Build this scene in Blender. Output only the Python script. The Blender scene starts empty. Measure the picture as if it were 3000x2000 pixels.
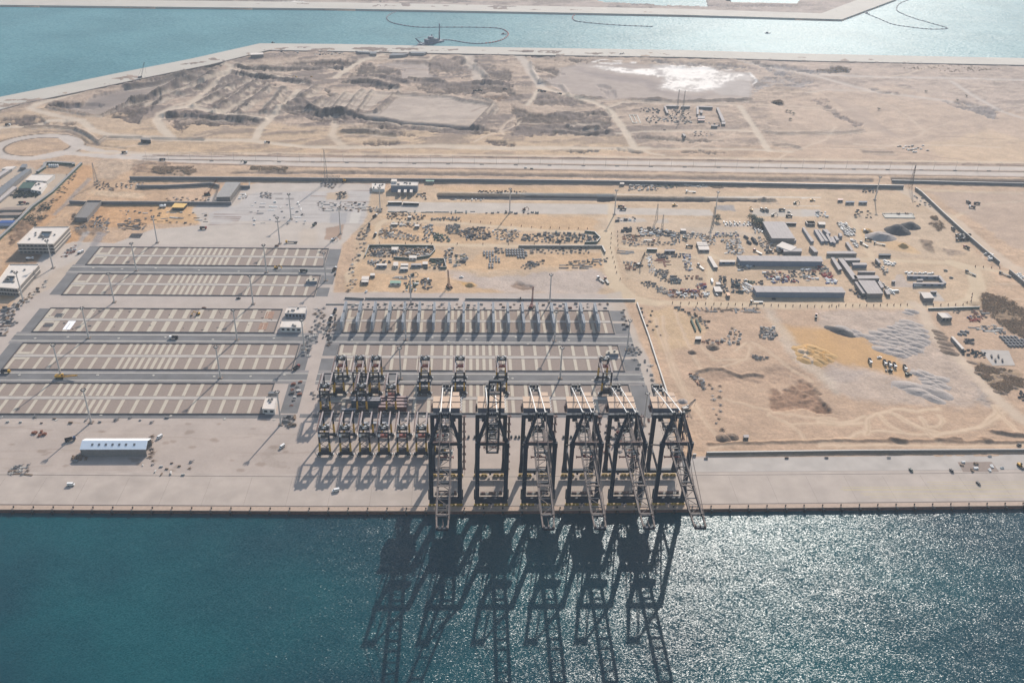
import bpy, bmesh, math, random, colorsys
import numpy as np
from mathutils import Matrix, Vector
S = bpy.context.scene
COL = S.collection
R = math.radians
# ---------------------------------------------------------------- camera
CAMH = 470.0
FPX = 2730.56; PITCH = 0.535467; ROLL = 0.032597; YAW = R(3.2)
def _basis():
    fw = np.array([math.sin(YAW)*math.cos(PITCH), math.cos(YAW)*math.cos(PITCH), -math.sin(PITCH)])
    r0 = np.array([math.cos(YAW), -math.sin(YAW), 0.0]); u0 = np.cross(r0, fw)
    c, s = math.cos(ROLL), math.sin(ROLL)
    return fw, c*r0+s*u0, -s*r0+c*u0
FW, RT, UP = _basis()
cam = bpy.data.cameras.new('camera'); camo = bpy.data.objects.new('camera', cam); COL.objects.link(camo)
cam.sensor_width = 36.0; cam.lens = 36.0*FPX/3000.0; cam.clip_start = 1.0; cam.clip_end = 30000.0
m = Matrix.Identity(4)
for i in range(3):
    m[i][0] = RT[i]; m[i][1] = UP[i]; m[i][2] = -FW[i]
m[0][3], m[1][3], m[2][3] = 0, 0, CAMH
camo.matrix_world = m
S.camera = camo
# ---------------------------------------------------------------- world, sun, exposure
SUN_EL = 30.4; SUN_AZ = 71.1            # azimuth counted from +x towards +y
w = bpy.data.worlds.new('World'); S.world = w; w.use_nodes = True
wn = w.node_tree.nodes; wl = w.node_tree.links
bg = wn['Background']; sky = wn.new('ShaderNodeTexSky'); sky.sky_type = 'NISHITA'; sky.sun_disc = False
sky.sun_elevation = R(SUN_EL); sky.sun_rotation = R(90-SUN_AZ); sky.dust_density = 1.0; sky.air_density = 1.2
wl.new(sky.outputs[0], bg.inputs[0]); bg.inputs[1].default_value = 0.10
sl = bpy.data.lights.new('sun', 'SUN'); sl.energy = 3.6; sl.angle = R(0.5); sl.color = (1.0, 0.935, 0.86)
so = bpy.data.objects.new('sun', sl); COL.objects.link(so)
sd = Vector((math.cos(R(SUN_EL))*math.cos(R(SUN_AZ)), math.cos(R(SUN_EL))*math.sin(R(SUN_AZ)), math.sin(R(SUN_EL))))
so.rotation_euler = sd.to_track_quat('Z', 'Y').to_euler(); so.location = sd*2000
S.view_settings.view_transform = 'Standard'; S.view_settings.look = 'None'
S.view_settings.exposure = 0.74; S.view_settings.gamma = 1.0
HAZE = 0.000078
# ---------------------------------------------------------------- pixel of the photo (3000 px wide) -> point on a level plane
def G(x, y, z=0.0):
    d = FW*FPX + RT*(x-1500.0) - UP*(y-1000.0)
    t = (CAMH-z)/(-d[2])
    return np.array([0, 0, CAMH]) + d*t
def g2(x, y, z=0.0):
    p = G(x, y, z); return (float(p[0]), float(p[1]))
def cr(ox, oy, s, pts): return [(ox+a/s, oy+b/s) for a, b in pts]     # coordinates read in an enlarged crop
# ---------------------------------------------------------------- colours
def lin(c):
    c = c/255.0
    return c/12.92 if c <= 0.04045 else ((c+0.055)/1.055)**2.4
KALB = 0.62
def alb(r, g, b, k=KALB): return (lin(r)*k, lin(g)*k, lin(b)*k)
# ---------------------------------------------------------------- materials
MATS = {}
def mat(name, col, rough=0.8, metal=0.0, noise=0.0, nscale=0.5, bump=0.0, spec=0.3, detail=3.0):
    if name in MATS: return MATS[name]
    m = bpy.data.materials.new(name); m.use_nodes = True; MATS[name] = m
    nt = m.node_tree; b = nt.nodes['Principled BSDF']
    b.inputs['Base Color'].default_value = (*col, 1); b.inputs['Roughness'].default_value = rough
    b.inputs['Metallic'].default_value = metal; b.inputs['Specular IOR Level'].default_value = spec
    if noise > 0 or bump > 0:
        tc = nt.nodes.new('ShaderNodeNewGeometry')
        n = nt.nodes.new('ShaderNodeTexNoise'); n.inputs['Scale'].default_value = nscale; n.inputs['Detail'].default_value = detail
        nt.links.new(tc.outputs['Position'], n.inputs['Vector'])
        if noise > 0:
            mr = nt.nodes.new('ShaderNodeMapRange'); mr.inputs[1].default_value = 0.25; mr.inputs[2].default_value = 0.75
            mr.inputs[3].default_value = 1-noise; mr.inputs[4].default_value = 1+noise
            nt.links.new(n.outputs['Fac'], mr.inputs[0])
            mx = nt.nodes.new('ShaderNodeVectorMath'); mx.operation = 'SCALE'; mx.inputs[0].default_value = col
            nt.links.new(mr.outputs[0], mx.inputs['Scale']); nt.links.new(mx.outputs[0], b.inputs['Base Color'])
        if bump > 0:
            bp = nt.nodes.new('ShaderNodeBump'); bp.inputs['Strength'].default_value = 1.0; bp.inputs['Distance'].default_value = bump
            nt.links.new(n.outputs['Fac'], bp.inputs['Height']); nt.links.new(bp.outputs[0], b.inputs['Normal'])
    return m
# ---------------------------------------------------------------- mesh builder
class MB:
    def __init__(s): s.v = []; s.f = []; s.mi = []; s.m = 0
    def quad(s, a, b, c, d):
        n = len(s.v); s.v += [a, b, c, d]; s.f.append((n, n+1, n+2, n+3)); s.mi.append(s.m); return s
    def poly(s, pts, z=0.0):
        n = len(s.v); s.v += [(p[0], p[1], z) for p in pts]; s.f.append(tuple(range(n, n+len(pts)))); s.mi.append(s.m); return s
    def prism(s, pts, z0, z1, bottom=False):       # pts counter-clockwise
        ar = sum(pts[i][0]*pts[(i+1) % len(pts)][1]-pts[(i+1) % len(pts)][0]*pts[i][1] for i in range(len(pts)))
        if ar < 0: pts = pts[::-1]
        n = len(s.v); k = len(pts)
        s.v += [(p[0], p[1], z0) for p in pts] + [(p[0], p[1], z1) for p in pts]
        for i in range(k):
            j = (i+1) % k; s.f.append((n+i, n+j, n+k+j, n+k+i)); s.mi.append(s.m)
        s.f.append(tuple(range(n+k, n+2*k))); s.mi.append(s.m)
        if bottom: s.f.append(tuple(range(n+k-1, n-1, -1))); s.mi.append(s.m)
        return s
    def box(s, cx, cy, cz, sx, sy, sz, rz=0.0):   # centre and full sizes
        c, q = math.cos(rz), math.sin(rz); n = len(s.v)
        for dz in (-.5, .5):
            for dx, dy in ((-.5, -.5), (.5, -.5), (.5, .5), (-.5, .5)):
                x, y = dx*sx, dy*sy
                s.v.append((cx+x*c-y*q, cy+x*q+y*c, cz+dz*sz))
        for f in ((0, 3, 2, 1), (4, 5, 6, 7), (0, 1, 5, 4), (1, 2, 6, 5), (2, 3, 7, 6), (3, 0, 4, 7)):
            s.f.append(tuple(n+i for i in f)); s.mi.append(s.m)
        return s
    def bar(s, a, b, w, h=None, w2=None):         # square bar between two points
        h = h or w; a = Vector(a); b = Vector(b); d = (b-a)
        if d.length < 1e-6: return s
        d.normalize(); up = Vector((0, 0, 1)) if abs(d.z) < 0.95 else Vector((0, 1, 0))
        sx = d.cross(up).normalized(); sy = sx.cross(d).normalized(); n = len(s.v); k = (w2/w if w2 else 1.0)
        for p, q in ((a, 1.0), (b, k)):
            for ux, uy in ((-1, -1), (1, -1), (1, 1), (-1, 1)):
                s.v.append(tuple(p+sx*(ux*w*.5*q)+sy*(uy*h*.5*q)))
        for f in ((0, 1, 2, 3), (7, 6, 5, 4), (0, 4, 5, 1), (1, 5, 6, 2), (2, 6, 7, 3), (3, 7, 4, 0)):
            s.f.append(tuple(n+i for i in f)); s.mi.append(s.m)
        return s
    def tube(s, a, b, r, r2=None, k=8):
        r2 = r if r2 is None else r2; a = Vector(a); b = Vector(b); d = (b-a).normalized()
        up = Vector((0, 0, 1)) if abs(d.z) < 0.95 else Vector((1, 0, 0))
        sx = d.cross(up).normalized(); sy = sx.cross(d).normalized(); n = len(s.v)
        for p, q in ((a, r), (b, r2)):
            for i in range(k):
                t = 2*math.pi*i/k; s.v.append(tuple(p+sx*(math.cos(t)*q)+sy*(math.sin(t)*q)))
        for i in range(k):
            j = (i+1) % k; s.f.append((n+i, n+k+i, n+k+j, n+j)); s.mi.append(s.m)
        s.f.append(tuple(n+i for i in range(k))); s.mi.append(s.m)
        s.f.append(tuple(n+k+i for i in range(k-1, -1, -1))); s.mi.append(s.m)
        return s
    def mesh(s, name, mats):
        me = bpy.data.meshes.new(name); me.from_pydata(s.v, [], s.f)
        if not isinstance(mats, (list, tuple)): mats = [mats]
        for x in mats: me.materials.append(x)
        if len(mats) > 1: me.polygons.foreach_set('material_index', s.mi)
        me.update(); return me
    def build(s, name, mats, parent=None, loc=None, rz=0.0):
        o = bpy.data.objects.new(name, s.mesh(name, mats)); COL.objects.link(o)
        if parent: o.parent = parent
        if loc is not None: o.location = loc
        if rz: o.rotation_euler.z = rz
        return o
def tag(o, label=None, cat=None, group=None, kind=None):
    if label: o['label'] = label
    if cat: o['category'] = cat
    if group: o['group'] = group
    if kind: o['kind'] = kind
    return o
def empty(name, label, cat, loc=(0, 0, 0), rz=0.0, group=None):
    o = bpy.data.objects.new(name, None); COL.objects.link(o); o.location = loc; o.rotation_euler.z = rz
    o.empty_display_size = 1.0
    return tag(o, label, cat, group)
def copy_tree(o, loc=None, rz=None, label=None, group=None, scale=None):
    kids = list(o.children); c = o.copy(); COL.objects.link(c)
    if loc is not None: c.location = loc
    if rz is not None: c.rotation_euler.z = rz
    if scale is not None: c.scale = scale
    if label: c['label'] = label
    if group: c['group'] = group
    for ch in kids:
        d = ch.copy(); COL.objects.link(d); d.parent = c
        for gg in list(ch.children):
            e = gg.copy(); COL.objects.link(e); e.parent = d
    return c
# ---------------------------------------------------------------- ground painted in numpy
def _hash(ix, iy, seed):
    h = (ix.astype(np.int64)*374761393 + iy.astype(np.int64)*668265263 + seed*974634777) & 0xffffffff
    h = ((h ^ (h >> 13))*1274126177) & 0xffffffff
    return ((h ^ (h >> 16)) & 0xffff)/65535.0
def vnoise(x, y, seed):
    ix = np.floor(x); iy = np.floor(y); fx = x-ix; fy = y-iy
    fx = fx*fx*(3-2*fx); fy = fy*fy*(3-2*fy)
    a = _hash(ix, iy, seed); b = _hash(ix+1, iy, seed); c = _hash(ix, iy+1, seed); d = _hash(ix+1, iy+1, seed)
    return (a*(1-fx)+b*fx)*(1-fy)+(c*(1-fx)+d*fx)*fy
def fbm(x, y, seed, octv=4, gain=0.55):
    s = 0; a = 1.0; t = 0
    for i in range(octv):
        co, si = math.cos(0.6*i+0.3), math.sin(0.6*i+0.3)
        s = s + a*vnoise((x*co-y*si)*2**i+17.3*i, (x*si+y*co)*2**i-9.1*i, seed+i); t += a; a *= gain
    return s/t-0.5
NX, NY = 1560, 900
def build_rows():
    ys = [548.0]; 
    while ys[-1] < 2750: 
        y = ys[-1]; d = math.hypot(y, CAMH)
        ys.append(y + 0.95*(d/720)**2.1)
    while ys[-1] < 9000: ys.append(ys[-1]*1.05+10)
    return np.array(ys)
YS = build_rows(); NY = len(YS)
U = np.linspace(-1, 1, NX)
HW = 720 + (YS-548)*0.64
GX = (U[None, :]*HW[:, None]).ravel(); GY = np.repeat(YS, NX)
W1 = fbm(GX/60, GY/60, 11, 3); W2 = fbm(GX/60, GY/60, 23, 3)
w1 = fbm(GX/9, GY/9, 31, 4); w2 = fbm(GX/9, GY/9, 47, 4)
NB = fbm(GX/130, GY/130, 5, 4); NM = fbm(GX/22, GY/22, 7, 4); NS = fbm(GX/5, GY/5, 9, 3); NT = fbm(GX/2.2, GY/2.2, 13, 2)
# long streaks that run with the quay, as the graders left them
NST = fbm(GX/160, GY/9, 61, 4)
GC = np.zeros((len(GX), 3)); GH = np.zeros(len(GX)); GR = np.full(len(GX), 0.25)   # colour, height, roughness amplitude
def sdf(pts, x, y):
    p = np.array(pts); q = np.roll(p, -1, 0); d2 = np.full(x.shape, 1e18); ins = np.zeros(x.shape, bool)
    for (ax, ay), (bx, by) in zip(p, q):
        ex, ey = bx-ax, by-ay; wx, wy = x-ax, y-ay; t = np.clip((wx*ex+wy*ey)/(ex*ex+ey*ey+1e-9), 0, 1)
        d2 = np.minimum(d2, (wx-ex*t)**2+(wy-ey*t)**2)
        c1 = (ay > y) != (by > y)
        with np.errstate(divide='ignore', invalid='ignore'):
            xi = (bx-ax)*(y-ay)/(by-ay)+ax
        ins ^= c1 & (x < xi)
    return np.where(ins, -1, 1)*np.sqrt(d2)
def sel(pts, pad):
    p = np.array(pts); i0 = np.searchsorted(YS, p[:, 1].min()-pad); i1 = np.searchsorted(YS, p[:, 1].max()+pad)
    idx = np.arange(i0*NX, min(i1*NX, len(GX)))
    return idx[(GX[idx] > p[:, 0].min()-pad) & (GX[idx] < p[:, 0].max()+pad)]
def smooth(e0, e1, x):
    t = np.clip((x-e0)/(e1-e0), 0, 1); return t*t*(3-2*t)
def mask_poly(pts, warp=3.0, big=0.0, soft=1.0):
    i = sel(pts, warp+big+soft+4)
    x = GX[i]+w1[i]*warp*2.5+W1[i]*big*2.5; y = GY[i]+w2[i]*warp*2.5+W2[i]*big*2.5
    return i, 1-smooth(-soft, soft, sdf(pts, x, y))
def mask_line(pts, width, warp=0.6, soft=0.8, big=0.0):
    i = sel(pts, width+warp+soft+big+4)
    x = GX[i]+w1[i]*warp*2.5+W1[i]*big*2.5; y = GY[i]+w2[i]*warp*2.5+W2[i]*big*2.5
    d2 = np.full(i.shape, 1e18)
    for (ax, ay), (bx, by) in zip(pts[:-1], pts[1:]):
        ex, ey = bx-ax, by-ay; wx, wy = x-ax, y-ay; t = np.clip((wx*ex+wy*ey)/(ex*ex+ey*ey+1e-9), 0, 1)
        d2 = np.minimum(d2, (wx-ex*t)**2+(wy-ey*t)**2)
    d = np.sqrt(d2); return i, 1-smooth(width/2-soft, width/2+soft, d), d
def put(i, a, col, var=0.0):
    c = np.array(col); a = a[:, None]
    GC[i] = GC[i]*(1-a) + c*(1+var*NM[i])[:, None]*a
def paint(px, col, warp=3.0, big=0.0, soft=1.0, op=1.0, var=0.3, rough=None, dh=0.0, world=False, breakup=0.0):
    pts = px if world else [g2(*p) for p in px]
    i, a = mask_poly(pts, warp, big, soft)
    if breakup > 0: a = a*smooth(-0.18, 0.18, NM[i]*1.2+NS[i]*0.6+(1-breakup)*0.4-0.12)
    put(i, a*op, col, var)
    if rough is not None: GR[i] = GR[i]*(1-a)+rough*a
    if dh: GH[i] += a*dh
def road(px, width, col, warp=0.5, soft=0.9, op=1.0, var=0.12, rough=0.05, big=0.0, dh=0.0, world=False):
    pts = px if world else [g2(*p) for p in px]
    i, a, d = mask_line(pts, width, warp, soft, big)
    put(i, a*op, col, var); GR[i] = GR[i]*(1-a)+rough*a
    if dh: GH[i] += a*dh
def berm(px, width, h, col=None, warp=1.2, op=0.8, world=False, rough=0.6):
    pts = px if world else [g2(*p) for p in px]
    i, a, d = mask_line(pts, width, warp, width*0.45)
    GH[i] += a*a*h*(1+0.8*NM[i]); GR[i] = np.maximum(GR[i], a*rough*.6)
    if col is not None:
        put(i, a*op, col, 0.25)
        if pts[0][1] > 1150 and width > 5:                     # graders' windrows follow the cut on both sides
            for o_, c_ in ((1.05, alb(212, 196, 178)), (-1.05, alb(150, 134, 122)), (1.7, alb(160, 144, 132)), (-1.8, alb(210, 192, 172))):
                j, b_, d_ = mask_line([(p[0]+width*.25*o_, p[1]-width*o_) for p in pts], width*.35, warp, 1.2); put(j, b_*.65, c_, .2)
SAND = alb(212, 181, 152); SANDL = alb(224, 204, 178); PALE = alb(206, 190, 174); DARK = alb(108, 91, 80); GSOIL = alb(160, 142, 128)
MUD = alb(172, 156, 142); SALT = alb(250, 246, 240, .8); ORANGE = alb(216, 174, 122); BROWN = alb(146, 118, 96); CONC = alb(198, 180, 164)
LILAC = alb(204, 184, 172); BUSH = alb(128, 108, 84); TAN = alb(214, 184, 148); GREY = alb(180, 166, 156)
# ================================================================ the ground: earth, tracks, pits and pads
GC[:] = np.array(SAND)*(1+0.30*NB+0.22*NM+0.22*NST+0.10*NS)[:, None]
GR[:] = .45
T1 = lambda p: cr(0, 0, 2.352, p)
T2 = lambda p: cr(380, 130, 3.794, p)
T3 = lambda p: cr(900, 130, 3.92, p)
T4 = lambda p: cr(1500, 130, 2.94, p)
R3 = lambda p: cr(2000, 0, 2.352, p)
A1 = lambda p: cr(0, 450, 3.136, p)
A2 = lambda p: cr(450, 480, 3.337, p)
B1 = lambda p: cr(1000, 500, 2.94, p)
B2 = lambda p: cr(1750, 500, 3.618, p)
B3 = lambda p: cr(2350, 500, 3.618, p)
D1 = lambda p: cr(1900, 850, 3.136, p)
D2 = lambda p: cr(2400, 850, 3.136, p)
PX = lambda p: p
# shore lines of the far basin
NEARSH = [(-400, 392), (0, 286), (200, 246), (370, 211), (560, 174), (761, 129), (1000, 131), (1500, 141), (2000, 148.5), (2370, 159.5), (3000, 172), (3600, 184)]
FARSH = [(-400, 8), (0, 16), (500, 22), (1000, 27), (1500, 36), (2000, 45.5), (2466, 58.7), (2623, 0)]
nsw = [g2(*p) for p in NEARSH]; fsw = [g2(*p) for p in FARSH]
# zones of the far peninsula
paint([(-300, 420), (0, 300), (760, 140), (1500, 148), (3300, 185), (3300, 420), (2000, 430), (1200, 440), (0, 400)], GREY, 8, 14, 12, .40, .3, .7)
paint([(2200, 150), (3300, 180), (3300, 360), (2700, 300), (2350, 260), (2180, 220)], LILAC, 8, 14, 10, .5, .25, .5)
paint([(2250, 300), (2600, 250), (3300, 400), (3300, 500), (2300, 470)], alb(216, 188, 164), 8, 14, 10, .6, .2, .25)
paint([(2700, 420), (2900, 380), (3200, 470), (2800, 480)], alb(226, 196, 160), 8, 12, 10, .6, .2, .2)
paint([(600, 360), (1400, 385), (1850, 400), (1900, 450), (600, 445), (200, 440), (170, 400)], TAN, 6, 14, 10, .75, .25, .4)
paint([(-200, 300), (0, 330), (200, 300), (440, 340), (560, 400), (200, 380), (0, 470), (-200, 500)], TAN, 6, 14, 10, .6, .25, .4)
# dark dug earth
def dig(px, col=DARK, warp=9, big=8, op=1.0, rough=2.6, dh=-3.0, bk=.28, soft=1.3): paint(px, col, warp, big, soft, op, .45, rough, dh, breakup=bk)
dig(T1([(700, 590), (1100, 520), (1500, 480), (1560, 440), (1420, 440), (1280, 450), (850, 590)]), bk=.2)
dig(T1([(340, 720), (500, 700), (720, 712), (700, 735), (480, 735), (350, 730)]), bk=0)
paint(T1([(330, 735), (560, 710), (640, 660), (900, 600), (1200, 530), (1460, 505), (1340, 540), (1060, 640), (900, 700), (730, 775), (690, 795), (600, 790)]), alb(168, 154, 144), 2, 2, 2, .9, .12, .1, -3)
paint(T1([(560, 720), (680, 665), (900, 620), (1000, 620), (880, 690), (700, 740)]), alb(146, 134, 128), 6, 6, 8, .7, .12)
dig(T1([(700, 800), (830, 740), (1090, 640), (1100, 690), (1080, 760), (1000, 800), (960, 860), (820, 820)]), warp=6, bk=.1, rough=2.4)
dig(T1([(20, 820), (160, 795), (300, 800), (360, 850), (200, 865), (60, 855)]), bk=.2)
dig(T1([(370, 840), (440, 820), (520, 845), (500, 860), (420, 855)]), bk=.2)
dig(T1([(1120, 620), (1560, 540), (1640, 505), (1860, 535), (1900, 600), (1780, 700), (1640, 790), (1500, 775), (1400, 720), (1340, 730), (1450, 640)]), bk=.45, rough=2.4)
dig(T1([(1640, 460), (1900, 450), (2060, 420), (2352, 415), (2352, 480), (2080, 480), (1900, 500), (1680, 490)]), bk=.1)
dig(T1([(1610, 510), (1900, 530), (2140, 548), (2060, 575), (1900, 555), (1640, 535)]), bk=.1)
dig(T1([(1110, 800), (1280, 780), (1560, 800), (1580, 820), (1780, 830), (1810, 850), (1500, 860), (1270, 870), (1240, 920), (1190, 880), (1180, 830)]), bk=.15, rough=2.2)
dig(T1([(1930, 680), (2060, 660), (2160, 770), (2352, 760), (2352, 850), (2200, 860), (2000, 790), (1930, 760)]), bk=.2, rough=2.2)
dig(T3([(150, 520), (220, 520), (250, 580), (310, 575), (240, 610), (190, 570)]), bk=0)
dig(T3([(0, 200), (350, 175), (560, 200), (480, 270), (200, 300), (0, 310)]), bk=.1)
dig(T3([(640, 210), (760, 220), (780, 270), (900, 300), (1100, 290), (1060, 340), (1090, 400), (1170, 430), (950, 400), (700, 370), (430, 370), (540, 330), (600, 270)]), bk=.05, rough=1.8)
dig(T3([(440, 440), (650, 420), (830, 450), (1030, 495), (960, 515), (780, 500), (640, 480)]), bk=.05)
dig(T3([(1170, 410), (1550, 430), (1620, 480), (1680, 560), (1560, 590), (1300, 560), (1260, 500)]), bk=.4)
dig(T3([(1400, 200), (1600, 270), (1850, 200), (1890, 290), (1840, 390), (1640, 380), (1480, 340), (1400, 320)]), bk=.55)
dig(T3([(1620, 480), (2000, 430), (2230, 440), (2352, 480), (2352, 560), (2100, 560), (1760, 590), (1640, 560)]), bk=.15, rough=2)
dig(T3([(1900, 180), (2060, 240), (2250, 250), (2352, 330), (2352, 430), (2050, 390), (1950, 280)]), bk=.5)
dig(T3([(1900, 590), (2352, 590), (2352, 640), (2050, 640)]), col=BROWN, bk=.2)
dig(T3([(60, 780), (200, 745), (330, 760), (540, 790), (520, 860), (400, 900), (230, 880), (60, 880), (0, 850)]), bk=.1, rough=2)
dig(T3([(550, 830), (860, 850), (900, 900), (1300, 960), (1880, 960), (2050, 990), (2200, 1010), (1880, 1040), (1560, 1020), (1200, 990), (860, 960), (540, 900)]), bk=.15, rough=2, warp=5)
dig(T4([(0, 520), (120, 600), (300, 620), (420, 570), (560, 610), (700, 590), (800, 565), (850, 640), (830, 700), (860, 760), (700, 790), (400, 770), (100, 790), (0, 790)]), bk=.05, rough=2.2)
paint(T4([(480, 680), (700, 660), (760, 660), (760, 700), (600, 720), (530, 715)]), MUD, 4, 3, 3, .9, .15, .2)
dig(T4([(160, 490), (230, 455), (420, 450), (600, 480), (640, 510), (500, 530), (200, 520)]), col=alb(140, 122, 108), bk=.2, rough=2)
dig(T4([(0, 400), (60, 420), (120, 470), (60, 490), (0, 470)]), bk=.2)
dig(T4([(190, 190), (400, 205), (410, 240), (310, 290), (260, 280), (330, 240), (200, 240)]), bk=.1)
dig(T4([(755, 350), (830, 350), (870, 420), (870, 460), (790, 455), (760, 400)]), bk=.15, warp=4, rough=2)
dig(T4([(0, 80), (160, 80), (400, 95), (350, 120), (200, 115), (60, 100)]), col=alb(160, 142, 132), bk=.4)
dig(T4([(360, 140), (700, 130), (760, 150), (560, 160), (380, 155)]), bk=.4)
dig(T4([(1060, 130), (1500, 150), (1800, 170), (2050, 190), (2180, 240), (1900, 220), (1700, 190), (1300, 165)]), col=alb(150, 140, 136), bk=.35)
dig(T4([(1060, 790), (1260, 790), (1420, 810), (1700, 820), (1830, 835), (1500, 840), (1260, 825), (1080, 815)]), col=alb(144, 130, 116), bk=.3)
dig(T4([(380, 905), (760, 910), (780, 925), (500, 925)]), col=alb(140, 126, 112), bk=.2)
dig(T4([(860, 910), (1100, 920), (1120, 940), (980, 935)]), col=alb(140, 126, 112), bk=.2)
dig(T4([(1460, 915), (1660, 910), (1850, 935), (1640, 945), (1480, 930)]), col=alb(140, 126, 112), bk=.3)
dig(T3([(560, 1165), (700, 1110), (820, 1090), (1010, 1110), (1060, 1130), (920, 1160), (740, 1165)]), bk=.2, rough=2)
dig(T3([(1960, 1110), (2060, 1100), (2352, 1130), (2352, 1165), (2150, 1160)]), bk=.35)
dig(T3([(860, 930), (1050, 1010), (1350, 1080), (1100, 1040), (700, 1010), (420, 1000), (600, 960)]), col=alb(150, 132, 116), bk=.3)
dig(R3([(400, 425), (700, 450), (950, 490), (1160, 475), (1140, 500), (900, 510), (700, 480)]), col=alb(156, 148, 146), bk=.25)
dig(R3([(920, 485), (1090, 460), (1170, 480), (1120, 500), (980, 500)]), col=alb(140, 132, 130), bk=0)
dig(R3([(620, 700), (680, 690), (700, 720), (650, 725)]), bk=0)
dig(R3([(890, 680), (980, 680), (1080, 795), (1240, 860), (1180, 870), (1000, 770)]), col=alb(160, 142, 132), bk=.3)
dig(R3([(1780, 700), (1950, 700), (2200, 760), (2180, 835), (2000, 770), (1850, 730)]), col=alb(160, 150, 146), bk=.2)
dig(R3([(480, 560), (700, 500), (900, 560), (840, 600), (600, 590), (500, 640)]), col=alb(168, 158, 154), bk=.5)
dig(R3([(1270, 600), (1500, 640), (1470, 650), (1340, 640)]), col=alb(160, 148, 142), bk=.3)
dig(R3([(480, 420), (760, 500), (900, 540), (700, 540), (560, 470)]), col=alb(156, 148, 146), bk=.4)
# pale flats
paint(T3([(760, 240), (960, 210), (1360, 215), (1420, 250), (1400, 330), (1500, 380), (1320, 400), (1200, 390), (1130, 410), (1080, 390), (1070, 330), (1100, 290), (900, 250)]), alb(190, 174, 164), 3, 2, 2, .92, .1, .08, -2)
paint(T3([(1050, 580), (1650, 600), (2130, 690), (1880, 960), (1440, 925), (860, 860), (600, 800), (830, 770)]), alb(204, 188, 174), 2, 2, 2, .9, .12, .1, -1)
for q in ([(460, 745), (580, 560), (640, 520), (700, 540), (540, 760)], [(590, 770), (760, 530), (960, 550), (780, 700), (700, 760)], [(190, 710), (300, 620), (440, 560), (560, 560), (450, 740), (300, 740)]):
    paint(T3(q), alb(208, 192, 176), 2, 1, 2, .8, .15, .3)
for q in ([(460, 760), (560, 600), (640, 525)], [(590, 775), (680, 640), (750, 540)], [(190, 710), (300, 610), (340, 575)], [(790, 775), (900, 690), (980, 600), (1050, 565)], [(300, 740), (400, 620), (450, 560)], [(1890, 955), (2010, 840), (2140, 700)], [(1960, 965), (2080, 850), (2180, 720)]):
    berm(T3(q), 9, 3.2, alb(140, 128, 118), 1.5)
berm(T3([(1050, 565), (1250, 575), (1650, 600), (1780, 640), (2130, 690)]), 9, 3, alb(130, 118, 110))
berm(T3([(550, 825), (860, 850), (1100, 900), (1440, 925), (1880, 962)]), 12, -7, alb(112, 104, 98), 1, .9)
berm(T3([(1920, 610), (2080, 640), (2170, 690)]), 8, 3, alb(126, 114, 106))
berm(T1([(330, 740), (600, 790), (700, 795), (900, 705), (1080, 630), (1330, 545)]), 7, 4, alb(128, 114, 104), 1)
berm(T1([(860, 595), (1100, 545), (1300, 500), (1500, 470)]), 9, 4, alb(140, 124, 112))
berm(T1([(1240, 785), (1340, 780), (1560, 805)]), 8, -5, alb(110, 100, 94), 1, .9)
for q in ([(720, 945), (960, 950)], [(1040, 955), (1180, 960), (1390, 965)]):
    berm(T1(q), 7, -4, alb(112, 98, 90), .8, .9)
berm(T1([(180, 880), (330, 870), (520, 890), (610, 930), (680, 985), (730, 945)]), 7, 3.5, alb(130, 116, 104), 1, .9)
berm(T1([(200, 915), (330, 905), (480, 910), (560, 945), (610, 990), (700, 1005), (870, 1025)]), 3.5, -2, alb(120, 106, 96), .8, .8)
# ridges and cuts of the worked ground, running slantwise
for k, (x0, y0, x1, y1) in enumerate(((1430, 400, 960, 740), (1300, 380, 720, 690), (1560, 470, 1190, 770), (1720, 500, 1500, 760), (1250, 330, 560, 560), (980, 330, 300, 640), (700, 400, 280, 560), (1900, 590, 1620, 760), (2150, 620, 1980, 740), (2080, 470, 1880, 640), (1150, 300, 800, 420))):
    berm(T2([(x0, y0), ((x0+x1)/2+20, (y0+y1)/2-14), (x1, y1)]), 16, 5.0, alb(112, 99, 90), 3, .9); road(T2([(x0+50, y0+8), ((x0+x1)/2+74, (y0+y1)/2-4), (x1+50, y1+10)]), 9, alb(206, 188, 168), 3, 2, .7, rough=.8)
for q in ([(380, 790), (620, 770), (1100, 815), (1480, 840)], [(1180, 240), (1400, 270), (1900, 265), (2352, 250)], [(1180, 320), (1500, 350), (1880, 400), (2010, 430)], [(1640, 720), (1900, 700), (2150, 745), (2352, 740)], [(0, 470), (300, 430), (620, 330), (820, 290)], [(0, 640), (260, 570), (560, 440), (900, 350)]):
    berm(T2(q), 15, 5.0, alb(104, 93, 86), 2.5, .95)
for q in ([(430, 440), (700, 420), (1040, 500)], [(600, 360), (900, 370), (1150, 440)], [(1180, 400), (1350, 400), (1560, 430)], [(1940, 435), (2230, 440)], [(1930, 240), (2000, 310), (2070, 370)], [(60, 790), (330, 760), (540, 790)], [(420, 1005), (700, 1010), (1000, 1040)], [(1700, 165), (1810, 165), (1820, 210)]):
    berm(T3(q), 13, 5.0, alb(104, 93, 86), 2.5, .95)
for q in ([(240, 330), (430, 350), (490, 435)], [(480, 440), (700, 470), (760, 465)], [(760, 460), (1100, 475), (1450, 495), (2050, 480)], [(480, 690), (530, 720), (740, 715)], [(380, 740), (620, 765), (860, 750)], [(160, 160), (190, 260), (240, 330)]):
    berm(T4(q), 10, 4.0, alb(122, 110, 102), 2, .9)
rq = random.Random(31)
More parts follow.
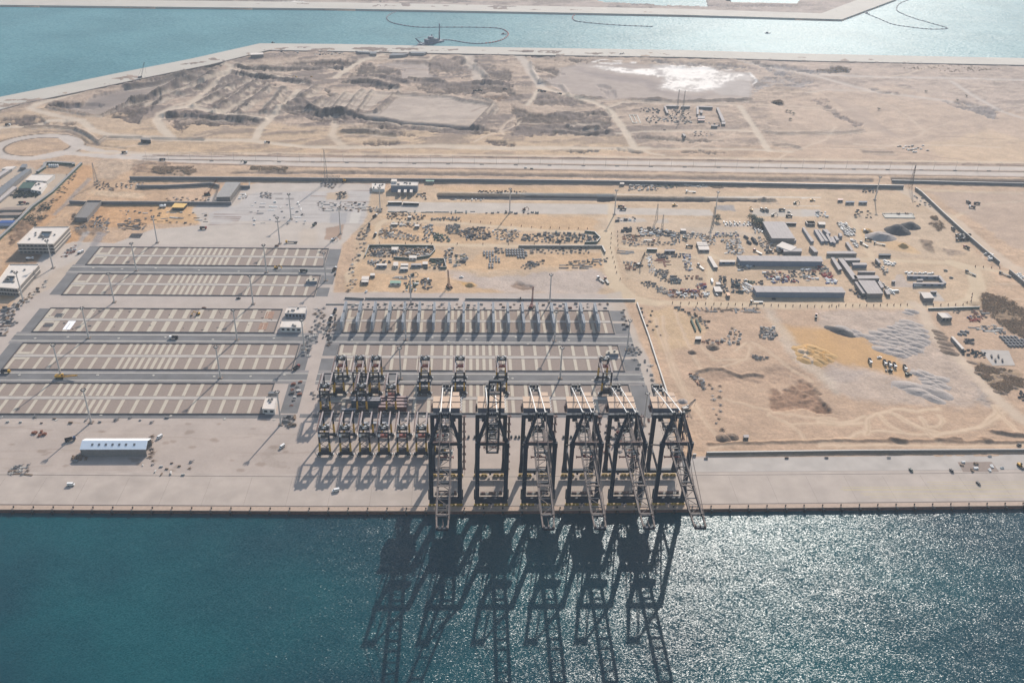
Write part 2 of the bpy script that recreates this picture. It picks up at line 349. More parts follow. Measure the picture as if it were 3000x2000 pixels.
for k in range(150):                                          # single wheel tracks crossing everywhere
    if k < 90: x0, y0, sc_ = rq.uniform(100, 620), rq.uniform(860, 1090), 1.0
    else: x0, y0, sc_ = rq.uniform(-700, 1000), rq.uniform(1320, 1950), 2.4
    a0 = rq.uniform(-.5, .5)+(1.57 if rq.random() < .25 else 0); q = [(x0, y0)]
    for j in range(rq.randint(4, 9)): a0 += rq.uniform(-.35, .35); q.append((q[-1][0]+14*sc_*math.cos(a0), q[-1][1]+11*sc_*math.sin(a0)))
    road(q, rq.uniform(1.2, 2.6)*sc_, alb(226, 204, 180) if k % 3 else alb(160, 138, 120), .8, .8*sc_, rq.uniform(.4, .75), world=True)
# salt pan
paint(T4([(560, 160), (1050, 160), (1400, 200), (1900, 210), (2060, 260), (2100, 330), (2050, 460), (1500, 480), (1100, 470), (800, 470), (500, 440), (300, 340), (240, 320), (400, 240), (410, 200), (540, 180)]), alb(188, 172, 162), 3, 5, 4, .95, .10, .06, -1.5)
paint(T4([(540, 190), (700, 240), (1200, 290), (1320, 340), (1260, 380), (1550, 450), (1750, 440), (1600, 470), (1200, 400), (1150, 330), (700, 280), (560, 220)]), alb(160, 146, 142), 6, 10, 12, .75, .08)
paint(T4([(640, 190), (720, 180), (1000, 200), (1180, 200), (1200, 170), (1500, 180), (1680, 180), (1800, 220), (2020, 240), (2100, 310), (1900, 290), (1860, 350), (1720, 390), (1600, 410), (1400, 400), (1260, 375), (1340, 320), (1300, 270), (1000, 245), (800, 220)]), alb(222, 214, 208), 9, 8, 9, .85, .10)
paint(T4([(700, 185), (1000, 205), (1180, 205), (1500, 185), (1680, 190), (1800, 235), (1980, 250), (1900, 290), (1820, 350), (1700, 385), (1560, 400), (1400, 390), (1300, 370), (1370, 320), (1330, 275), (1000, 240), (800, 215)]), SALT, 10, 8, 4, .9, .08, breakup=.3)
paint(T4([(1700, 380), (1900, 300), (2080, 320), (2050, 440), (1800, 430)]), alb(206, 198, 194), 6, 8, 10, .6, .1)
paint(T4([(1220, 200), (1290, 215), (1310, 265), (1250, 260)]), alb(190, 180, 176), 5, 2, 4, .8)
for q in ([(690, 155), (760, 135), (900, 145), (960, 150), (1060, 155)], [(700, 150), (850, 165), (960, 160)], [(1815, 208), (1900, 216)], [(2050, 250), (2090, 290), (2110, 320), (2080, 335)]):
    road(T4(q), 5, SALT, 2.5, 1.5, .8, rough=.6)
# ponds north of the basin, and the strip behind the far quay
paint([(-400, -30), (3200, -60), (2640, 0), (2460, 52), (2000, 36), (1000, 16), (0, 5), (-400, 0)], alb(186, 172, 166), 8, 10, 8, .8, .3, .4)
for q in ([(0, 0), (500, 12), (900, 5), (700, -20)], [(1000, 2), (1440, 10), (1300, -5)], [(1780, 6), (2000, 14), (2400, 12), (2300, 20), (1850, 18)], [(1500, 24), (2000, 30), (1800, 20)]):
    dig(q, col=alb(148, 134, 130), bk=.4, big=14)
paint([(800, 4), (860, 1), (900, 8), (840, 8)], SALT, 4, 4, 3, .9)
# haul roads of the peninsula
DUST = alb(222, 204, 182)
road(T1([(-60, 900), (0, 880), (180, 870), (360, 830), (560, 830), (640, 900), (760, 930), (1000, 945), (1280, 965), (1700, 968), (1840, 985), (2100, 1012), (2400, 1020)]), 13, DUST, 1.5, 3)
road(PX([(1000, 434), (1250, 430), (1440, 436), (1800, 435), (1900, 433)]), 11, DUST, 1.5, 3)
road(T1([(1180, 950), (1120, 890), (1085, 830), (1110, 780), (1180, 750), (1300, 735), (1450, 765), (1600, 790), (1800, 820), (1860, 810)]), 15, DUST, 1.5, 3)
road(T1([(1760, 960), (1790, 890), (1870, 810), (1960, 720), (2060, 620)]), 12, DUST, 1.5, 3)
road(T1([(560, 830), (400, 800), (280, 770), (210, 750), (260, 715), (400, 680), (520, 645), (620, 600), (760, 560)]), 13, DUST, 2, 4)
road(T1([(1300, 735), (1400, 640), (1500, 560), (1590, 490), (1590, 450), (1520, 430), (1400, 420)]), 12, DUST, 2, 3, .9)
road(T1([(1620, 490), (1800, 515), (2050, 545)]), 8, DUST, 1.5, 3)
road(T1([(1000, 720), (1200, 640), (1400, 570), (1600, 490)]), 9, DUST, 2, 4, .8)
road(T1([(1180, 740), (1500, 640), (1700, 570)]), 6, DUST, 2, 3, .8)
road(T1([(1520, 780), (1640, 710), (1750, 650)]), 12, DUST, 2, 4, .7)
road(T3([(330, 380), (440, 300), (560, 220), (650, 175), (900, 110), (1000, 90)]), 14, DUST, 1.5, 3)
road(T3([(1000, 90), (1400, 95), (2000, 90), (2352, 95)]), 16, alb(210, 196, 180), 2, 5, .8)
road(T3([(300, 870), (320, 960), (280, 1040), (350, 1120), (430, 1175)]), 12, DUST, 2, 4, .7)
road(T3([(600, 175), (1000, 165), (1400, 180), (1500, 95)]), 9, DUST, 2, 4, .7)
road(T3([(1850, 130), (1870, 230), (1960, 320), (1980, 400)]), 24, alb(206, 192, 178), 4, 6, .8)
road(T3([(0, 1180), (400, 1180), (900, 1175), (1500, 1160), (1900, 1170), (2352, 1180)]), 11, DUST, 1.5, 3, .8)
road(T4([(30, 80), (100, 140), (150, 220), (220, 330), (260, 370)]), 18, alb(212, 198, 184), 2, 4, .9)
road(T4([(220, 400), (180, 470), (130, 520)]), 9, DUST, 1.5, 3)
road(T4([(240, 370), (480, 440), (700, 500), (830, 560), (900, 640), (980, 760), (1060, 900)]), 13, DUST, 1.5, 3)
road(T4([(850, 540), (950, 500), (1200, 505), (1500, 520), (1900, 520)]), 9, DUST, 2, 3, .7)
road(T4([(900, 770), (1100, 755), (1500, 745), (1880, 740), (2060, 750)]), 9, DUST, 2, 3, .8)
road(T4([(1960, 530), (2060, 680), (2150, 820), (2210, 915)]), 11, DUST, 1.5, 3)
road(T4([(0, 885), (400, 885), (1050, 905), (1500, 900), (2000, 905), (2400, 925)]), 9, DUST, 1.5, 3, .8)
road(T4([(1100, 905), (1200, 940), (1300, 955)]), 8, DUST, 1.5, 3, .8)
road(R3([(400, 420), (900, 520), (1300, 630), (1700, 680), (1850, 700)]), 15, alb(214, 200, 188), 2, 4, .8)
road(R3([(950, 515), (1400, 535), (1900, 540), (2400, 556)]), 14, alb(214, 202, 192), 2, 3, .8)
road(R3([(1850, 560), (2000, 660), (2200, 770), (2400, 830)]), 10, alb(214, 202, 192), 2, 3, .8)
road(R3([(860, 640), (1000, 620), (1340, 630)]), 8, alb(214, 200, 186), 2, 3, .6)
for k in range(26):                                           # graded windrows
    x0 = 960+k*12; road(R3([(x0, 640+k*4), (x0+110, 720+k*6), (x0+260, 860+k*4)]), 1.8, alb(172, 152, 140), 1.2, 1.2, .35)
for k in range(16):
    y0 = 560+k*34; road(R3([(1250+k*20, y0), (1700+k*10, y0+40), (2400, y0+190)]), 2.4, alb(196, 172, 152), 1.5, 1.5, .35)
berm(R3([(560, 905), (650, 920), (900, 915), (1120, 915), (1240, 895)]), 6, 2.5, alb(150, 138, 126))
for q in ([(640, 1000), (720, 995), (800, 1015)], [(1250, 1045), (1320, 1048), (1440, 1050)]): berm(R3(q), 8, 2, alb(140, 126, 114))
# the dual carriageway with its roundabout, and the earth either side
def hw(y0, y1, y2): return [(-200, y0-6), (300, y0), (1500, y1), (3300, y2)]
ASPH = alb(218, 206, 196)
RB = T1([(260, 1012)])[0]
ctr = g2(*RB); rr = 52.0
ring = [(ctr[0]+rr*math.cos(t)*1.05, ctr[1]+rr*math.sin(t)*.95) for t in np.linspace(0, 2*math.pi, 40)]
road(ring, 17, alb(212, 200, 190), .5, 1.2, 1, world=True)
paint([(ctr[0]+rr*.80*math.cos(t)*1.05, ctr[1]+rr*.80*math.sin(t)*.95) for t in np.linspace(0, 2*math.pi, 40)], alb(212, 180, 148), 1, 0, 1, 1, .2, world=True)
road([(ctr[0]+rr*.83*math.cos(t)*1.05, ctr[1]+rr*.83*math.sin(t)*.95) for t in np.linspace(0, 2*math.pi, 40)], 3, alb(104, 90, 80), .5, 1, 1, world=True)
road([(ctr[0]+rr*1.2*math.cos(t)*1.05, ctr[1]+rr*1.2*math.sin(t)*.95) for t in np.linspace(-.3, 3.4, 30)], 3, alb(110, 96, 84), .5, 1, .9, world=True)
HN = [T1([(440, 950)])[0], T1([(540, 1010)])[0], T1([(700, 1045)])[0], T1([(1200, 1080)])[0], (900, 467), (1500, 472), (2200, 483), (3300, 500)]
HS = [T1([(30, 1080)])[0], T1([(200, 1095)])[0], T1([(420, 1050)])[0], T1([(700, 1075)])[0], T1([(1200, 1105)])[0], (900, 482), (1500, 488), (2200, 499), (3300, 516)]
paint([(500, 452), (1500, 455), (3300, 484), (3300, 525), (1500, 497), (500, 478)], alb(200, 180, 162), 2, 2, 5, .7, .25, .2)
road(HN, 15, ASPH, .4, 1.0, 1, .06); road(HS, 15, ASPH, .4, 1.0, 1, .06)
road(PX([(250, 447), (900, 451), (1500, 456), (2200, 465), (3300, 482)]), 9, alb(226, 204, 178), 1, 2, .8); road(PX([(300, 497), (900, 500), (1500, 504), (2200, 515), (3300, 532)]), 7, alb(222, 198, 170), 1, 2, .8)
road(PX([(450, 454), (900, 455.5), (1500, 460), (2200, 469), (3300, 486)]), 2.6, alb(150, 124, 106), 1, 1, .7, rough=.5)
road(PX([(420, 466), (900, 474.5), (1500, 480), (2200, 491), (3300, 508)]), 3.6, alb(96, 84, 76), .8, 1.0, 1, rough=.5)
road(PX([(420, 458), (900, 459), (1500, 463.5), (2200, 473), (3300, 490)]), 3.4, alb(120, 92, 76), .8, 1.0, .95, rough=.5)
road(PX([(420, 476), (900, 490), (1500, 496), (2200, 508), (3300, 524)]), 3.4, alb(120, 98, 82), .8, 1.0, .95, rough=.5)
for k in range(9):
    a = 500+k*290; road(PX([(a, 448+k*4), (a+120, 449+k*4), (a+210, 450+k*4)]), 4, alb(150, 128, 110), 3, 2, .6, rough=1)
for k in range(30):
    a = 900+k*70; road(PX([(a, 497+.0129*(a-900)), (a+40, 497.5+.0129*(a-900))]), 3, alb(200, 184, 166), 2, 2, .6)
# earth between the carriageway and the perimeter channel
paint([(260, 490), (1500, 500), (2700, 518), (3300, 526), (3300, 560), (2700, 555), (1000, 530), (400, 520)], alb(210, 180, 152), 4, 4, 5, .75, .3, .5)
dig(A2([(0, 30), (380, 30), (420, 60), (380, 110), (200, 110), (0, 90)]), col=alb(150, 128, 106), bk=.3, rough=1.5, dh=0)
dig(A2([(960, 40), (1310, 40), (1300, 65), (960, 60)]), col=alb(146, 124, 102), bk=.1, rough=1.5, dh=0)
paint([(670, 508), (1000, 510), (1500, 516), (2400, 532), (2560, 534), (2560, 524), (1500, 508), (1000, 501), (690, 503)], alb(128, 116, 108), 1.5, 1, 2, .85, .2, .9, -2)
paint([(2610, 521), (3300, 533), (3300, 546), (2615, 535)], alb(84, 84, 88), 1, 0, 1.5, .95, .1, .2, -3)
road(PX([(380, 519), (1000, 528), (1500, 534), (2000, 541), (2640, 549)]), 5, alb(226, 206, 180), .8, 1.5, .8)
# ---------------- the land behind the right-hand yards
OR1 = alb(222, 184, 142)
paint([(1060, 560), (1280, 545), (2500, 560), (2700, 560), (2900, 780), (2900, 900), (1870, 870), (1010, 880)], alb(214, 188, 158), 5, 6, 6, .8, .25, .3)
paint(B1([(820, 130), (2352, 150), (2352, 200), (840, 180)]), OR1, 4, 4, 4, .6, .3, .3)
paint(B1([(360, 380), (900, 370), (2200, 400), (2200, 520), (1700, 500), (1000, 440), (400, 430)]), OR1, 5, 5, 4, .7, .3, .3)
paint(B1([(300, 470), (700, 460), (1100, 500), (1700, 540), (2200, 600), (1500, 620), (340, 620)]), OR1, 6, 5, 4, .7, .35, .5)
paint(B1([(700, 680), (900, 700), (960, 860), (1200, 700), (1650, 720), (2250, 700), (2280, 830), (1700, 830), (1300, 850), (950, 860), (300, 780)]), OR1, 6, 6, 5, .7, .35, .4)
paint(B1([(150, 900), (900, 880), (1400, 960), (1700, 980), (1600, 1040), (900, 1080), (100, 1080)]), OR1, 6, 6, 5, .6, .3, .4)
paint(B1([(900, 880), (1250, 900), (2200, 850), (2290, 1000), (2200, 1080), (1400, 1060), (1100, 1000)]), alb(206, 192, 184), 6, 8, 5, .8, .2, .3)
paint(B1([(1450, 980), (1500, 955), (1650, 1000), (1640, 1025), (1480, 1020)]), BROWN, 4, 3, 3, .8, .3, 1.2, -1)
paint(B1([(1000, 960), (1120, 955), (1150, 990), (1080, 1000)]), alb(226, 180, 110), 3, 2, 2, .9)
paint(B2([(0, 500), (400, 490), (1300, 520), (1700, 560), (1700, 700), (900, 640), (200, 700), (180, 780)]), alb(216, 194, 170), 4, 4, 4, .6, .2, .2)
paint(B2([(230, 850), (900, 870), (1090, 1080), (1170, 1330), (760, 1300), (300, 1120)]), alb(214, 190, 162), 3, 3, 3, .8, .25, .2)
paint(B3([(460, 480), (1000, 420), (1450, 430), (1700, 700), (1600, 950), (800, 900), (560, 640)]), alb(214, 190, 164), 4, 4, 4, .7, .25, .3)
paint(B3([(560, 620), (700, 640), (1000, 740), (1200, 820), (1250, 880), (900, 830), (620, 700), (520, 640)]), alb(224, 188, 142), 4, 4, 4, .75, .2, .3)
# concrete strip roads behind the wall
CONR = alb(212, 202, 192)
paint(B1([(400, 270), (2352, 290), (2352, 375), (1150, 365), (400, 355)]), CONR, .8, 0, 1, .95, .12, .05)
paint(B2([(0, 390), (1200, 410), (1240, 480), (0, 460)]), CONR, 1.2, 0, 1.5, .95, .15, .05)
paint(B2([(1640, 400), (2352, 410), (2352, 490), (1640, 480)]), alb(206, 196, 184), 2, 1, 2, .9, .2, .05)
paint(B3([(0, 410), (180, 420), (220, 480), (0, 490)]), alb(206, 198, 190), 2, 1, 2, .9, .2, .05)
paint(B2([(1265, 365), (1450, 365), (1470, 430), (1260, 415)]), alb(168, 164, 164), 1, 0, 1, .9, .08)
paint(B1([(820, 200), (2352, 205), (2352, 258), (830, 245)]), alb(66, 70, 78), .6, 0, 1, .97, .1, .15, -4)
paint(B2([(0, 275), (1500, 295), (1690, 310), (1690, 330), (1200, 325), (0, 322)]), alb(66, 70, 78), .8, 0, 1, .97, .1, .15, -4)
for q in ([(1700, 315), (1745, 315)], [(1775, 315), (1810, 320)], [(1840, 315), (1880, 320)]): berm(B2(q), 7, 3, alb(130, 120, 110))
# earth roads of the compound
RD = alb(226, 204, 174)
road(B1([(300, 640), (800, 635), (1500, 650), (2290, 650)]), 7.5, RD, .8, 1.5, .9)
road(B1([(290, 1050), (90, 1080), (60, 900), (200, 700), (290, 600), (320, 460), (380, 430), (800, 435), (1200, 470), (1800, 520), (2100, 530), (2280, 600), (2320, 700), (2330, 1000)]), 8, RD, .8, 1.5, .8)
road(PX([(1770, 680), (1785, 760), (1800, 830), (1850, 875), (1920, 890), (2060, 893), (2250, 895), (2600, 900), (2780, 902), (2850, 880), (2865, 840), (2850, 790), (2790, 770)]), 17, RD, .8, 2, .9)
road(PX([(1790, 600), (1790, 700), (1810, 720), (2000, 740), (2080, 770), (2080, 880)]), 8, RD, 1, 2, .8)
road(PX([(2080, 770), (2070, 740), (2120, 765), (2380, 752), (2560, 760), (2780, 770), (2960, 800), (3100, 850)]), 9, RD, 1, 2, .75)
road(PX([(2640, 552), (2720, 600), (2800, 650), (2880, 720), (2960, 780), (3100, 830)]), 18, alb(222, 202, 180), 1.5, 3, .8)
road(PX([(2700, 555), (2830, 562), (3100, 568)]), 9, RD, 1.5, 3, .6); road(PX([(2780, 640), (2900, 595), (3100, 585)]), 6, RD, 1.5, 2, .6)
road(PX([(2500, 640), (2520, 700), (2560, 760)]), 8, RD, 1.5, 2, .6)
paint(PX([(2720, 560), (3300, 560), (3300, 830), (2960, 720), (2800, 620)]), alb(190, 172, 160), 6, 8, 6, .5, .2, .2)
paint(B2([(900, 590), (1300, 600), (1750, 680), (1740, 700), (1000, 680)]), alb(212, 196, 178), 3, 2, 3, .6)
# concrete pads
for q, c in (([(850, 460), (1170, 455), (1200, 510), (880, 505)], CONR), ([(1230, 1280), (1440, 1290), (1510, 1380), (1280, 1380)], CONR), ([(1000, 1100), (1060, 1090), (1120, 1190), (1210, 1190), (1200, 1240), (960, 1230)], alb(200, 184, 172))):
    paint(B3(q), c, .5, 0, .8, .95, .08)
for q, c in (([(200, 495), (500, 510), (530, 545), (240, 550)], alb(206, 196, 186)), ([(640, 520), (740, 510), (760, 555), (620, 555)], alb(206, 196, 186)), ([(1340, 560), (1650, 560), (1640, 590), (1360, 590)], alb(208, 200, 196))):
    paint(B2(q), c, 1, 0, 1, .8, .15)
road(B2([(0, 250), (1200, 268), (2352, 288)]), 1.8, alb(232, 224, 212), .1, .6, 1); road(B2([(0, 262), (1200, 280), (2352, 300)]), 1.4, alb(232, 224, 212), .1, .6, 1)
road(B1([(830, 190), (1500, 195), (2352, 206)]), 1.8, alb(232, 224, 212), .1, .6, 1)
road(B2([(0, 345), (1200, 358), (2352, 375)]), 1.4, alb(226, 216, 202), .1, .6, .9)
road(B3([(0, 290), (190, 285)]), 3, alb(232, 224, 212), .1, .6, 1)
# ---------------- the sand lot right of the cranes
paint(PX([(1868, 890), (2060, 900), (2750, 905), (3000, 930), (3300, 960), (3300, 1325), (2060, 1320), (1985, 1160)]), alb(208, 178, 152), 4, 6, 5, .85, .25, .3)
paint(D1([(0, 180), (250, 160), (520, 300), (450, 480), (300, 520), (120, 560), (60, 480)]), alb(218, 188, 150), 6, 6, 6, .8, .25, .2)
paint(D1([(1130, 270), (1330, 330), (1560, 340), (1725, 380), (1725, 560), (1690, 640), (1500, 690), (1400, 640), (1350, 520), (1220, 420)]), ORANGE, 3, 5, 8, .9, .15, .15)
paint(D2([(0, 330), (250, 420), (430, 430), (560, 520), (740, 620), (840, 740), (930, 870), (800, 820), (680, 780), (450, 720), (240, 690), (100, 650), (0, 660)]), ORANGE, 3, 5, 6, .9, .15, .15)
paint(D1([(1360, 520), (1460, 500), (1640, 550), (1700, 620), (1560, 690), (1420, 660)]), alb(220, 172, 104), 2, 2, 2, .95, .1, 3.2, 1.0)
paint(D2([(0, 550), (80, 560), (140, 620), (80, 660), (0, 650)]), alb(220, 172, 104), 2, 2, 2, .95, .1, 2.2, .6)
paint(D1([(420, 760), (560, 710), (720, 730), (860, 780), (1050, 770), (1200, 690), (1400, 740), (1460, 840), (1300, 860), (1100, 870), (900, 850), (700, 830), (540, 830)]), alb(178, 150, 128), 5, 5, 8, .75, .25, .7, -.8)
berm(D1([(460, 740), (560, 715), (690, 720), (780, 760), (860, 790), (960, 765), (1050, 780)]), 5, 1.6, alb(160, 138, 118), 1, .5)
paint(D1([(1100, 910), (1150, 900), (1200, 950), (1380, 830), (1440, 830), (1520, 930), (1560, 960), (1670, 1120), (1540, 1120), (1350, 1080), (1140, 1100)]), alb(158, 124, 100), 5, 3, 3, .85, .5, 1.4, -1.2)
paint(D2([(0, 960), (60, 1030), (100, 1120), (0, 1120)]), alb(158, 124, 100), 5, 3, 3, .85, .5, 1.4, -1.2)
paint(D2([(0, 190), (900, 190), (960, 300), (1050, 500), (1250, 620), (1500, 900), (1600, 1060), (1300, 1060), (900, 1080), (500, 1020), (300, 1000), (0, 900), (0, 680), (500, 730), (900, 880), (840, 700), (560, 510), (430, 430), (0, 330)]), alb(208, 192, 180), 6, 8, 8, .65, .2, .4)
paint(D2([(440, 430), (620, 370), (720, 330), (820, 290), (950, 330), (970, 440), (880, 590), (780, 590), (720, 600), (560, 540)]), alb(184, 170, 162), 5, 3, 3, .75, .2, .5)
paint(D2([(860, 760), (980, 740), (1130, 820), (1120, 880), (1040, 890)]), alb(160, 150, 146), 3, 2, 3, .7, .2, .5)
paint(D2([(0, 680), (200, 720), (500, 760), (300, 830), (150, 850), (0, 800)]), alb(190, 176, 168), 5, 5, 5, .6, .2, .3)
paint(D2([(1100, 500), (1220, 580), (1150, 600), (1080, 480)]), alb(168, 154, 142), 4, 2, 4, .6)
paint(D2([(1400, 860), (1560, 940), (1600, 1060), (1450, 1030)]), alb(176, 166, 160), 5, 3, 5, .6, .2, .6)
# tyre tracks on the sand
TR = alb(224, 196, 164)
for q in ([(0, 1400), (240, 1370), (420, 1290), (560, 1290), (900, 1330), (1200, 1310), (1500, 1250), (1620, 1130), (1650, 1060)],
          [(430, 1320), (450, 1180), (520, 1140), (700, 1090), (900, 1110), (1100, 1090)], [(560, 1150), (640, 1240), (760, 1300)], [(650, 1120), (800, 1200), (950, 1270), (1100, 1400)],
          [(930, 1160), (1000, 1260), (1090, 1260), (1130, 1200), (1100, 1150)], [(0, 1180), (200, 1220), (330, 1200), (420, 1160)], [(700, 1140), (900, 1260), (1080, 1300)], [(0, 1210), (200, 1240), (400, 1220)],
          [(1060, 1340), (1300, 1290), (1500, 1260), (1620, 1200), (1700, 1120)], [(0, 1430), (500, 1420), (1300, 1440), (1900, 1420)], [(1600, 1060), (1700, 1180), (1850, 1330)]):
    road(D2(q), 4.6, alb(232, 206, 178), 1.6, 1.3, .9); road(D2([(a+8, b+9) for a, b in q]), 1.2, alb(190, 160, 132), 1.6, .8, .5)
for q in ([(60, 250), (110, 420), (180, 640), (250, 820), (360, 1010), (520, 1200), (640, 1350)], [(130, 240), (170, 500), (240, 700), (320, 900), (480, 1100)], [(250, 200), (330, 420), (420, 600), (480, 720)],
          [(700, 700), (900, 640), (950, 520), (900, 480), (800, 560)], [(450, 470), (600, 640), (860, 640)], [(960, 480), (1100, 560), (1280, 700), (1500, 830)], [(700, 1000), (900, 1050), (1150, 1120), (1500, 1170), (1725, 1180)],
          [(560, 1450), (900, 1400), (1300, 1390), (1725, 1370)], [(1250, 1200), (1380, 1290), (1440, 1390)], [(1100, 1140), (1300, 1230), (1500, 1220), (1725, 1230)]):
    road(D1(q), 4.0, alb(228, 202, 174), 1.6, 1.3, .8); road(D1([(a+9, b+6) for a, b in q]), 1.0, alb(182, 152, 128), 1.6, .8, .45)
rg = random.Random(4)
for k in range(70):                                          # faint arcs left by machines turning
    cx, cy = rg.uniform(170, 480), rg.uniform(570, 800); r0 = rg.uniform(8, 40); a0 = rg.uniform(0, 6.28)
    q = [(cx+r0*math.cos(a0+t), cy+r0*math.sin(a0+t)) for t in np.linspace(0, rg.uniform(.8, 2.4), 9)]
    road(q, .9, alb(226, 200, 172) if k % 2 else alb(184, 156, 132), .8, .7, .4, world=True)
paint(D1([(1050, 160), (1150, 180), (1330, 450), (1560, 700), (1725, 860), (1725, 960), (1500, 780), (1250, 560)]), alb(218, 202, 184), 4, 3, 5, .7, .15)
road(D2([(860, 120), (960, 200), (1010, 330), (1120, 480), (1280, 620), (1420, 760), (1560, 920), (1700, 1050), (1882, 1200)]), 13, alb(224, 204, 182), 2, 4, .85)
berm(PX([(2075, 1300), (2500, 1288), (2800, 1292), (3300, 1296)]), 4, 1.2, alb(176, 146, 120), 1.5)
for q in ([(660, 1370), (800, 1390)], [(1080, 1370), (1300, 1360)], [(1500, 1370), (1560, 1370)], [(1600, 1300), (1882, 1340)]): berm(D2(q), 5, 2, alb(160, 134, 112), 2)
# thorn scrub patches darken the earth
paint(D2([(1500, 20), (1700, 60), (1882, 170), (1882, 440), (1700, 340), (1500, 170)]), alb(150, 126, 100), 4, 3, 2, .85, .4, 1.0)
paint(D2([(1400, 640), (1560, 700), (1882, 760), (1882, 900), (1650, 950), (1500, 800)]), alb(160, 138, 110), 5, 4, 4, .7, .4, 1.0)
paint(B3([(1340, 560), (1450, 530), (1530, 600), (1440, 640)]), alb(160, 138, 116), 4, 2, 3, .8, .4, 1.2)
paint(B3([(1240, 730), (1370, 740), (1400, 880), (1300, 820)]), alb(150, 128, 108), 4, 2, 2, .85, .4, 2, 1)
paint(B3([(1510, 830), (1700, 850), (1740, 890), (1560, 910)]), alb(160, 140, 124), 4, 2, 3, .7, .4, 1.5)
paint(B3([(1700, 1380), (1880, 1390), (1890, 1310), (2352, 1500), (2352, 1560), (1900, 1480)]), alb(140, 118, 94), 4, 2, 3, .5, .4, 1.0)
# ---------------- the left-hand land
OR2 = alb(214, 168, 122)
paint(A1([(0, 700), (0, 450), (400, 100), (860, 90), (1300, 60), (1568, 200), (1568, 650), (980, 700), (560, 1000), (200, 1500), (0, 1568)]), alb(206, 172, 138), 4, 5, 5, .75, .3, .6)
paint(A1([(760, 100), (840, 110), (860, 230), (400, 680), (240, 700), (500, 400)]), OR2, 3, 3, 3, .85, .2, .4)
paint(A1([(820, 480), (1400, 470), (1568, 560), (1568, 640), (900, 680), (500, 980), (380, 900), (640, 700)]), OR2, 4, 4, 4, .8, .3, .6)
paint(A2([(0, 400), (540, 420), (560, 560), (400, 590), (0, 590)]), alb(224, 182, 132), 4, 4, 4, .8, .25, .4)
paint(A2([(760, 180), (1120, 200), (1100, 260), (880, 300), (700, 470), (560, 500), (600, 400), (800, 300)]), alb(222, 182, 138), 4, 3, 3, .7, .3, .4)
paint(A1([(860, 330), (1330, 370), (1330, 410), (1000, 400), (840, 370)]), alb(222, 196, 166), 3, 3, 3, .8)
paint(A1([(850, 230), (810, 220), (620, 420), (470, 560), (500, 570), (660, 430)]), alb(168, 158, 152), 1, 1, 2, .8, .1)
paint(A1([(860, 60), (1400, 60), (1050, 230), (880, 230), (880, 150)]), alb(200, 178, 156), 4, 4, 4, .7, .3, .8)
road(A1([(1500, 60), (1150, 210), (900, 330), (700, 500), (420, 690)]), 3, alb(226, 190, 152), 2, 2, .7)
dig(A1([(1200, 100), (1568, 90), (1568, 190), (1200, 190)]), col=alb(156, 130, 108), bk=.2, rough=2, dh=0)
dig(A1([(640, 580), (700, 560), (720, 640), (600, 640)]), bk=.1)
paint(A1([(60, 1020), (360, 1020), (300, 1180), (240, 1300), (100, 1400), (0, 1340), (0, 1100)]), OR2, 3, 3, 3, .7, .3, .4)
paint(A1([(150, 900), (500, 900), (470, 1010), (230, 1020), (20, 1020)]), alb(140, 116, 98), 2, 2, 3, .6, .3, .5)
# scrap and rubble strewn verge, as tone only
dig(A1([(640, 560), (940, 640), (960, 720), (800, 780), (600, 700)]), col=alb(150, 128, 108), bk=.6, rough=1.5, dh=0)
dig(A1([(60, 620), (330, 500), (430, 440), (500, 520), (300, 700), (100, 850)]), col=alb(136, 110, 88), bk=.6, rough=1.5, dh=0, warp=5)
# pale graded slab area of the left yard's back
paint(A2([(380, 440), (640, 270), (1000, 190), (1500, 190), (2130, 200), (2090, 500), (2040, 590), (1830, 800), (1790, 820), (1750, 1300), (1780, 1568), (-1500, 1568), (-1060, 840), (-800, 760), (-400, 780), (0, 640), (460, 600)]), alb(210, 200, 191), 1.5, 1.5, 2, .94, .12, .05)
paint(A2([(980, 280), (1680, 270), (2120, 250), (2050, 580), (860, 560), (560, 600), (540, 480), (820, 400)]), alb(204, 199, 197), 1.5, 1.5, 2, .75, .12, .05)
for k in range(10):
    y = 300+k*32; road(A2([(900-k*20, y), (1400, y+3), (2080, y+1)]), .9, alb(150, 140, 136), .6, .6, .5)
for k in range(5): road(A2([(585-k*10, 520+k*18), (850-k*12, 520+k*18)]), 1.5, alb(134, 104, 92), .3, .7, .9)
for k in range(2): road(A2([(600-k*10, 480+k*12), (1050, 482+k*12)]), 1.3, alb(134, 104, 92), .3, .7, .8)
for k in range(4): road(A2([(1500+k*40, 260+k*55), (1900, 262+k*55), (2110, 262+k*56)]), 1.3, alb(140, 112, 98), .3, .7, .8)
for q in ([(1170, 285), (1260, 285), (1255, 300), (1165, 300)], [(1190, 335), (1270, 335), (1270, 350), (1190, 350)], [(1290, 335), (1370, 335), (1370, 350), (1290, 350)]): paint(A2(q), alb(140, 134, 132), .4, 0, .8, .8)
paint(A2([(1700, 290), (1850, 270), (1900, 300), (1880, 350), (1680, 350)]), alb(206, 180, 150), 3, 2, 2, .8)
paint(A2([(1690, 630), (1860, 590), (1830, 740), (1670, 740)]), alb(176, 148, 128), 1, 0, 1, .9, .2)
paint(A2([(1730, 480), (1900, 475), (1880, 580), (1720, 580)]), alb(176, 174, 176), 1, 0, 1, .8, .1)
paint(A2([(1930, 475), (2030, 475), (2000, 580), (1915, 580)]), alb(222, 216, 208), 1, 0, 1, .9, .1)
paint(A2([(2060, 590), (2130, 600), (2050, 900), (1960, 980), (1850, 1300), (2169, 1300), (2169, 600)]), alb(216, 182, 144), 3, 3, 2, .7, .3, .3)
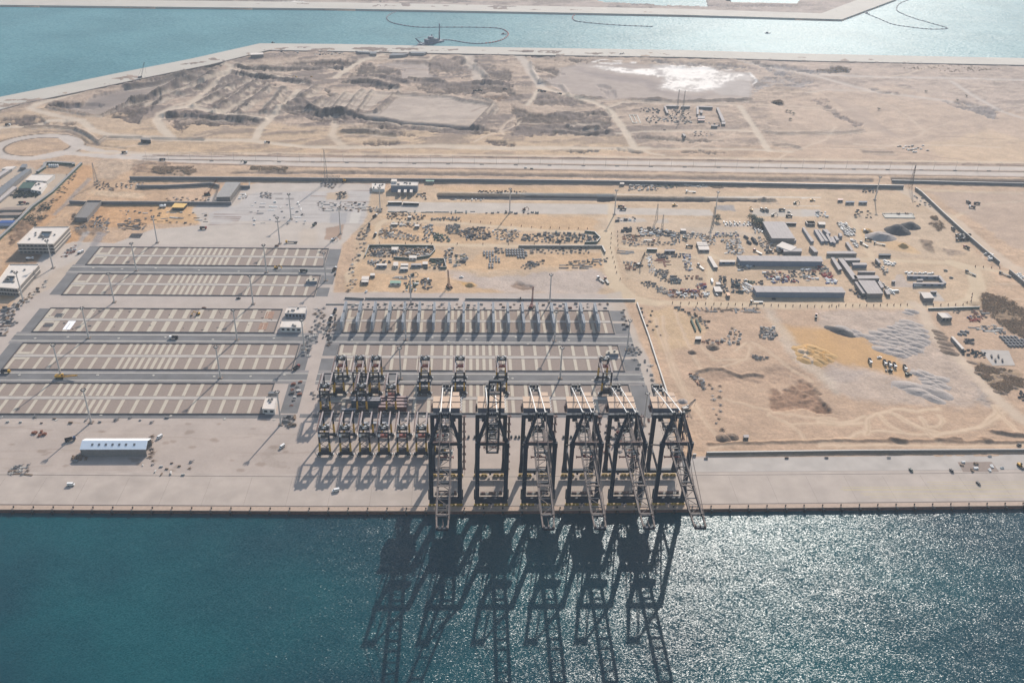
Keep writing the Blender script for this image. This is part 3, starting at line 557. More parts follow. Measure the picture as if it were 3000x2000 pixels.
# roads of pale dust around the blocks
road(PX([(905, 680), (890, 900), (878, 1000), (865, 1100), (850, 1240)]), 22, alb(206, 190, 174), 2, 5, .6)
road(PX([(330, 730), (180, 800), (80, 900), (0, 1010)]), 24, alb(206, 188, 170), 2, 5, .7)
road(PX([(-100, 880), (400, 893), (900, 893)]), 14, alb(210, 188, 164), 3, 5, .6)
paint(A1([(600, 900), (700, 840), (760, 720), (830, 720), (700, 880), (640, 930)]), alb(190, 186, 184), 2, 1, 2, .8)
paint(A1([(900, 720), (980, 730), (850, 920), (760, 960)]), alb(160, 156, 158), 2, 1, 2, .8)
# ---------------- paddock at the far left
paint(A1([(0, 130), (270, 110), (400, 180), (640, 190), (340, 480), (0, 720), (0, 450)]), alb(206, 190, 172), 2, 1, 2, .9, .12, .1)
# quay concrete at left and right, under the aprons
CPAD = alb(203, 186, 170)
paint([(-900, 500), (500, 500), (900, 500), (900, 584), (870, 606), (170, 606), (170, 664), (175, 760), (150, 893), (-148, 893), (-148, 1010), (-430, 1010), (-440, 900), (-520, 760), (-900, 640)], alb(202, 190, 182), 1, 1, 1.5, .93, .08, .0, world=True)
paint([(150, 596), (176, 606), (176, 700), (168, 900), (150, 893), (140, 700)], alb(206, 194, 182), 1, 1, 2, .8, .08, .02, world=True)
paint([(-420, 586), (-140, 586), (-140, 640), (-420, 655)], alb(190, 176, 166), 8, 10, 16, .45, .2, .02, world=True)
for k in range(46):
    x0 = rg.uniform(-420, -150); y0 = rg.uniform(590, 662); L = rg.uniform(10, 60)
    road([(x0, y0), (x0+L*.5, y0+rg.uniform(-2, 2)), (x0+L, y0+rg.uniform(-3, 3))], rg.uniform(.5, 1.6), alb(*( (176, 160, 148) if k % 3 else (216, 202, 188))), .8, .9, rg.uniform(.25, .6), world=True)
for k in range(40):
    x0 = rg.uniform(-430, -140); y0 = rg.uniform(590, 660); r0 = rg.uniform(.8, 3)
    paint([(x0+r0*math.cos(t)*1.6, y0+r0*math.sin(t)) for t in np.linspace(0, 6.2, 7)], alb(150, 130, 114), 1.5, 0, 1, .5, world=True)
for k in range(9):
    r0 = 10+k*1.1; road([(-147+r0*math.cos(t), 609+r0*math.sin(t)*.85) for t in np.linspace(1.6, 4.9, 14)], .5, alb(160, 146, 134), .2, .5, .45, world=True)
# ---------------- relief
farf = smooth(1150, 1500, GY)
RG = 1-np.abs(fbm(GX/26, GY/18, 71, 4))*5.5; RG2 = 1-np.abs(fbm(GX/70+5, GY/34, 83, 4))*6; RG3 = 1-np.abs(fbm(GX/9+3, GY/7, 97, 3))*4
wild = np.clip(GR/.45, 0, 3)
GC *= (1+wild*(.10*np.clip(RG, 0, 1)**3-.12*np.clip(RG2, 0, 1)**4*(.5+farf)+.10*NS+.10*NT+.06*NM-.06*np.clip(RG3, 0, 1)**2))[:, None]
zone = np.exp(-((GX+110)/430)**4)
n5 = fbm((GX+GY*.55)/60, (GY-GX*.35)/20, 113, 5)
dk = np.clip(smooth(.07-.07*zone, .16-.05*zone, n5)*farf*np.clip(wild, 0, 1.3)*(.35+.5*zone), 0, .85)[:, None]
GH += dk[:, 0]*1.5
GC = GC*(1-dk)+np.array(alb(132, 116, 108))*dk
GC = GC*(1-.12*farf[:, None])+(GC.mean(1, keepdims=True)*np.array((1.08, .98, .95)))*(.12*farf[:, None])
GH += GR*(NM*1.2+NS*0.9)*2.2+np.clip(RG2, 0, 1)**2*farf*np.clip(GR, 0, 1)*1.6
# water basins are dug out; quay lines are straight
bas = nsw + fsw[::-1]
bas2 = nsw + [(3500, 1700), (3500, 9000), fsw[-1]] + [(fsw[-1][0]+1500, 9000)] + fsw[::-1][1:]
basin = nsw + [(4200, 1900), (4200, 4200), (fsw[-1][0]+(4200-fsw[-2][1])*(fsw[-1][0]-fsw[-2][0])/(fsw[-1][1]-fsw[-2][1])-140, 4200)] + fsw[::-1]
sb = sdf(basin, GX, GY)
GH = np.where((sb < -2), -14.0, GH)
sel1 = (sb < 30) & (sb > -2); GH[sel1] *= smooth(6, 30, sb[sel1])
for pd in ([(1760, 4), (1990, 14), (2070, 16), (2060, -30), (1700, -40)], [(2120, 0), (2145, 6), (2200, 8), (2330, 9), (2360, -20), (2100, -20)]):
    i, a = mask_poly([g2(*p) for p in pd], 4, 8, 3); GH[i] = GH[i]*(1-a)-6*a
flat = sdf([(-900, 500), (900, 500), (900, 600), (175, 606), (178, 880), (-148, 893), (-150, 1010), (-430, 1010), (-450, 880), (-560, 700), (-900, 620)], GX, GY)
GH *= smooth(0, 4, flat)*0.98+0.0
GH = np.where((GH > -10), np.maximum(GH, -9), GH)
GH -= 0.05
GC = np.clip(GC*np.array((1.06, 1.0, .94)), 0.01, 0.9)
me = bpy.data.meshes.new('ground')
nv = len(GX); me.vertices.add(nv)
co = np.empty((nv, 3), np.float32); co[:, 0] = GX; co[:, 1] = GY; co[:, 2] = GH
me.vertices.foreach_set('co', co.ravel())
ii = np.arange(NY-1)[:, None]*NX+np.arange(NX-1)[None, :]; ii = ii.ravel()
q = np.stack([ii, ii+1, ii+NX+1, ii+NX], 1).astype(np.int32)
me.loops.add(q.size); me.loops.foreach_set('vertex_index', q.ravel())
me.polygons.add(len(q)); me.polygons.foreach_set('loop_start', np.arange(len(q), dtype=np.int32)*4)
me.polygons.foreach_set('loop_total', np.full(len(q), 4, np.int32)); me.update(calc_edges=True)
me.polygons.foreach_set('use_smooth', np.ones(len(q), bool))
ca = me.color_attributes.new('earth', 'FLOAT_COLOR', 'POINT')
ca.data.foreach_set('color', np.concatenate([GC, smooth(.02, .25, GR)[:, None]], 1).astype(np.float32).ravel())
gm = bpy.data.materials.new('earth'); gm.use_nodes = True; nt = gm.node_tree; b = nt.nodes['Principled BSDF']
at = nt.nodes.new('ShaderNodeAttribute'); at.attribute_name = 'earth'
geo = nt.nodes.new('ShaderNodeNewGeometry')
n1 = nt.nodes.new('ShaderNodeTexNoise'); n1.inputs['Scale'].default_value = .42; n1.inputs['Detail'].default_value = 5; n1.inputs['Roughness'].default_value = .65
n2 = nt.nodes.new('ShaderNodeTexNoise'); n2.inputs['Scale'].default_value = .055; n2.inputs['Detail'].default_value = 4
nt.links.new(geo.outputs['Position'], n1.inputs['Vector']); nt.links.new(geo.outputs['Position'], n2.inputs['Vector'])
r1 = nt.nodes.new('ShaderNodeMapRange'); r1.inputs[1].default_value = .3; r1.inputs[2].default_value = .7; r1.inputs[3].default_value = .82; r1.inputs[4].default_value = 1.16
r2 = nt.nodes.new('ShaderNodeMapRange'); r2.inputs[1].default_value = .3; r2.inputs[2].default_value = .7; r2.inputs[3].default_value = .92; r2.inputs[4].default_value = 1.07
nt.links.new(n1.outputs['Fac'], r1.inputs[0]); nt.links.new(n2.outputs['Fac'], r2.inputs[0])
mu = nt.nodes.new('ShaderNodeMath'); mu.operation = 'MULTIPLY'; 
mf = nt.nodes.new('ShaderNodeMapRange'); mf.inputs[3].default_value = .25; mf.inputs[4].default_value = 1.0; nt.links.new(at.outputs['Alpha'], mf.inputs[0])
ml = nt.nodes.new('ShaderNodeMix'); ml.data_type = 'FLOAT'; ml.inputs['A'].default_value = 1.0; nt.links.new(mf.outputs[0], ml.inputs['Factor']); nt.links.new(r1.outputs[0], ml.inputs['B'])
nt.links.new(ml.outputs['Result'], mu.inputs[0]); nt.links.new(r2.outputs[0], mu.inputs[1])
sc = nt.nodes.new('ShaderNodeVectorMath'); sc.operation = 'SCALE'; nt.links.new(at.outputs['Color'], sc.inputs[0]); nt.links.new(mu.outputs[0], sc.inputs['Scale'])
nt.links.new(sc.outputs[0], b.inputs['Base Color']); b.inputs['Roughness'].default_value = .9; b.inputs['Specular IOR Level'].default_value = .15
bp = nt.nodes.new('ShaderNodeBump'); bp.inputs['Distance'].default_value = .35; nt.links.new(n1.outputs['Fac'], bp.inputs['Height']); nt.links.new(mf.outputs[0], bp.inputs['Strength']); nt.links.new(bp.outputs[0], b.inputs['Normal'])
me.materials.append(gm)
go = bpy.data.objects.new('ground', me); COL.objects.link(go); tag(go, 'sandy building land with haul tracks, pits and pale graded earth', kind='structure')
del W1, W2, w1, w2, NB, NM, NS, NT, NST
# ---------------- water
def water_mat(name, col, col2, rough, waves, spec=.3):
    m = bpy.data.materials.new(name); m.use_nodes = True; nt = m.node_tree; b = nt.nodes['Principled BSDF']
    b.inputs['Roughness'].default_value = rough; b.inputs['IOR'].default_value = 1.33; b.inputs['Specular IOR Level'].default_value = spec
    g = nt.nodes.new('ShaderNodeNewGeometry'); mp = nt.nodes.new('ShaderNodeMapping'); mp.inputs['Rotation'].default_value[2] = R(28); mp.inputs['Scale'].default_value = (.8, 1.8, 1.0)
    nt.links.new(g.outputs['Position'], mp.inputs[0]); prev = None
    for scale, slope, det in waves:
        a = nt.nodes.new('ShaderNodeTexNoise'); a.inputs['Scale'].default_value = scale; a.inputs['Detail'].default_value = det; a.inputs['Roughness'].default_value = .55
        nt.links.new(mp.outputs[0], a.inputs['Vector'])
        v = nt.nodes.new('ShaderNodeVectorMath'); v.operation = 'MULTIPLY_ADD'; v.inputs[1].default_value = (slope, slope, 0); v.inputs[2].default_value = (-slope/2, -slope/2, 0)
        nt.links.new(a.outputs['Color'], v.inputs[0])
        if prev is None: prev = v
        else:
            ad = nt.nodes.new('ShaderNodeVectorMath'); ad.operation = 'ADD'; nt.links.new(prev.outputs[0], ad.inputs[0]); nt.links.new(v.outputs[0], ad.inputs[1]); prev = ad
    up = nt.nodes.new('ShaderNodeVectorMath'); up.operation = 'ADD'; up.inputs[1].default_value = (0, 0, 1); nt.links.new(prev.outputs[0], up.inputs[0])
    no = nt.nodes.new('ShaderNodeVectorMath'); no.operation = 'NORMALIZE'; nt.links.new(up.outputs[0], no.inputs[0]); nt.links.new(no.outputs[0], b.inputs['Normal'])
    c = nt.nodes.new('ShaderNodeTexNoise'); c.inputs['Scale'].default_value = .006; c.inputs['Detail'].default_value = 3; nt.links.new(g.outputs['Position'], c.inputs['Vector'])
    mx = nt.nodes.new('ShaderNodeMix'); mx.data_type = 'RGBA'; mx.inputs['A'].default_value = (*col, 1); mx.inputs['B'].default_value = (*col2, 1)
    mr = nt.nodes.new('ShaderNodeMapRange'); mr.inputs[1].default_value = .38; mr.inputs[2].default_value = .62; nt.links.new(c.outputs['Fac'], mr.inputs[0]); nt.links.new(mr.outputs[0], mx.inputs['Factor']); nt.links.new(mx.outputs['Result'], b.inputs['Base Color'])
    return m
WSEA = water_mat('sea_water', (.000, .031, .044), (.000, .058, .068), .22, ((.95, 1.1, 2), (2.4, .6, 1), (.06, .18, 2)), .23)
WBAS = water_mat('basin_water', (.055, .165, .185), (.075, .20, .22), .5, ((.25, .9, 2), (.9, .5, 1), (.012, .10, 2)), .11)
tag(MB().poly([(-3000, -600), (3000, -600), (3000, 546), (-3000, 546)], -3.0).build('sea', WSEA), 'dark teal sea with small glittering waves in front of the quay', kind='structure')
tag(MB().poly(basin, -3.0).build('basin', WBAS), 'pale turquoise water of the far basin', kind='structure')
pq = MB()
for pd in ([(1760, 4), (1990, 14), (2070, 16), (2060, -30), (1700, -40)], [(2120, 0), (2145, 6), (2200, 8), (2330, 9), (2360, -20), (2100, -20)]):
    q = [g2(*p) for p in pd]; cc = (sum(p[0] for p in q)/len(q), sum(p[1] for p in q)/len(q)); pq.poly([(cc[0]+(p[0]-cc[0])*1.5, cc[1]+(p[1]-cc[1])*1.5) for p in q], -3.0)
tag(pq.build('salt_pond', WBAS), 'pale shallow ponds beyond the far quay', kind='structure')
# ================================================================ quays, aprons and yard blocks
M_APR = mat('apron_concrete', alb(204, 186, 171), .85, noise=.15, nscale=.06, detail=5)
M_APR2 = mat('apron_concrete_pale', alb(205, 192, 180), .85, noise=.14, nscale=.07, detail=5)
M_COPE = mat('coping_concrete', alb(206, 178, 156), .85, noise=.12, nscale=.4)
M_FACE = mat('quay_face', alb(120, 84, 74), .9, noise=.35, nscale=.6)
M_RUBBER = mat('black_rubber', (.012, .012, .014), .8)
M_RAIL = mat('crane_rail', alb(120, 104, 94), .6, noise=.2)
M_ASPH = mat('asphalt', alb(130, 126, 124), .9, noise=.22, nscale=.07, detail=5)
M_ASPH2 = mat('asphalt_margin', alb(154, 146, 142), .9, noise=.2, nscale=.1, detail=5)
M_GRAV = mat('brown_gravel', alb(170, 150, 136), .95, noise=.10, nscale=.5, detail=5)
M_BEAM = mat('cream_concrete', alb(218, 202, 180), .85, noise=.07, nscale=.3)
M_KERB = mat('dark_kerb', alb(84, 82, 84), .8, noise=.1)
M_LINE = mat('runway_concrete', alb(222, 212, 196), .85, noise=.06)
M_YEL = mat('yellow_road_paint', alb(228, 206, 130), .8)
qe = [(-900, 552.5), (-600, 548.0), (-345, 544.3), (-119, 540.9), (34, 540.2), (165, 541.2), (434, 543.4), (900, 547.5)]
def qy(x):
    for (x0, y0), (x1, y1) in zip(qe[:-1], qe[1:]):
        if x0 <= x <= x1: return y0+(y1-y0)*(x-x0)/(x1-x0)
    return 545.0
def band(mb, y0, y1, z0, z1):      # strip that follows the quay line, at offsets y0..y1 from its edge
    for (xa, ya), (xb, yb) in zip(qe[:-1], qe[1:]):
        mb.prism([(xa, ya+y0), (xb, yb+y0), (xb, yb+y1), (xa, ya+y1)], z0, z1)
    return mb
q = MB(); band(q, 1.2, 44, -2.0, 0.0)
quay = q.build('quay_apron', M_APR); tag(quay, 'long beige concrete apron along the quay edge', kind='structure')
f = MB(); band(f, .25, 1.2, -9, .03); f.m = 1; band(f, 0, .25, -9, -.5)
tag(f.build('quay_wall', [M_COPE, M_FACE]), 'concrete quay wall with reddish brown face above the sea', kind='structure')
f = MB(); band(f, 1.2, 5.0, .004, .03); tag(f.build('quay_coping', M_COPE), 'paler coping strip behind the quay edge', kind='structure')
f = MB()
for yy, ww in ((5.2, .35), (5.9, .2), (40.6, .35)): band(f, yy, yy+ww, .0, .09)
tag(f.build('crane_rails', M_RAIL), 'pair of long dark crane rails along the apron', kind='structure')
f = MB(); f.prism([(150, 586), (900, 592), (900, 615), (176, 604)], -1.5, .008)
tag(f.build('apron_pad', M_APR2), 'pale grey concrete pad behind the landward crane rail', kind='structure')
# yellow lane lines at the right
f = MB(); f.m = 0
for k, (a, b_, y) in enumerate(((238, 470, 566.2), (236, 470, 563.6), (238, 470, 562.6), (250, 470, 558.6), (252, 470, 557.0), (256, 470, 553.6), (310, 470, 572.4), (310, 470, 569.4))):
    f.box((a+b_)/2+60, y+.3, .012, b_-a, .28, .01)
tag(f.build('lane_lines', M_YEL), 'thin yellow lane lines painted on the right end of the apron', kind='structure')
f = MB(); f.poly([g2(2805, 1353), g2(2905, 1352), g2(2927, 1381), g2(2822, 1382)], .016); tag(f.build('service_pit', M_GRAV), 'brown gravel rectangle sunk in the pale apron', kind='structure')
# expansion joints
f = MB(); 
for k in range(30): f.box(-420+k*31.5, 563, .010, .12, 36, .006)
tag(f.build('joints', M_RAIL), 'faint expansion joints across the apron', kind='structure')
# fenders, bollards
fm = MB(); fm.box(0, -.5, -2.2, 1.5, 1.0, 3.6); fm.tube((0, -.2, -1.2), (0, -1.3, -1.2), .8, .8, 8); fm.tube((0, -.2, -3), (0, -1.3, -3), .8, .8, 8); fm.box(0, -1.5, -2.1, 1.7, .35, 4.0)
bm = MB(); bm.tube((0, 2.3, .02), (0, 2.3, .9), .45, .35, 8); bm.tube((0, 2.3, .9), (0, 2.3, 1.3), .65, .6, 8)
f0 = b0 = None
x = -409.0; n = 0
while x < 520:
    y = qy(x)
    if f0 is None:
        f0 = fm.build('fender', M_RUBBER, loc=(x, y, 0)); b0 = bm.build('bollard', M_RUBBER, loc=(x, y, 0))
        tag(f0, 'black rubber fender hung on the quay face at the waterline', 'fender', 'fenders along the quay face'); tag(b0, 'black iron mooring bollard on the quay edge', 'bollard', 'mooring bollards on the quay edge')
    else:
        for o in (f0, b0):
            c = o.copy(); c.location = (x, y, 0); COL.objects.link(c)
    x += 14.55; n += 1
# ---- far quays
def shore_strip(pts, wid, side, name, label, mt, z1=1.0, world=True):
    q = MB(); off = []
    for i, p in enumerate(pts):
        a = pts[max(i-1, 0)]; b_ = pts[min(i+1, len(pts)-1)]; dx, dy = b_[0]-a[0], b_[1]-a[1]; L = math.hypot(dx, dy)
        off.append((p[0]-dy/L*wid*side, p[1]+dx/L*wid*side))
    for i in range(len(pts)-1): q.prism([pts[i], pts[i+1], off[i+1], off[i]], -12, z1)
    return tag(q.build(name, mt), label, kind='structure')
M_FQ = mat('far_quay_concrete', alb(214, 202, 186), .85, noise=.08, nscale=.02, detail=4)
shore_strip(nsw, 62, -1, 'basin_quay_near', 'broad pale concrete quay on the near side of the basin', M_FQ)
shore_strip(fsw, 75, 1, 'basin_quay_far', 'broad pale concrete quay on the far side of the basin', M_FQ)
M_DL = mat('dark_joint', alb(150, 138, 128), .9)
off = []
for i, p in enumerate(nsw):
    a = nsw[max(i-1, 0)]; b_ = nsw[min(i+1, len(nsw)-1)]; dx, dy = b_[0]-a[0], b_[1]-a[1]; L = math.hypot(dx, dy); off.append((p[0]+dy/L*64, p[1]-dx/L*64))
q = MB()
for a, b_ in zip(off[:-1], off[1:]): q.bar((a[0], a[1], .6), (b_[0], b_[1], .6), 2.6, 2.4)
tag(q.build('basin_quay_wall', M_DL), 'low dark wall behind the near quay of the basin', kind='structure')
# ---- yard blocks
def block(x0, x1, y0, y1, name, label, dense=(.40, .60), mode='full', first=2.0, side='left'):
    root = empty(name, label, 'paved block', ((x0+x1)/2, (y0+y1)/2, 0), group='paved stacking blocks of the container yard'); cx, cy = (x0+x1)/2, (y0+y1)/2
    a, b_, c, d = x0-cx, x1-cx, y0-cy, y1-cy
    g = MB(); g.box(0, 0, -.2, x1-x0, y1-y0, .46); g.build('gravel_bed', M_GRAV, root)
    k = MB()
    for yy, h in ((c, .85), (d, .85)): k.box(0, yy, .3, x1-x0+1.0, .9, h)
    for xx in (a, b_): k.box(xx, 0, .3, .9, y1-y0-1.2, .8)
    k.build('kerb', M_KERB, root)
    t = MB(); t.box(0, .6, .05, x1-x0-2, 4.4, .40); t.build('track', M_APR2, root)
    s = MB(); xs = []; pos = a+first+1.0
    st = 12.45 if mode == 'full' else 13.6; L = x1-x0
    i0 = int(dense[0]*L/st); i1 = int(dense[1]*L/st) if mode == 'full' else i0
    bw = 2.9 if mode == 'full' else 4.6
    kx = 0
    while pos < b_-2:
        xs.append(pos); kk = int((pos-a-first)/st+.01)
        pos += st/2 if i0 <= (pos-a)/st < i1 else st
    yh = (y1-y0)/2
    for xx in xs:
        for (ya, yb) in ((c+1.0, -2.2), (3.4, d-1.0)):
            s.box(xx, (ya+yb)/2, .045, bw, yb-ya, .40)
            if mode != 'full': s.box(xx+.4, (ya+yb)/2, .16, .5, (yb-ya)*.6, .30)
    s.build('runway_bars', M_BEAM, root)
    if mode != 'full':
        e_ = MB(); rz_ = random.Random(5)
        for k in range(26): e_.box(rz_.uniform(a+4, b_-4), rz_.uniform(c+3, d-3), .3, rz_.uniform(.6, 3), rz_.uniform(.4, 1.6), .25)
        e_.build('loose_boards', M_KERB, root)
        e_ = MB(); e_.box(b_-11, 12, .06, 8, 15, .40); e_.box(b_-13, -11, .06, 8, 14, .40); e_.build('bare_earth', mat('bare_earth', alb(184, 144, 120), .95, noise=.3, nscale=.4), root)
        e_ = MB(); e_.box(a+14, 9, .06, 8, 8, .40); e_.box(a+11, -11, .06, 9, 6, .4); e_.build('open_pit', M_KERB, root)
        e_ = MB(); e_.box(a+31, -11, .10, 7, 17, .42); e_.build('white_sheet', mat('white_sheet', alb(244, 240, 240, .95), .8), root)
    p = MB(); p.box(a+8.5, 5.4, .05, 10, 4, .36); p.box(a+8.5, -4.0, .05, 10, 3.6, .36); p.build('end_pad', M_BEAM, root)
    return root
LX0, LX1, RX0, RX1 = -425.0, -162.5, -124.0, 148.5
block(LX0, LX1, 954.5, 1001, 'yard_block', 'brown gravel yard block with cream bars, farthest of the left yard')
block(LX0, LX1, 883, 932, 'yard_block', 'brown gravel yard block, second from the back of the left yard')
block(LX0, -191, 805.5, 853.5, 'yard_block', 'half finished yard block with two white sheds at its right end', mode='open')
block(LX0, LX1, 737, 784, 'yard_block', 'brown gravel yard block second nearest the quay in the left yard')
block(LX0-90, LX1-12, 666.5, 714.5, 'yard_block', 'brown gravel yard block nearest the quay in the left yard', dense=(.45, .62))
block(RX0, RX1, 806.5, 854.5, 'yard_block', 'yard block carrying the row of tall steel racks')
block(RX0, RX1, 736.5, 784, 'yard_block', 'brown gravel yard block in the middle of the right yard')
block(RX0, RX1, 667.5, 713.5, 'yard_block', 'yard block behind the blue quay cranes, with gantries over its left end')
# ---- lanes between blocks: margins, asphalt, runway lines
def lane(x0, x1, y0, y1, end0=14, end1=16, skew=0):
    m1 = MB(); m1.prism([(x0-end0, y0), (x1+end1, y0), (x1+end1, y1), (x0-end0, y1)], -.3, .004); m1.m = 1
    w_ = (y1-y0); ya = y0+w_*.24; yb = y1-w_*.24
    m1.prism([(x0-end0, ya), (x1+end1, ya), (x1+end1, yb), (x0-end0, yb)], -.3, .010); m1.m = 2
    for yy in (ya, yb): m1.box((x0-end0+x1+end1)/2, yy, .012, x1+end1-x0+end0, 1.1, .05)
    return m1
for (x0, x1, y0, y1) in ((LX0, LX1, 932, 954.5), (LX0, LX1, 784, 805.5), (LX0-90, LX1, 714.5, 737), (RX0, RX1, 784, 806.5), (RX0, RX1, 713.5, 736.5)):
    tag(lane(x0, x1, y0, y1).build('yard_lane', [M_ASPH2, M_ASPH, M_LINE]), 'dark asphalt truck lane with pale runway lines between yard blocks', kind='structure')
e = MB()
for (x0, x1, ya, yb) in ((LX0-13, LX0-1, 883, 932), (LX0-12, LX0-1, 954.5, 1003), (LX0-12, LX0-1, 737, 784), (LX0-11, LX0-1, 805.5, 853), (LX1+1, LX1+14, 883, 903), (LX1+1, LX1+16, 911, 932), (LX1+1, LX1+15, 954.5, 1001), (LX1+1, LX1+12, 737, 784), (LX1+1, LX1+16, 668, 714),
                         (RX1+1, RX1+17, 667, 713), (RX1+1, RX1+16, 737, 758), (RX1+1, RX1+16, 763, 784), (RX1+1, RX1+16, 806.5, 828), (RX1+1, RX1+16, 833, 855), (RX0-14, RX0-1, 763, 784), (RX0-14, RX0-1, 737, 758)):
    e.prism([(x0, ya), (x1, ya), (x1, yb), (x0, yb)], -.3, .006)
for (x0, x1, y) in ((LX0-90, LX1+14, 664), (RX0-20, RX1+24, 665)): e.prism([(x0, y-3.4), (x1, y-3.4), (x1, y+2), (x0, y+2)], -.3, .005)
tag(e.build('end_aprons', M_ASPH), 'dark asphalt turning patches at the ends of the yard blocks', kind='structure')
# manhole covers and small pale slabs in the lanes
rgm = random.Random(8); mh0 = None
for (x0, x1, y) in ((LX0, LX1, 943), (LX0, LX1, 795), (LX0, LX1, 726), (RX0, RX1, 795), (RX0, RX1, 725), (LX0, LX1, 662), (RX0, RX1, 788), (RX0, RX1, 663)):
    xx = x0+rgm.uniform(5, 30)
    while xx < x1:
        lo = (xx, y+rgm.uniform(-4, 4), .02)
        if mh0 is None:
            mm = MB(); mm.box(0, 0, .1, 2.2, 2.0, .22); mm.box(0, 0, .24, 1.1, 1.1, .1); mh0 = mm.build('drain_cover', M_LINE, loc=lo); tag(mh0, 'small pale square drain cover in an asphalt lane', 'drain cover', 'drain covers in the yard lanes')
        else:
            c = mh0.copy(); c.location = lo; c.rotation_euler.z = rgm.uniform(0, 1); COL.objects.link(c)
        xx += rgm.uniform(28, 60)
# ================================================================ quay cranes
M_NAVY = mat('navy_paint', (.004, .014, .030), .6, noise=.25, nscale=.3, spec=.2)
M_DUST_GLARE = mat('dust_glare_walkway', alb(160, 142, 132, .42), .8, noise=.35, nscale=.7)  # tan tone mixes dust with sun glare painted onto the boom tops
M_YELB = mat('yellow_bogie', alb(196, 156, 60, .6), .6, noise=.3, nscale=.8)
M_ROOF = mat('house_roof', alb(228, 196, 168, .7), .9, noise=.06)
M_HOUSE = mat('house_wall', alb(140, 140, 150, .6), .7, noise=.1)
M_WHITE = mat('white_paint', alb(236, 232, 226, .85), .55, noise=.06)
M_STEEL = mat('grey_steel', alb(176, 168, 160, .6), .55, noise=.2, nscale=.5)
M_RED = mat('dark_red_paint', alb(140, 52, 44, .7), .6, noise=.2)
M_MACH = mat('machinery_black', (.03, .032, .036), .6, noise=.5, nscale=1.2)
M_REDBR = mat('red_oxide_edge', alb(128, 92, 84, .5), .7, noise=.3)
GZ = 53.0
def boom_parts(root, ang):
    """boom hinged at (0,-3,GZ); local frame runs along -y"""
    hy, hz = -3.0, GZ
    ca, sa = math.cos(ang), math.sin(ang)
    def T(x, l, u): return (x, hy - l*ca - u*sa*0 - (-u)*0 + (u*sa)*1.0, hz + l*sa + u*ca)   # l along the boom, u across it (up when lowered)
    L = 82.0
    b = MB(); w_ = MB(); r = MB()
    for sx in (-1, 1):
        b.bar(T(sx*4.0, 0, 0), T(sx*4.0, L-13, 0), 1.1, 2.2); b.bar(T(sx*4.0, L-13, 0), T(sx*3.6, L, .2), .9, 1.6)
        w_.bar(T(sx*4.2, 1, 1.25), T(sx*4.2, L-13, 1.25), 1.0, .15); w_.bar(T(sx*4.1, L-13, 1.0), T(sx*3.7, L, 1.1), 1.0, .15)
        r.bar(T(sx*5.0, 1, 2.1), T(sx*5.0, L-13, 2.1), .12); r.bar(T(sx*4.0, 4, -1.3), T(sx*4.0, L-14, -1.3), .3)
    n = 8
    for i in range(n+1):
        l = i*(L-13)/n; b.bar(T(-4, l, -.2), T(4, l, -.2), .55 if i not in (0, 4, 8) else 1.1)
    s = -1
    for i in range(n):
        l0 = i*(L-13)/n; l1 = (i+1)*(L-13)/n; r.bar(T(s*4, l0, .3), T(-s*4, l1, .3), .38); s = -s
    b.bar(T(-3.7, L, .2), T(3.7, L, .2), 1.6, 1.8)
    for sx in (-3, 0, 3): w_.bar(T(sx, L, 1.4), T(sx, L-1.6, 1.6), .9, .9)
    w_.bar(T(-4.6, L-13, 1.4), T(4.6, L-13, 1.4), 1.3, .3); w_.bar(T(-4.6, 40, 1.6), T(4.6, 40, 1.6), 1.4, .4)
    r.bar(T(0, L-11, -1), T(.6, L-4, -1), .35)
    bo = b.build('boom', M_NAVY, root); w_.build('boom_walkway', M_DUST_GLARE, bo); r.build('boom_bracing', M_DUST_GLARE if ang < .2 else M_NAVY, bo)  # bracing takes the painted glare and dust tone only on a lowered boom
    return T
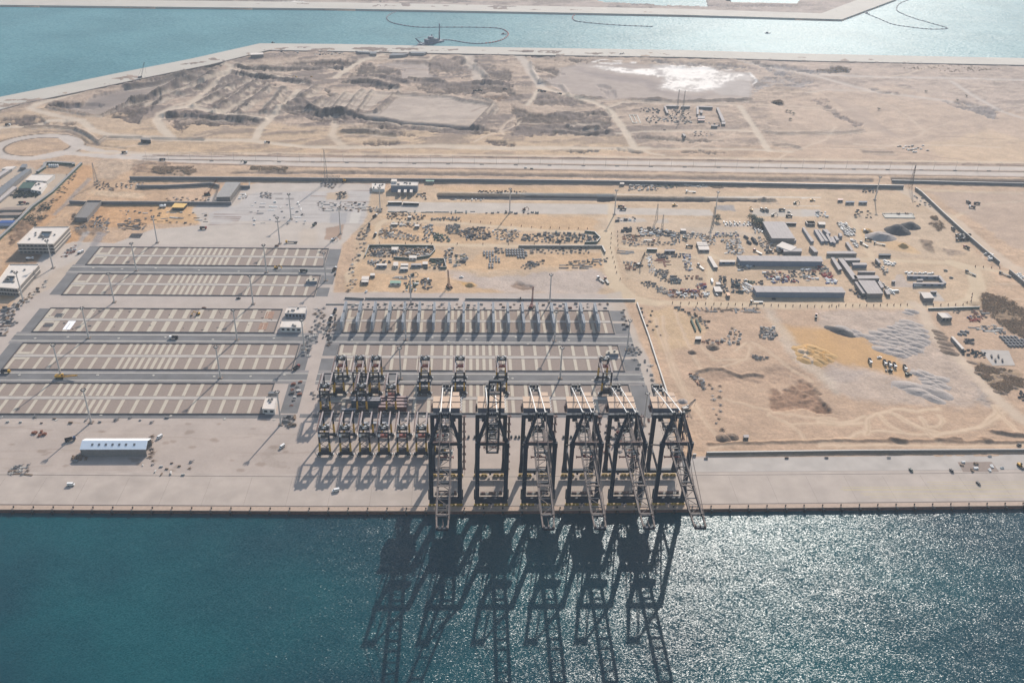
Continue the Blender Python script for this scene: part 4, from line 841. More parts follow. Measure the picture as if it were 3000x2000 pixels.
def sts(loc, label, up=False):
    R0 = empty('quay_crane', label, 'quay crane', loc, group='quay cranes along the berth')
    LX = 10.6; D = 35.0
    # bogies
    for sx in (-1, 1):
        for y in (0, D):
            b = MB()
            for k in range(4):
                b.box(sx*(LX-3.0)+(-4.2+k*2.8), y, .95, 2.3, 1.5, 1.2); b.tube((sx*(LX-3.0)+(-4.9+k*2.8), y-.5, .55), (sx*(LX-3.0)+(-4.9+k*2.8), y+.5, .55), .5, .5, 8); b.tube((sx*(LX-3.0)+(-3.5+k*2.8), y-.5, .55), (sx*(LX-3.0)+(-3.5+k*2.8), y+.5, .55), .5, .5, 8)
            for k in (-1, 1): b.box(sx*(LX-3.0)+k*2.8, y, 2.0, 3.8, 1.0, .9)
            for k in (-1, 1): b.bar((sx*(LX-3)+k*2.8, y-1.2, .4), (sx*(LX-3)+k*1.6, y-1.6, 1.8), .25)
            b.build('bogie', M_YELB, R0)
    # sill beams
    for y, zc, hh in ((0, 5.4, 4.6), (D, 5.4, 2.8)):
        b = MB(); b.box(0, y, zc, 2*LX+3, 2.6, hh); b.box(0, y, 2.6, 1.6, 1.2, 1.9); b.build('sill_beam', M_NAVY, R0)
    p = MB(); p.box(0, 3.2, 8.6, 17, 2.6, .25); p.m = 1
    for k in range(12): p.box(-8+k*1.45, 4.4, 9.3, .18, .18, 1.3)
    p.box(0, 4.4, 9.9, 17, .14, .14); p.box(-6, 3.2, 9.6, 3.2, 1.6, 1.7); p.box(1, 3.3, 9.4, 5, 1.4, 1.3); p.box(7, 3.0, 10.2, 1.5, 1.5, 2.6)
    p.build('sill_platform', [M_MACH, M_REDBR], R0)
    # legs
    for sx in (-1, 1):
        b = MB(); b.bar((sx*LX, 0, 3.4), (sx*LX, 0, 12), 3.6, 2.2, 2.9); b.bar((sx*LX, 0, 12), (sx*LX, 0, 59.5), 3.0, 2.2); b.box(sx*LX, 0, 57.5, 3.8, 2.3, 4.4)
        b.box(sx*(LX+2.0), 0, 11, 1.0, 1.2, 9); lg = b.build('leg', M_NAVY, R0)
        h = MB(); h.bar((sx*(LX+1.6), -.6, 8), (sx*(LX+1.6), -.6, 57), .28); h.build('cable_duct', M_STEEL, lg)
        b = MB(); b.bar((sx*LX, D, 4.0), (sx*LX, D, 16), 4.4, 2.4, 2.9); b.bar((sx*LX, D, 16), (sx*LX, D, 60), 3.1, 2.4); b.build('leg', M_NAVY, R0)
    # portal beams, side beams and diagonals
    b = MB(); b.box(0, 0, 58.6, 2*LX-2, 1.9, 2.2); b.m = 1; b.box(0, 0, 59.9, 2*LX-3, 1.4, .25); b.box(0, .9, 60.7, 2*LX-3, .12, .12)
    b.build('portal_beam', [M_NAVY, M_REDBR], R0)
    b = MB(); b.box(0, D, 58.6, 2*LX+2, 2.4, 3.4); b.box(-6, D, 55.5, 2.4, 2, 3.2); b.box(6, D, 55.5, 2.4, 2, 3.2); b.build('portal_beam', M_NAVY, R0)
    for sx in (-1, 1):
        b = MB(); b.bar((sx*LX, 1.1, 31), (sx*LX, D-1.1, 31), 1.3, 1.6); b.build('side_beam', M_NAVY, R0)
        b = MB(); b.tube((sx*LX, 1, 56), (sx*LX, D-1, 32), .6, .6, 8); b.build('side_brace', M_STEEL, R0)
    # A frame
    AZ, AY = 80.5, 6.0
    for sx in (-1, 1):
        b = MB(); b.bar((sx*LX, 0, 59), (sx*3.2, AY, AZ), 2.3, 1.8, 1.8); b.build('a_frame_leg', M_NAVY, R0)
        b = MB(); b.bar((sx*(LX-.5), 1.2, 60), (sx*3.6, 1.0, 70), .5); b.bar((sx*3.8, D, 60), (sx*3.2, AY, AZ), .7); b.build('a_frame_brace', M_STEEL, R0)
    b = MB(); b.box(0, AY, AZ, 8.6, 2.2, 1.8); 
    for k in (-2.5, -.8, .8, 2.5): b.tube((k-.3, AY-.8, AZ+1.3), (k+.3, AY-.8, AZ+1.3), 1.0, 1.0, 10)
    b.m = 1; b.box(-3.6, AY, AZ+1.6, 1.2, 1.2, 1.6); b.box(3.6, AY, AZ+1.6, 1.2, 1.2, 1.6); b.box(0, AY-1.8, AZ-1.0, 2.4, 1, .5); b.bar((0, AY-1.8, AZ-1), (.8, AY-2.6, AZ-6), .5)
    b.build('apex_head', [M_NAVY, M_STEEL], R0)
    # stays
    RY = 82.0
    for sx in (-1, 1):
        b = MB(); b.tube((sx*3.3, AY, AZ), (sx*3.6, RY, GZ+1.5), .42, .42, 6); b.build('back_stay', M_WHITE, R0)
        mz = (AZ+GZ)/2+3; my = AY+(RY-AY)*.42
        b = MB(); 
        zz = AZ+(GZ+1.5-AZ)*.42
        b.bar((sx*3.4, my, zz), (sx*2.0, D+12, 62), .28); b.bar((sx*3.4, my, zz), (sx*4.4, D+7, 62), .28); b.build('stay_support', M_REDBR, R0)
    # girders
    for sx in (-1, 1):
        b = MB(); b.bar((sx*3.8, -3, GZ), (sx*3.8, RY, GZ), 1.2, 2.4); g = b.build('girder', M_NAVY, R0)
        b = MB(); b.bar((sx*4.6, -2, GZ+1.4), (sx*4.6, D, GZ+1.4), 1.1, .15); b.bar((sx*3.4, -2, GZ+1.35), (sx*3.4, RY, GZ+1.35), .5, .12); b.bar((sx*5.2, -2, GZ+2.2), (sx*5.2, D, GZ+2.2), .12); b.build('girder_walkway', M_DUST_GLARE, g)
    b = MB()
    for k in range(8): y = 2+k*4.6; b.bar((-3.8, y, GZ-.3), (3.8, y, GZ-.3), .45)
    s = 1
    for k in range(7): y = 2+k*4.6; b.bar((-3.8*s, y, GZ-.2), (3.8*s, y+4.6, GZ-.2), .25); s = -s
    for k in range(5): y = 64+k*4.4; b.bar((-3.8, y, GZ-.3), (3.8, y, GZ-.3), .4)
    for sx in (-1, 1): b.bar((sx*3.0, 1, GZ-.35), (sx*3.0, 82, GZ-.35), .25)
    b.build('girder_ties', M_STEEL, R0)
    # rear platform
    b = MB(); b.box(0, 78, GZ+1.8, 8.6, 8, .3); b.m = 1
    for q in ((-2.6, 80, 1.9, 2, 2, 2.6), (0, 80.5, 1.9, 2.6, 1.6, 2.2), (2.8, 80, 1.9, 1.6, 2.4, 2.8), (-2, 76, 1.9, 1.4, 2.6, 1.6), (1.6, 76, 1.9, 2.4, 1.8, 1.4)): b.box(q[0], q[1], GZ+2+q[5]/2, q[3], q[4], q[5])
    b.m = 2
    for xx in (-4.4, 4.4): b.box(xx, 78, GZ+3.4, .2, 8.4, .2); b.bar((xx, 82, GZ), (xx, 82, GZ+4), .3); b.bar((xx, 74, GZ+1), (xx, 74, GZ+4), .3)
    b.box(0, 82.2, GZ+4, 9, .25, .25); b.box(0, 82.2, GZ+2.8, 9, .18, .18)
    b.build('rear_platform', [M_STEEL, M_MACH, M_DUST_GLARE], R0)
    # machinery house
    b = MB(); b.box(0, 51, 56.6, 20.4, 15, 6.4); b.box(7.0, 61, 57.2, 5.0, 5.6, 6.6); hs = b.build('machinery_house', M_HOUSE, R0)
    b = MB(); n = len(b.v)
    b.prism([(-10.4, 43.2), (10.4, 43.2), (10.4, 51.0), (-10.4, 51.0)], 59.8, 60.15); b.prism([(-10.4, 51.08), (10.4, 51.08), (10.4, 58.8), (-10.4, 58.8)], 59.8, 60.45); b.prism([(4.4, 58.85), (9.7, 58.85), (9.7, 64.2), (4.4, 64.2)], 60.2, 60.75)
    b.build('roof', M_ROOF, hs)
    b = MB()
    for xx in (-4.2, 3.0): b.box(xx, 51, 60.56, .14, 15.4, .14)
    b.box(0, 51.04, 60.52, 20.6, .16, .14); b.build('roof_seam', M_REDBR, hs)
    b = MB(); b.box(0, 43.0, 53.0, 22, 1.6, 1.1); b.box(0, 42.2, 54.6, 22, .12, .12); b.box(-11.2, 51, 54.0, 1.6, 9, .25); b.box(-11.3, 50, 57, 1.0, 3.4, 3.0); b.build('house_platform', M_REDBR, R0)
    # lattice hoist column right of the house, seen as white zigzag
    b = MB()
    for k in range(10):
        y0 = 45+k*1.9; s = 1 if k % 2 else -1; b.bar((11.3-.6*s, y0, 56+.0*k), (11.3+.6*s, y0+1.9, 56), .32)
    b.build('cable_chain', M_WHITE, R0)
    # stair tower on the right landside leg
    b = MB(); zz = 6.0; s = 1
    while zz < 58:
        b.bar((LX+3.0, D+s*2.2, zz), (LX+3.0, D-s*2.2, zz+3.6), 1.3, .35); b.box(LX+3.2, D-s*2.8, zz+3.6, 2.8, 1.8, .35); b.box(LX+3.8, D-s*2.6, zz+4.2, .14, 1.8, 1.1); s = -s; zz += 3.6
    for yy in (-3.2, 3.2): b.bar((LX+3.6, D+yy, 4), (LX+3.6, D+yy, 59), .22)
    b.build('stair_tower', M_REDBR, R0)
    # trolley, cab, spreader under the girders (parked near the landside leg)
    ty = 8.0 if not up else 20.0
    b = MB(); b.box(0, ty, GZ-2.2, 9.4, 7.5, 1.2); b.m = 1; b.box(3.2, ty+2, GZ-1.0, 2.0, 2.4, 1.3); b.box(-2.8, ty-1, GZ-1.1, 1.8, 3.0, 1.0); b.m = 2; b.box(-.2, ty+2, GZ-1.2, 1.6, 1.8, 1.2)
    tr = b.build('trolley', [M_MACH, M_STEEL, M_WHITE], R0)
    b = MB(); b.box(4.2, ty-4, GZ-5.0, 2.4, 2.6, 3.0); b.build('cab', M_WHITE, R0)
    b = MB(); b.box(0, ty, GZ-12, 2.4, 2.6, .8); b.box(0, ty, GZ-13, 11.6, 1.0, .7); 
    for sx in (-1, 1): b.box(sx*5.8, ty, GZ-13, .5, 2.5, .8)
    sp = b.build('spreader', M_RED, R0)
    b = MB()
    for sx in (-1, 1):
        for sy in (-1, 1): b.bar((sx*1.1, ty+sy*1.2, GZ-11.6), (sx*1.6, ty+sy*1.6, GZ-2.8), .12)
    b.build('hoist_rope', M_MACH, R0)
    b = MB()
    for k in range(3): b.box(-4+k*3.6, 26, GZ+.8, 2.6, 5.0, 1.8)
    b.box(0, 26, GZ-.6, 9, 8, .3); b.build('drive_platform', M_MACH, R0)
    b = MB()
    for sx in (-1, 1):
        for k in range(14):
            b.tube((sx*(5.8), 1+k*2.3, GZ-.8), (sx*(5.8)+.3, 1+k*2.3+1.4, GZ-2.3-.4*(k % 2)), .16, .16, 5)
    b.build('festoon_cable', M_MACH, R0)
    if up:
        T = boom_parts(R0, R(72))
        for sx in (-1, 1):
            b = MB(); b.tube((sx*3.0, AY-1, AZ), T(sx*3.8, 36, 1.2), .2, .2, 6); b.build('fore_stay', M_STEEL, R0)
    else:
        T = boom_parts(R0, 0.0)
        for sx in (-1, 1):
            b = MB(); b.tube((sx*3.0, AY-1, AZ), T(sx*4.2, 40, 1.6), .22, .22, 6); b.tube((sx*3.2, AY-1, AZ+.4), T(sx*4.6, 74, 1.4), .22, .22, 6); b.build('fore_stay', M_DUST_GLARE, R0)
    return R0
SX = [g2(1306, 1480)[0], g2(1438.5, 1480)[0], g2(1574, 1480)[0], g2(1704, 1479)[0], g2(1827.5, 1479)[0], g2(1956.5, 1478)[0]]
CY = 546.5
c1 = sts((SX[0], CY, 0), 'dark blue quay crane with boom lowered, leftmost of the six on the berth')
sts((SX[1], CY, 0), 'dark blue quay crane with its boom raised upright over the machinery house', up=True)
for k, lb in ((2, 'lowered boom quay crane standing just right of the one with its boom raised'), (3, 'dark blue quay crane with boom lowered, fourth from the left on the berth'),
              (4, 'dark blue quay crane with boom lowered, second from the right on the berth'), (5, 'rightmost dark blue quay crane on the berth, beside the bare sand')):
    copy_tree(c1, loc=(SX[k], CY, 0), label=lb)
# ================================================================ rubber tyred yard gantries
M_RLEG = mat('gantry_navy', (.008, .013, .026), .6, noise=.25, spec=.2)
M_RYEL = mat('gantry_yellow', alb(214, 164, 44, .7), .6, noise=.15)
M_RTOP = mat('gantry_top', alb(196, 180, 174, .6), .9, noise=.15)
M_TYRE = mat('tyre_black', (.012, .012, .013), .85)
M_EHSE = mat('power_house', alb(66, 66, 76, .5), .9, noise=.15, spec=.1)
def rtg(name_loc, label, span=26.0, trolley=.12, low=True, hangred=True):
    R0 = empty('yard_gantry', label, 'yard gantry', name_loc, group='rubber tyred gantries in the container yard')
    H = 24.0; X = 3.9
    for y in (0, span):
        b = MB(); b.box(0, y, 2.3, 12.4, 1.7, 1.3); b.box(0, y, 3.2, 2*X+1.6, 1.4, 1.0)
        b.build('sill_beam', M_RLEG, R0)
        w_ = MB(); 
        for xx in (-5.6, -4.2, 4.2, 5.6): w_.tube((xx, y-1.1, .95), (xx, y-.3, .95), .95, .95, 12); w_.tube((xx, y+.3, .95), (xx, y+1.1, .95), .95, .95, 12)
        wh = w_.build('wheels', M_TYRE, R0)
        hb = MB()
        for xx in (-5.6, -4.2, 4.2, 5.6): hb.tube((xx, y-1.12, .85), (xx, y-.98, .85), .4, .4, 8)
        for xx in (-6.4, 6.4): hb.box(xx, y, 2.0, .8, 1.6, 1.2)
        for xx in (-2.8, 2.8): hb.box(xx, y-.6, 1.4, 1.0, .8, .6)
        hb.build('hubs', M_WHITE, wh)
        if y == 0 or not low:
            e = MB(); e.box(0, y-.3, 5.4, 2*X-1.5, 2.6, 4.6); e.build('power_house', M_EHSE, R0)
        for sx in (-1, 1):
            b = MB(); b.m = 0; b.bar((sx*X*1.08, y, 2.4), (sx*X*1.04, y, 5.0), 1.5, 1.3); b.m = 1; b.bar((sx*X*1.04, y, 5.0), (sx*X, y, 13.4), 1.55, 1.35, 1.35); b.m = 0; b.bar((sx*X, y, 13.4), (sx*X, y, H+.4), 1.3, 1.15)
            b.build('leg', [M_RLEG, M_RYEL], R0)
        b = MB(); b.bar((-X, y, 11.5), (X, y, 17.5), .35); b.bar((-X, y, 13), (X, y, 7.2), .35); b.build('cross_brace', M_RLEG, R0)
    for sx in (-1, 1):
        b = MB(); b.bar((sx*X, -1.2, H), (sx*X, span+1.2, H), 1.0, 1.8); g = b.build('girder', M_RLEG, R0)
        b = MB(); b.bar((sx*X, -1.2, H+.98), (sx*X, span+1.2, H+.98), 1.15, .12); b.build('girder_top', M_RTOP, g)
    b = MB(); b.bar((-X-1.7, 0, H+.3), (-X-1.7, span, H+.3), .9, .15); b.m = 1; b.bar((-X-2.2, 0, H+1.3), (-X-2.2, span, H+1.3), .14); b.build('walkway', [M_REDBR, M_STEEL], R0)
    for y in (-.9, span+.9): MB().box(0, y, H-.2, 2*X, .6, 1.0).build('end_beam', M_RLEG, R0)
    ty = span*trolley+2.0
    b = MB(); b.box(0, ty, H+1.3, 8.6, 5.6, .5); b.m = 1
    rr = random.Random(3)
    for k in range(13): b.box(rr.uniform(-3.6, 3.6), ty+rr.uniform(-2.8, 2.8), H+2.3, rr.uniform(.6, 1.8), rr.uniform(.6, 1.6), rr.uniform(1.0, 2.4))
    b.m = 2
    for k in range(9): b.box(rr.uniform(-3.6, 3.6), ty+rr.uniform(-2.5, 2.5), H+2.4+rr.uniform(0, 1.0), rr.uniform(.7, 1.9), rr.uniform(.3, .8), .5)
    b.build('trolley', [M_RLEG, M_MACH, M_WHITE], R0)
    b = MB(); b.box(-3.3, ty-3.6, H-2.6, 1.8, 2.2, 2.6); b.build('cab', M_WHITE, R0)
    b = MB(); b.box(0, ty-1.0, H-5.4, 6.4, 2.6, 2.2); b.bar((-4, ty-1, H-6.6), (4, ty-1, H-6.6), 1.0, .6); b.build('spreader', M_RED if hangred else M_MACH, R0)
    b = MB()
    for sx in (-1, 1):
        for sy in (-1, 1): b.bar((sx*1.6, ty-1+sy, H-4.4), (sx*1.9, ty+sy, H+1), .14)
    b.build('hoist_rope', M_STEEL, R0)
    return R0
a = rtg((-114.4, 608, 0), 'yellow and black yard gantry, first from the left in the row nearest the quay', trolley=.05, hangred=False)
ordn = ['second', 'third', 'fourth', 'fifth', 'sixth', 'seventh']
for k, x in enumerate((-97.9, -82.2)): copy_tree(a, (x, 608, 0), label='yellow and black yard gantry, %s from the left in the row nearest the quay' % ordn[k])
a2 = rtg((-67.0, 608, 0), 'yellow and black yard gantry, fourth from the left in the row nearest the quay', trolley=.05)
for k, x in enumerate((-52.0, -36.8, -21.8)): copy_tree(a2, (x, 608, 0), label='yellow and black yard gantry, %s from the left in the row nearest the quay' % ordn[k+3])
m1 = rtg((-121.8, 667.3, 0), 'leftmost yard gantry straddling the near yard block, over dark shade', trolley=.10, hangred=False)
copy_tree(m1, (-90.5, 667.3, 0), label='middle yard gantry of three straddling the near yard block, over blue containers')
copy_tree(a2, (-65.4, 667.3, 0), label='yard gantry straddling the stack of pink topped red containers')
b1 = rtg((-113.4, 696.6, 0), 'yard gantry with its trolley at the far end, leftmost over the middle yard block', trolley=.72)
for x, lb in ((-96.6, 'yard gantry with its trolley at the far end, second over the middle yard block'), (-82.0, 'yard gantry with its trolley at the far end, third over the middle yard block'),
              (-38.0, 'lone yard gantry with red spreader above white topped navy containers'), (-6.5, 'yard gantry behind the leftmost blue quay crane'), (31.3, 'yard gantry partly hidden by the raised boom'), (125.3, 'yard gantry standing alone at the right end of the yard blocks')):
    copy_tree(b1, (x, 696.6, 0), label=lb)
# ================================================================ containers
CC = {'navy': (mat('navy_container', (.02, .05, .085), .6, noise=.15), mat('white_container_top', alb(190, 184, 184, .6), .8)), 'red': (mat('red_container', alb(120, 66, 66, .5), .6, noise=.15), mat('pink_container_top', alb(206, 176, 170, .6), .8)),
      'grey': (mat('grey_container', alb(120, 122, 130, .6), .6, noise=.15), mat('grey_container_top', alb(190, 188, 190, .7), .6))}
CP = {}
def container(col, x, y, z, rz, label, group):
    if col not in CP:
        b = MB(); b.box(0, 0, 1.3, 12.19, 2.44, 2.55)
        for k in range(20):
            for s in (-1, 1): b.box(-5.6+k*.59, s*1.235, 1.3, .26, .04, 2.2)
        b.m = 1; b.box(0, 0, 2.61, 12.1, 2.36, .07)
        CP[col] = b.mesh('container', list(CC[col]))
    o = bpy.data.objects.new('shipping_container', CP[col]); COL.objects.link(o); o.location = (x, y, z); o.rotation_euler.z = rz
    tag(o, label, 'container', group); return o
def cstack(col, px, rows, high, rz=0, label='', group='', z0=.45, dy=2.7):
    x, y = g2(*px)
    for r_ in range(rows):
        for h in range(high): container(col, x, y+r_*dy, z0+h*2.62, rz, label, group)
container('navy', *g2(1022.8, 1206), .45, 0, 'single navy container lying on the yard block between two gantries', None)
x, y = g2(1066, 1196)
for i, (ax, hh) in enumerate(((-4.5, 3), (8.2, 3))):
    for r_ in range(3):
        for h in range(hh if r_ < 2 else 2): container('navy', x+ax, y+1+r_*3.2, .45+h*2.62, 0, 'navy container in the stack under the middle gantry of the near block', 'navy containers under the middle gantry')
x, y = g2(1146, 1203)
for r_ in range(5):
    for ax in (-5, 7.4): 
        for h in range(2 if r_ < 2 else 1): container('red', x+ax, y-1+r_*4.6, .45+h*2.62, 0, 'red container with pink top in the rows under a gantry', 'red containers with pink tops')
for i, (pxx, lb) in enumerate(((1242, 'navy container with white top under the lone gantry'), (1346, 'navy container with white top behind the leftmost quay crane'))):
    x, y = g2(pxx, 1140)
    for r_ in range(2):
        for h in range(2): container('navy', x, y-3+r_*9.0, .45+h*2.62, 0, lb, lb+'s')
x, y = g2(1090, 1245); 
for k, ax in enumerate((-2.0, 10.6)): container('grey', x+ax, y, .02, 0, 'grey container on the apron behind the gantries, %s end of the pair' % ('left', 'right')[k], None)
# small dark ballast crates in a dotted row on the apron
db = MB(); db.box(0, 0, .9, 1.8, 1.8, 1.7); db.box(0, 0, 1.85, 1.2, 1.2, .3); dbm = db.mesh('ballast_crate', M_MACH)
for pxx in (1361, 1373, 1391, 1498, 1511, 1521, 1538, 1651, 1662, 1673, 1776, 1790):
    o = bpy.data.objects.new('ballast_crate', dbm); COL.objects.link(o); o.location = (*g2(pxx, 1281), 0); tag(o, 'small dark crate in the dotted row on the apron between the quay cranes', 'crate', 'dotted row of dark crates on the apron')
# ================================================================ steel racks on the far block
M_RACK = mat('galvanised_steel', alb(180, 182, 186, .7), .8, metal=0, noise=.25, nscale=.6)
M_RACKD = mat('rack_deck', alb(156, 160, 164, .6), .7, noise=.3, nscale=.8)
def rack_mesh():
    b = MB(); L = 18.6; W = 2.3; H = 11.0
    ns = 6
    for i in range(ns+1):
        y = i*L/ns
        for sx in (-1, 1): b.bar((sx*W/2, y, 0), (sx*W*.36, y, H), .30)
        b.bar((-W/2, y, H), (W/2, y, H), .25)
    for lv in (2.7, 5.4, 8.1, 10.9):
        for sx in (-1, 1): b.bar((sx*W*.45, 0, lv), (sx*W*.45, L, lv), .26); b.bar((sx*W*.45, 0, lv+1.1), (sx*W*.45, L, lv+1.1), .12)
    b.m = 1
    for lv in (2.7, 5.4, 8.1, 10.9): b.box(0, L/2, lv+.05, W*.95, L, .12)
    b.m = 0
    for i in range(ns):
        y = i*L/ns
        for j, lv in enumerate((0, 2.7, 5.4, 8.1)):
            for sx in (-1, 1): b.bar((sx*W*.46, y+(L/ns if (i+j) % 2 else 0), lv), (sx*W*.46, y+(0 if (i+j) % 2 else L/ns), lv+2.7), .16)
    for k in range(4): b.bar((0, -1.6 if k % 2 else 0, k*2.7), (0, 0 if k % 2 else -1.6, k*2.7+2.7), .8, .2)
    return b
rk = None
nm = ['first', 'second', 'third', 'fourth', 'fifth', 'sixth', 'seventh', 'eighth', 'ninth', 'tenth', 'eleventh', 'twelfth', 'thirteenth', 'fourteenth', 'fifteenth', 'sixteenth', 'seventeenth', 'eighteenth']
for i in range(18):
    x = -124.6+i*15.12
    for j, y in enumerate((832.8, 809.0)):
        lb = 'tall narrow grey steel rack, %s from the left in the %s row' % (nm[i], ('back', 'front')[j])
        if rk is None: rk = rack_mesh().build('steel_rack', [M_RACK, M_RACKD], loc=(x, y, .2)); o = rk
        else: o = rk.copy(); o.location = (x, y, .2); COL.objects.link(o)
        tag(o, lb, 'steel rack', 'steel racks on the far block')
# ================================================================ light masts
M_MAST = mat('mast_grey', alb(206, 198, 190, .8), .7, noise=.1)
M_MASTF = mat('mast_foot', alb(150, 130, 116), .9, noise=.2)
def mast(loc, label, h=33.0):
    r_ = empty('light_mast', label, 'light mast', loc, group='tall light masts of the port')
    MB().tube((0, 0, 0), (0, 0, h), .85, .5, 10).build('pole', M_MAST, r_)
    c = MB()
    for k in range(10):
        t = k*math.pi/5; a = (1.7*math.cos(t), 1.7*math.sin(t), h-.8); b_ = (1.7*math.cos(t+math.pi/5), 1.7*math.sin(t+math.pi/5), h-.8); c.bar(a, b_, .35)
        if k % 2: c.bar(a, (0, 0, h-2.4), .2)
    c.tube((0, 0, h-1), (0, 0, h), 1.0, 1.0, 10); cr_ = c.build('lamp_crown', M_MAST, r_)
    l = MB()
    for k in range(6): t = k*math.pi/3+.3; l.box(1.9*math.cos(t), 1.9*math.sin(t), h+.2, .9, .7, .8, t)
    l.build('floodlight', M_MACH, cr_)
    MB().prism([(-2, -2), (2, -2), (2, 2), (-2, 2)], 0, .5).build('plinth', M_MASTF, r_)
    return r_
MLIST = [((267, 1237), 'tall grey light mast standing behind the white tent'), ((823, 1243), 'light mast by the small white flat roofed cabin nearest the quay'),
 ((179, 1102), 'light mast beside the yellow mobile crane in the second lane'), ((646, 1107), 'light mast in the second lane from the quay, towards its right end'),
 ((260, 990), 'light mast in the lane behind the half finished block, on its left'), ((695, 995), 'light mast in the lane just left of the two white sheds'),
 ((335, 885), 'light mast on the pale strip in front of the back pair of blocks, left one'), ((742, 890.5), 'light mast on the pale strip in front of the back pair of blocks, right one'),
 ((400, 793), 'left light mast in the lane between the two back blocks'), ((781, 797.6), 'right light mast in the lane between the two back blocks'),
 ((461, 711), 'light mast on the pale ground at the upper left corner of the back block'), ((820, 714), 'light mast beside the pump truck behind the back block'), ((853, 642), 'light mast amid the bare rail beds'),
 ((998, 685), 'light mast on the brown patch behind the left yard'), ((955, 821.6), 'light mast at the right end of the back blocks'), ((892, 1025), 'light mast at the right end of the third lane'),
 ((156, 785), 'light mast in front of the office building with a courtyard'), ((68.6, 882), 'light mast in front of the pale office building on the left edge'),
 ((1204, 891), 'light mast on the dirt road behind the steel racks, left one'), ((1610.5, 886), 'light mast on the dirt road behind the steel racks, right one'),
 ((1189, 995), 'light mast in the lane in front of the steel racks, left one'), ((1624.5, 998.5), 'light mast in the lane in front of the steel racks, right one'),
 ((1174, 1109), 'light mast in the lane among the yard gantries'), ((1641, 1108), 'light mast in the lane behind the fourth quay crane'), ((1837, 1025), 'light mast at the right end of the lane in front of the racks'),
 ((1886, 1245), 'light mast between the two rightmost quay cranes'), ((1114, 621), 'light mast near the gate building'), ((1493, 624), 'light mast beside the pale strip road, left one'), ((1800, 628.5), 'light mast beside the pale strip road, middle one'), ((2094, 632.7), 'light mast beside the grey pad on the strip road'), ((2563, 585.7), 'faint light mast near the end of the perimeter wall')]
ms = None
for p, lb in MLIST:
    x, y = g2(*p)
    if ms is None: ms = mast((x, y, 0), lb)
    else: copy_tree(ms, (x, y, 0), label=lb)
# ================================================================ walls and fences
M_WALL = mat('boundary_wall', alb(150, 142, 134, .6), .9, noise=.12, nscale=.3)
M_CHW = mat('channel_wall', alb(136, 134, 136, .6), .9, noise=.1, nscale=.2)
M_GRN = mat('green_screen', alb(72, 100, 88, .6), .8, noise=.25)
M_GLASS = mat('dark_window', (.02, .025, .03), .15, spec=.5)
def wallline(px, h, t, mt, name, label, cat, base=-.3, world=False, posts=0):
    pts = px if world else [g2(*p) for p in px]
    c = (sum(p[0] for p in pts)/len(pts), sum(p[1] for p in pts)/len(pts))
    b = MB()
    for p, q in zip(pts[:-1], pts[1:]):
        b.bar((p[0]-c[0], p[1]-c[1], (base+h)/2), (q[0]-c[0], q[1]-c[1], (base+h)/2), t, h-base)
    r_ = empty(name, label, cat, (c[0], c[1], 0)); b.build('panels', mt, r_)
    b = MB()
    for p, q in zip(pts[:-1], pts[1:]): b.bar((p[0]-c[0], p[1]-c[1], h+.08), (q[0]-c[0], q[1]-c[1], h+.08), t*1.5, .16)
    b.build('coping', M_STEEL, r_)
    return r_
wallline([(381, 527), (700, 528), (1000, 531), (1400, 534), (1800, 538), (2250, 545), (2646, 552)], 4.6, 1.0, M_CHW, 'perimeter_wall', 'long grey retaining wall running the width of the site below the highway', 'wall')
wallline([(2612, 534.5), (2800, 539), (3060, 545)], 3.6, 1.0, M_CHW, 'perimeter_wall', 'grey retaining wall at the right edge, beyond the end of the long one', 'wall')
wallline(cr(450, 480, 3.337, [(-160, 238), (120, 236), (350, 225), (560, 210), (640, 232)]), 4, 1.0, M_CHW, 'culvert_wall', 'dark wall leading to the bridge deck from the left, far side', 'wall')
wallline(cr(450, 480, 3.337, [(-820, 388), (-650, 396), (-60, 396), (350, 400), (762, 402)]), 4, 1.0, M_CHW, 'culvert_wall', 'dark wall leading to the bridge deck from the left, near side', 'wall')
wallline(cr(450, 480, 3.337, [(835, 240), (940, 242), (940, 200)]), 4, 1.0, M_CHW, 'culvert_wall', 'short dark wall just right of the bridge deck', 'wall')
wallline(cr(900, 850, 4.48, [(495, 108), (745, 122)]), 1.8, .9, M_WALL, 'boundary_wall', 'short low wall behind the left end of the steel racks', 'wall')
wallline([(1070, 876), (1345, 877)], 1.8, .9, M_WALL, 'boundary_wall', 'long low wall behind the left half of the steel racks', 'wall')
wallline([(1363, 877.5), (1861, 881)], 1.8, .9, M_WALL, 'boundary_wall', 'long low wall behind the right half of the steel racks', 'wall')
wallline([(1866, 889), (1900, 985), (1958, 1165)], 1.6, .8, M_WALL, 'boundary_wall', 'low wall between the pale concrete and the bare sand, running inland', 'wall')
wallline([(2069, 1330), (2500, 1324), (3060, 1321)], 2.2, .9, M_WALL, 'boundary_wall', 'long low wall between the bare sand and the apron at the right', 'wall')
wallline([(2029, 1334.5), (2039, 1334.5)], 1.8, .9, M_WALL, 'boundary_wall', 'short stub of low wall beside the rightmost quay crane', 'wall')
wallline(cr(2350, 500, 3.618, [(1195, 205), (1260, 250), (1500, 480), (1700, 665), (1900, 840), (2085, 995)]), 4.2, .8, M_WALL, 'site_fence', 'long diagonal grey fence on the right side of the compound', 'fence')
wallline(cr(2350, 500, 3.618, [(2190, 1080), (2352, 1215), (2500, 1330)]), 4.2, .8, M_WALL, 'site_fence', 'short piece of diagonal grey fence at the right edge beside parked white cars', 'fence')
wallline(cr(0, 450, 3.136, [(752, 100), (600, 250), (480, 370), (300, 500), (120, 680), (0, 790), (-60, 850)]), 3.2, 2.2, M_GRN, 'green_fence', 'long dark green screened fence at the far left', 'fence')
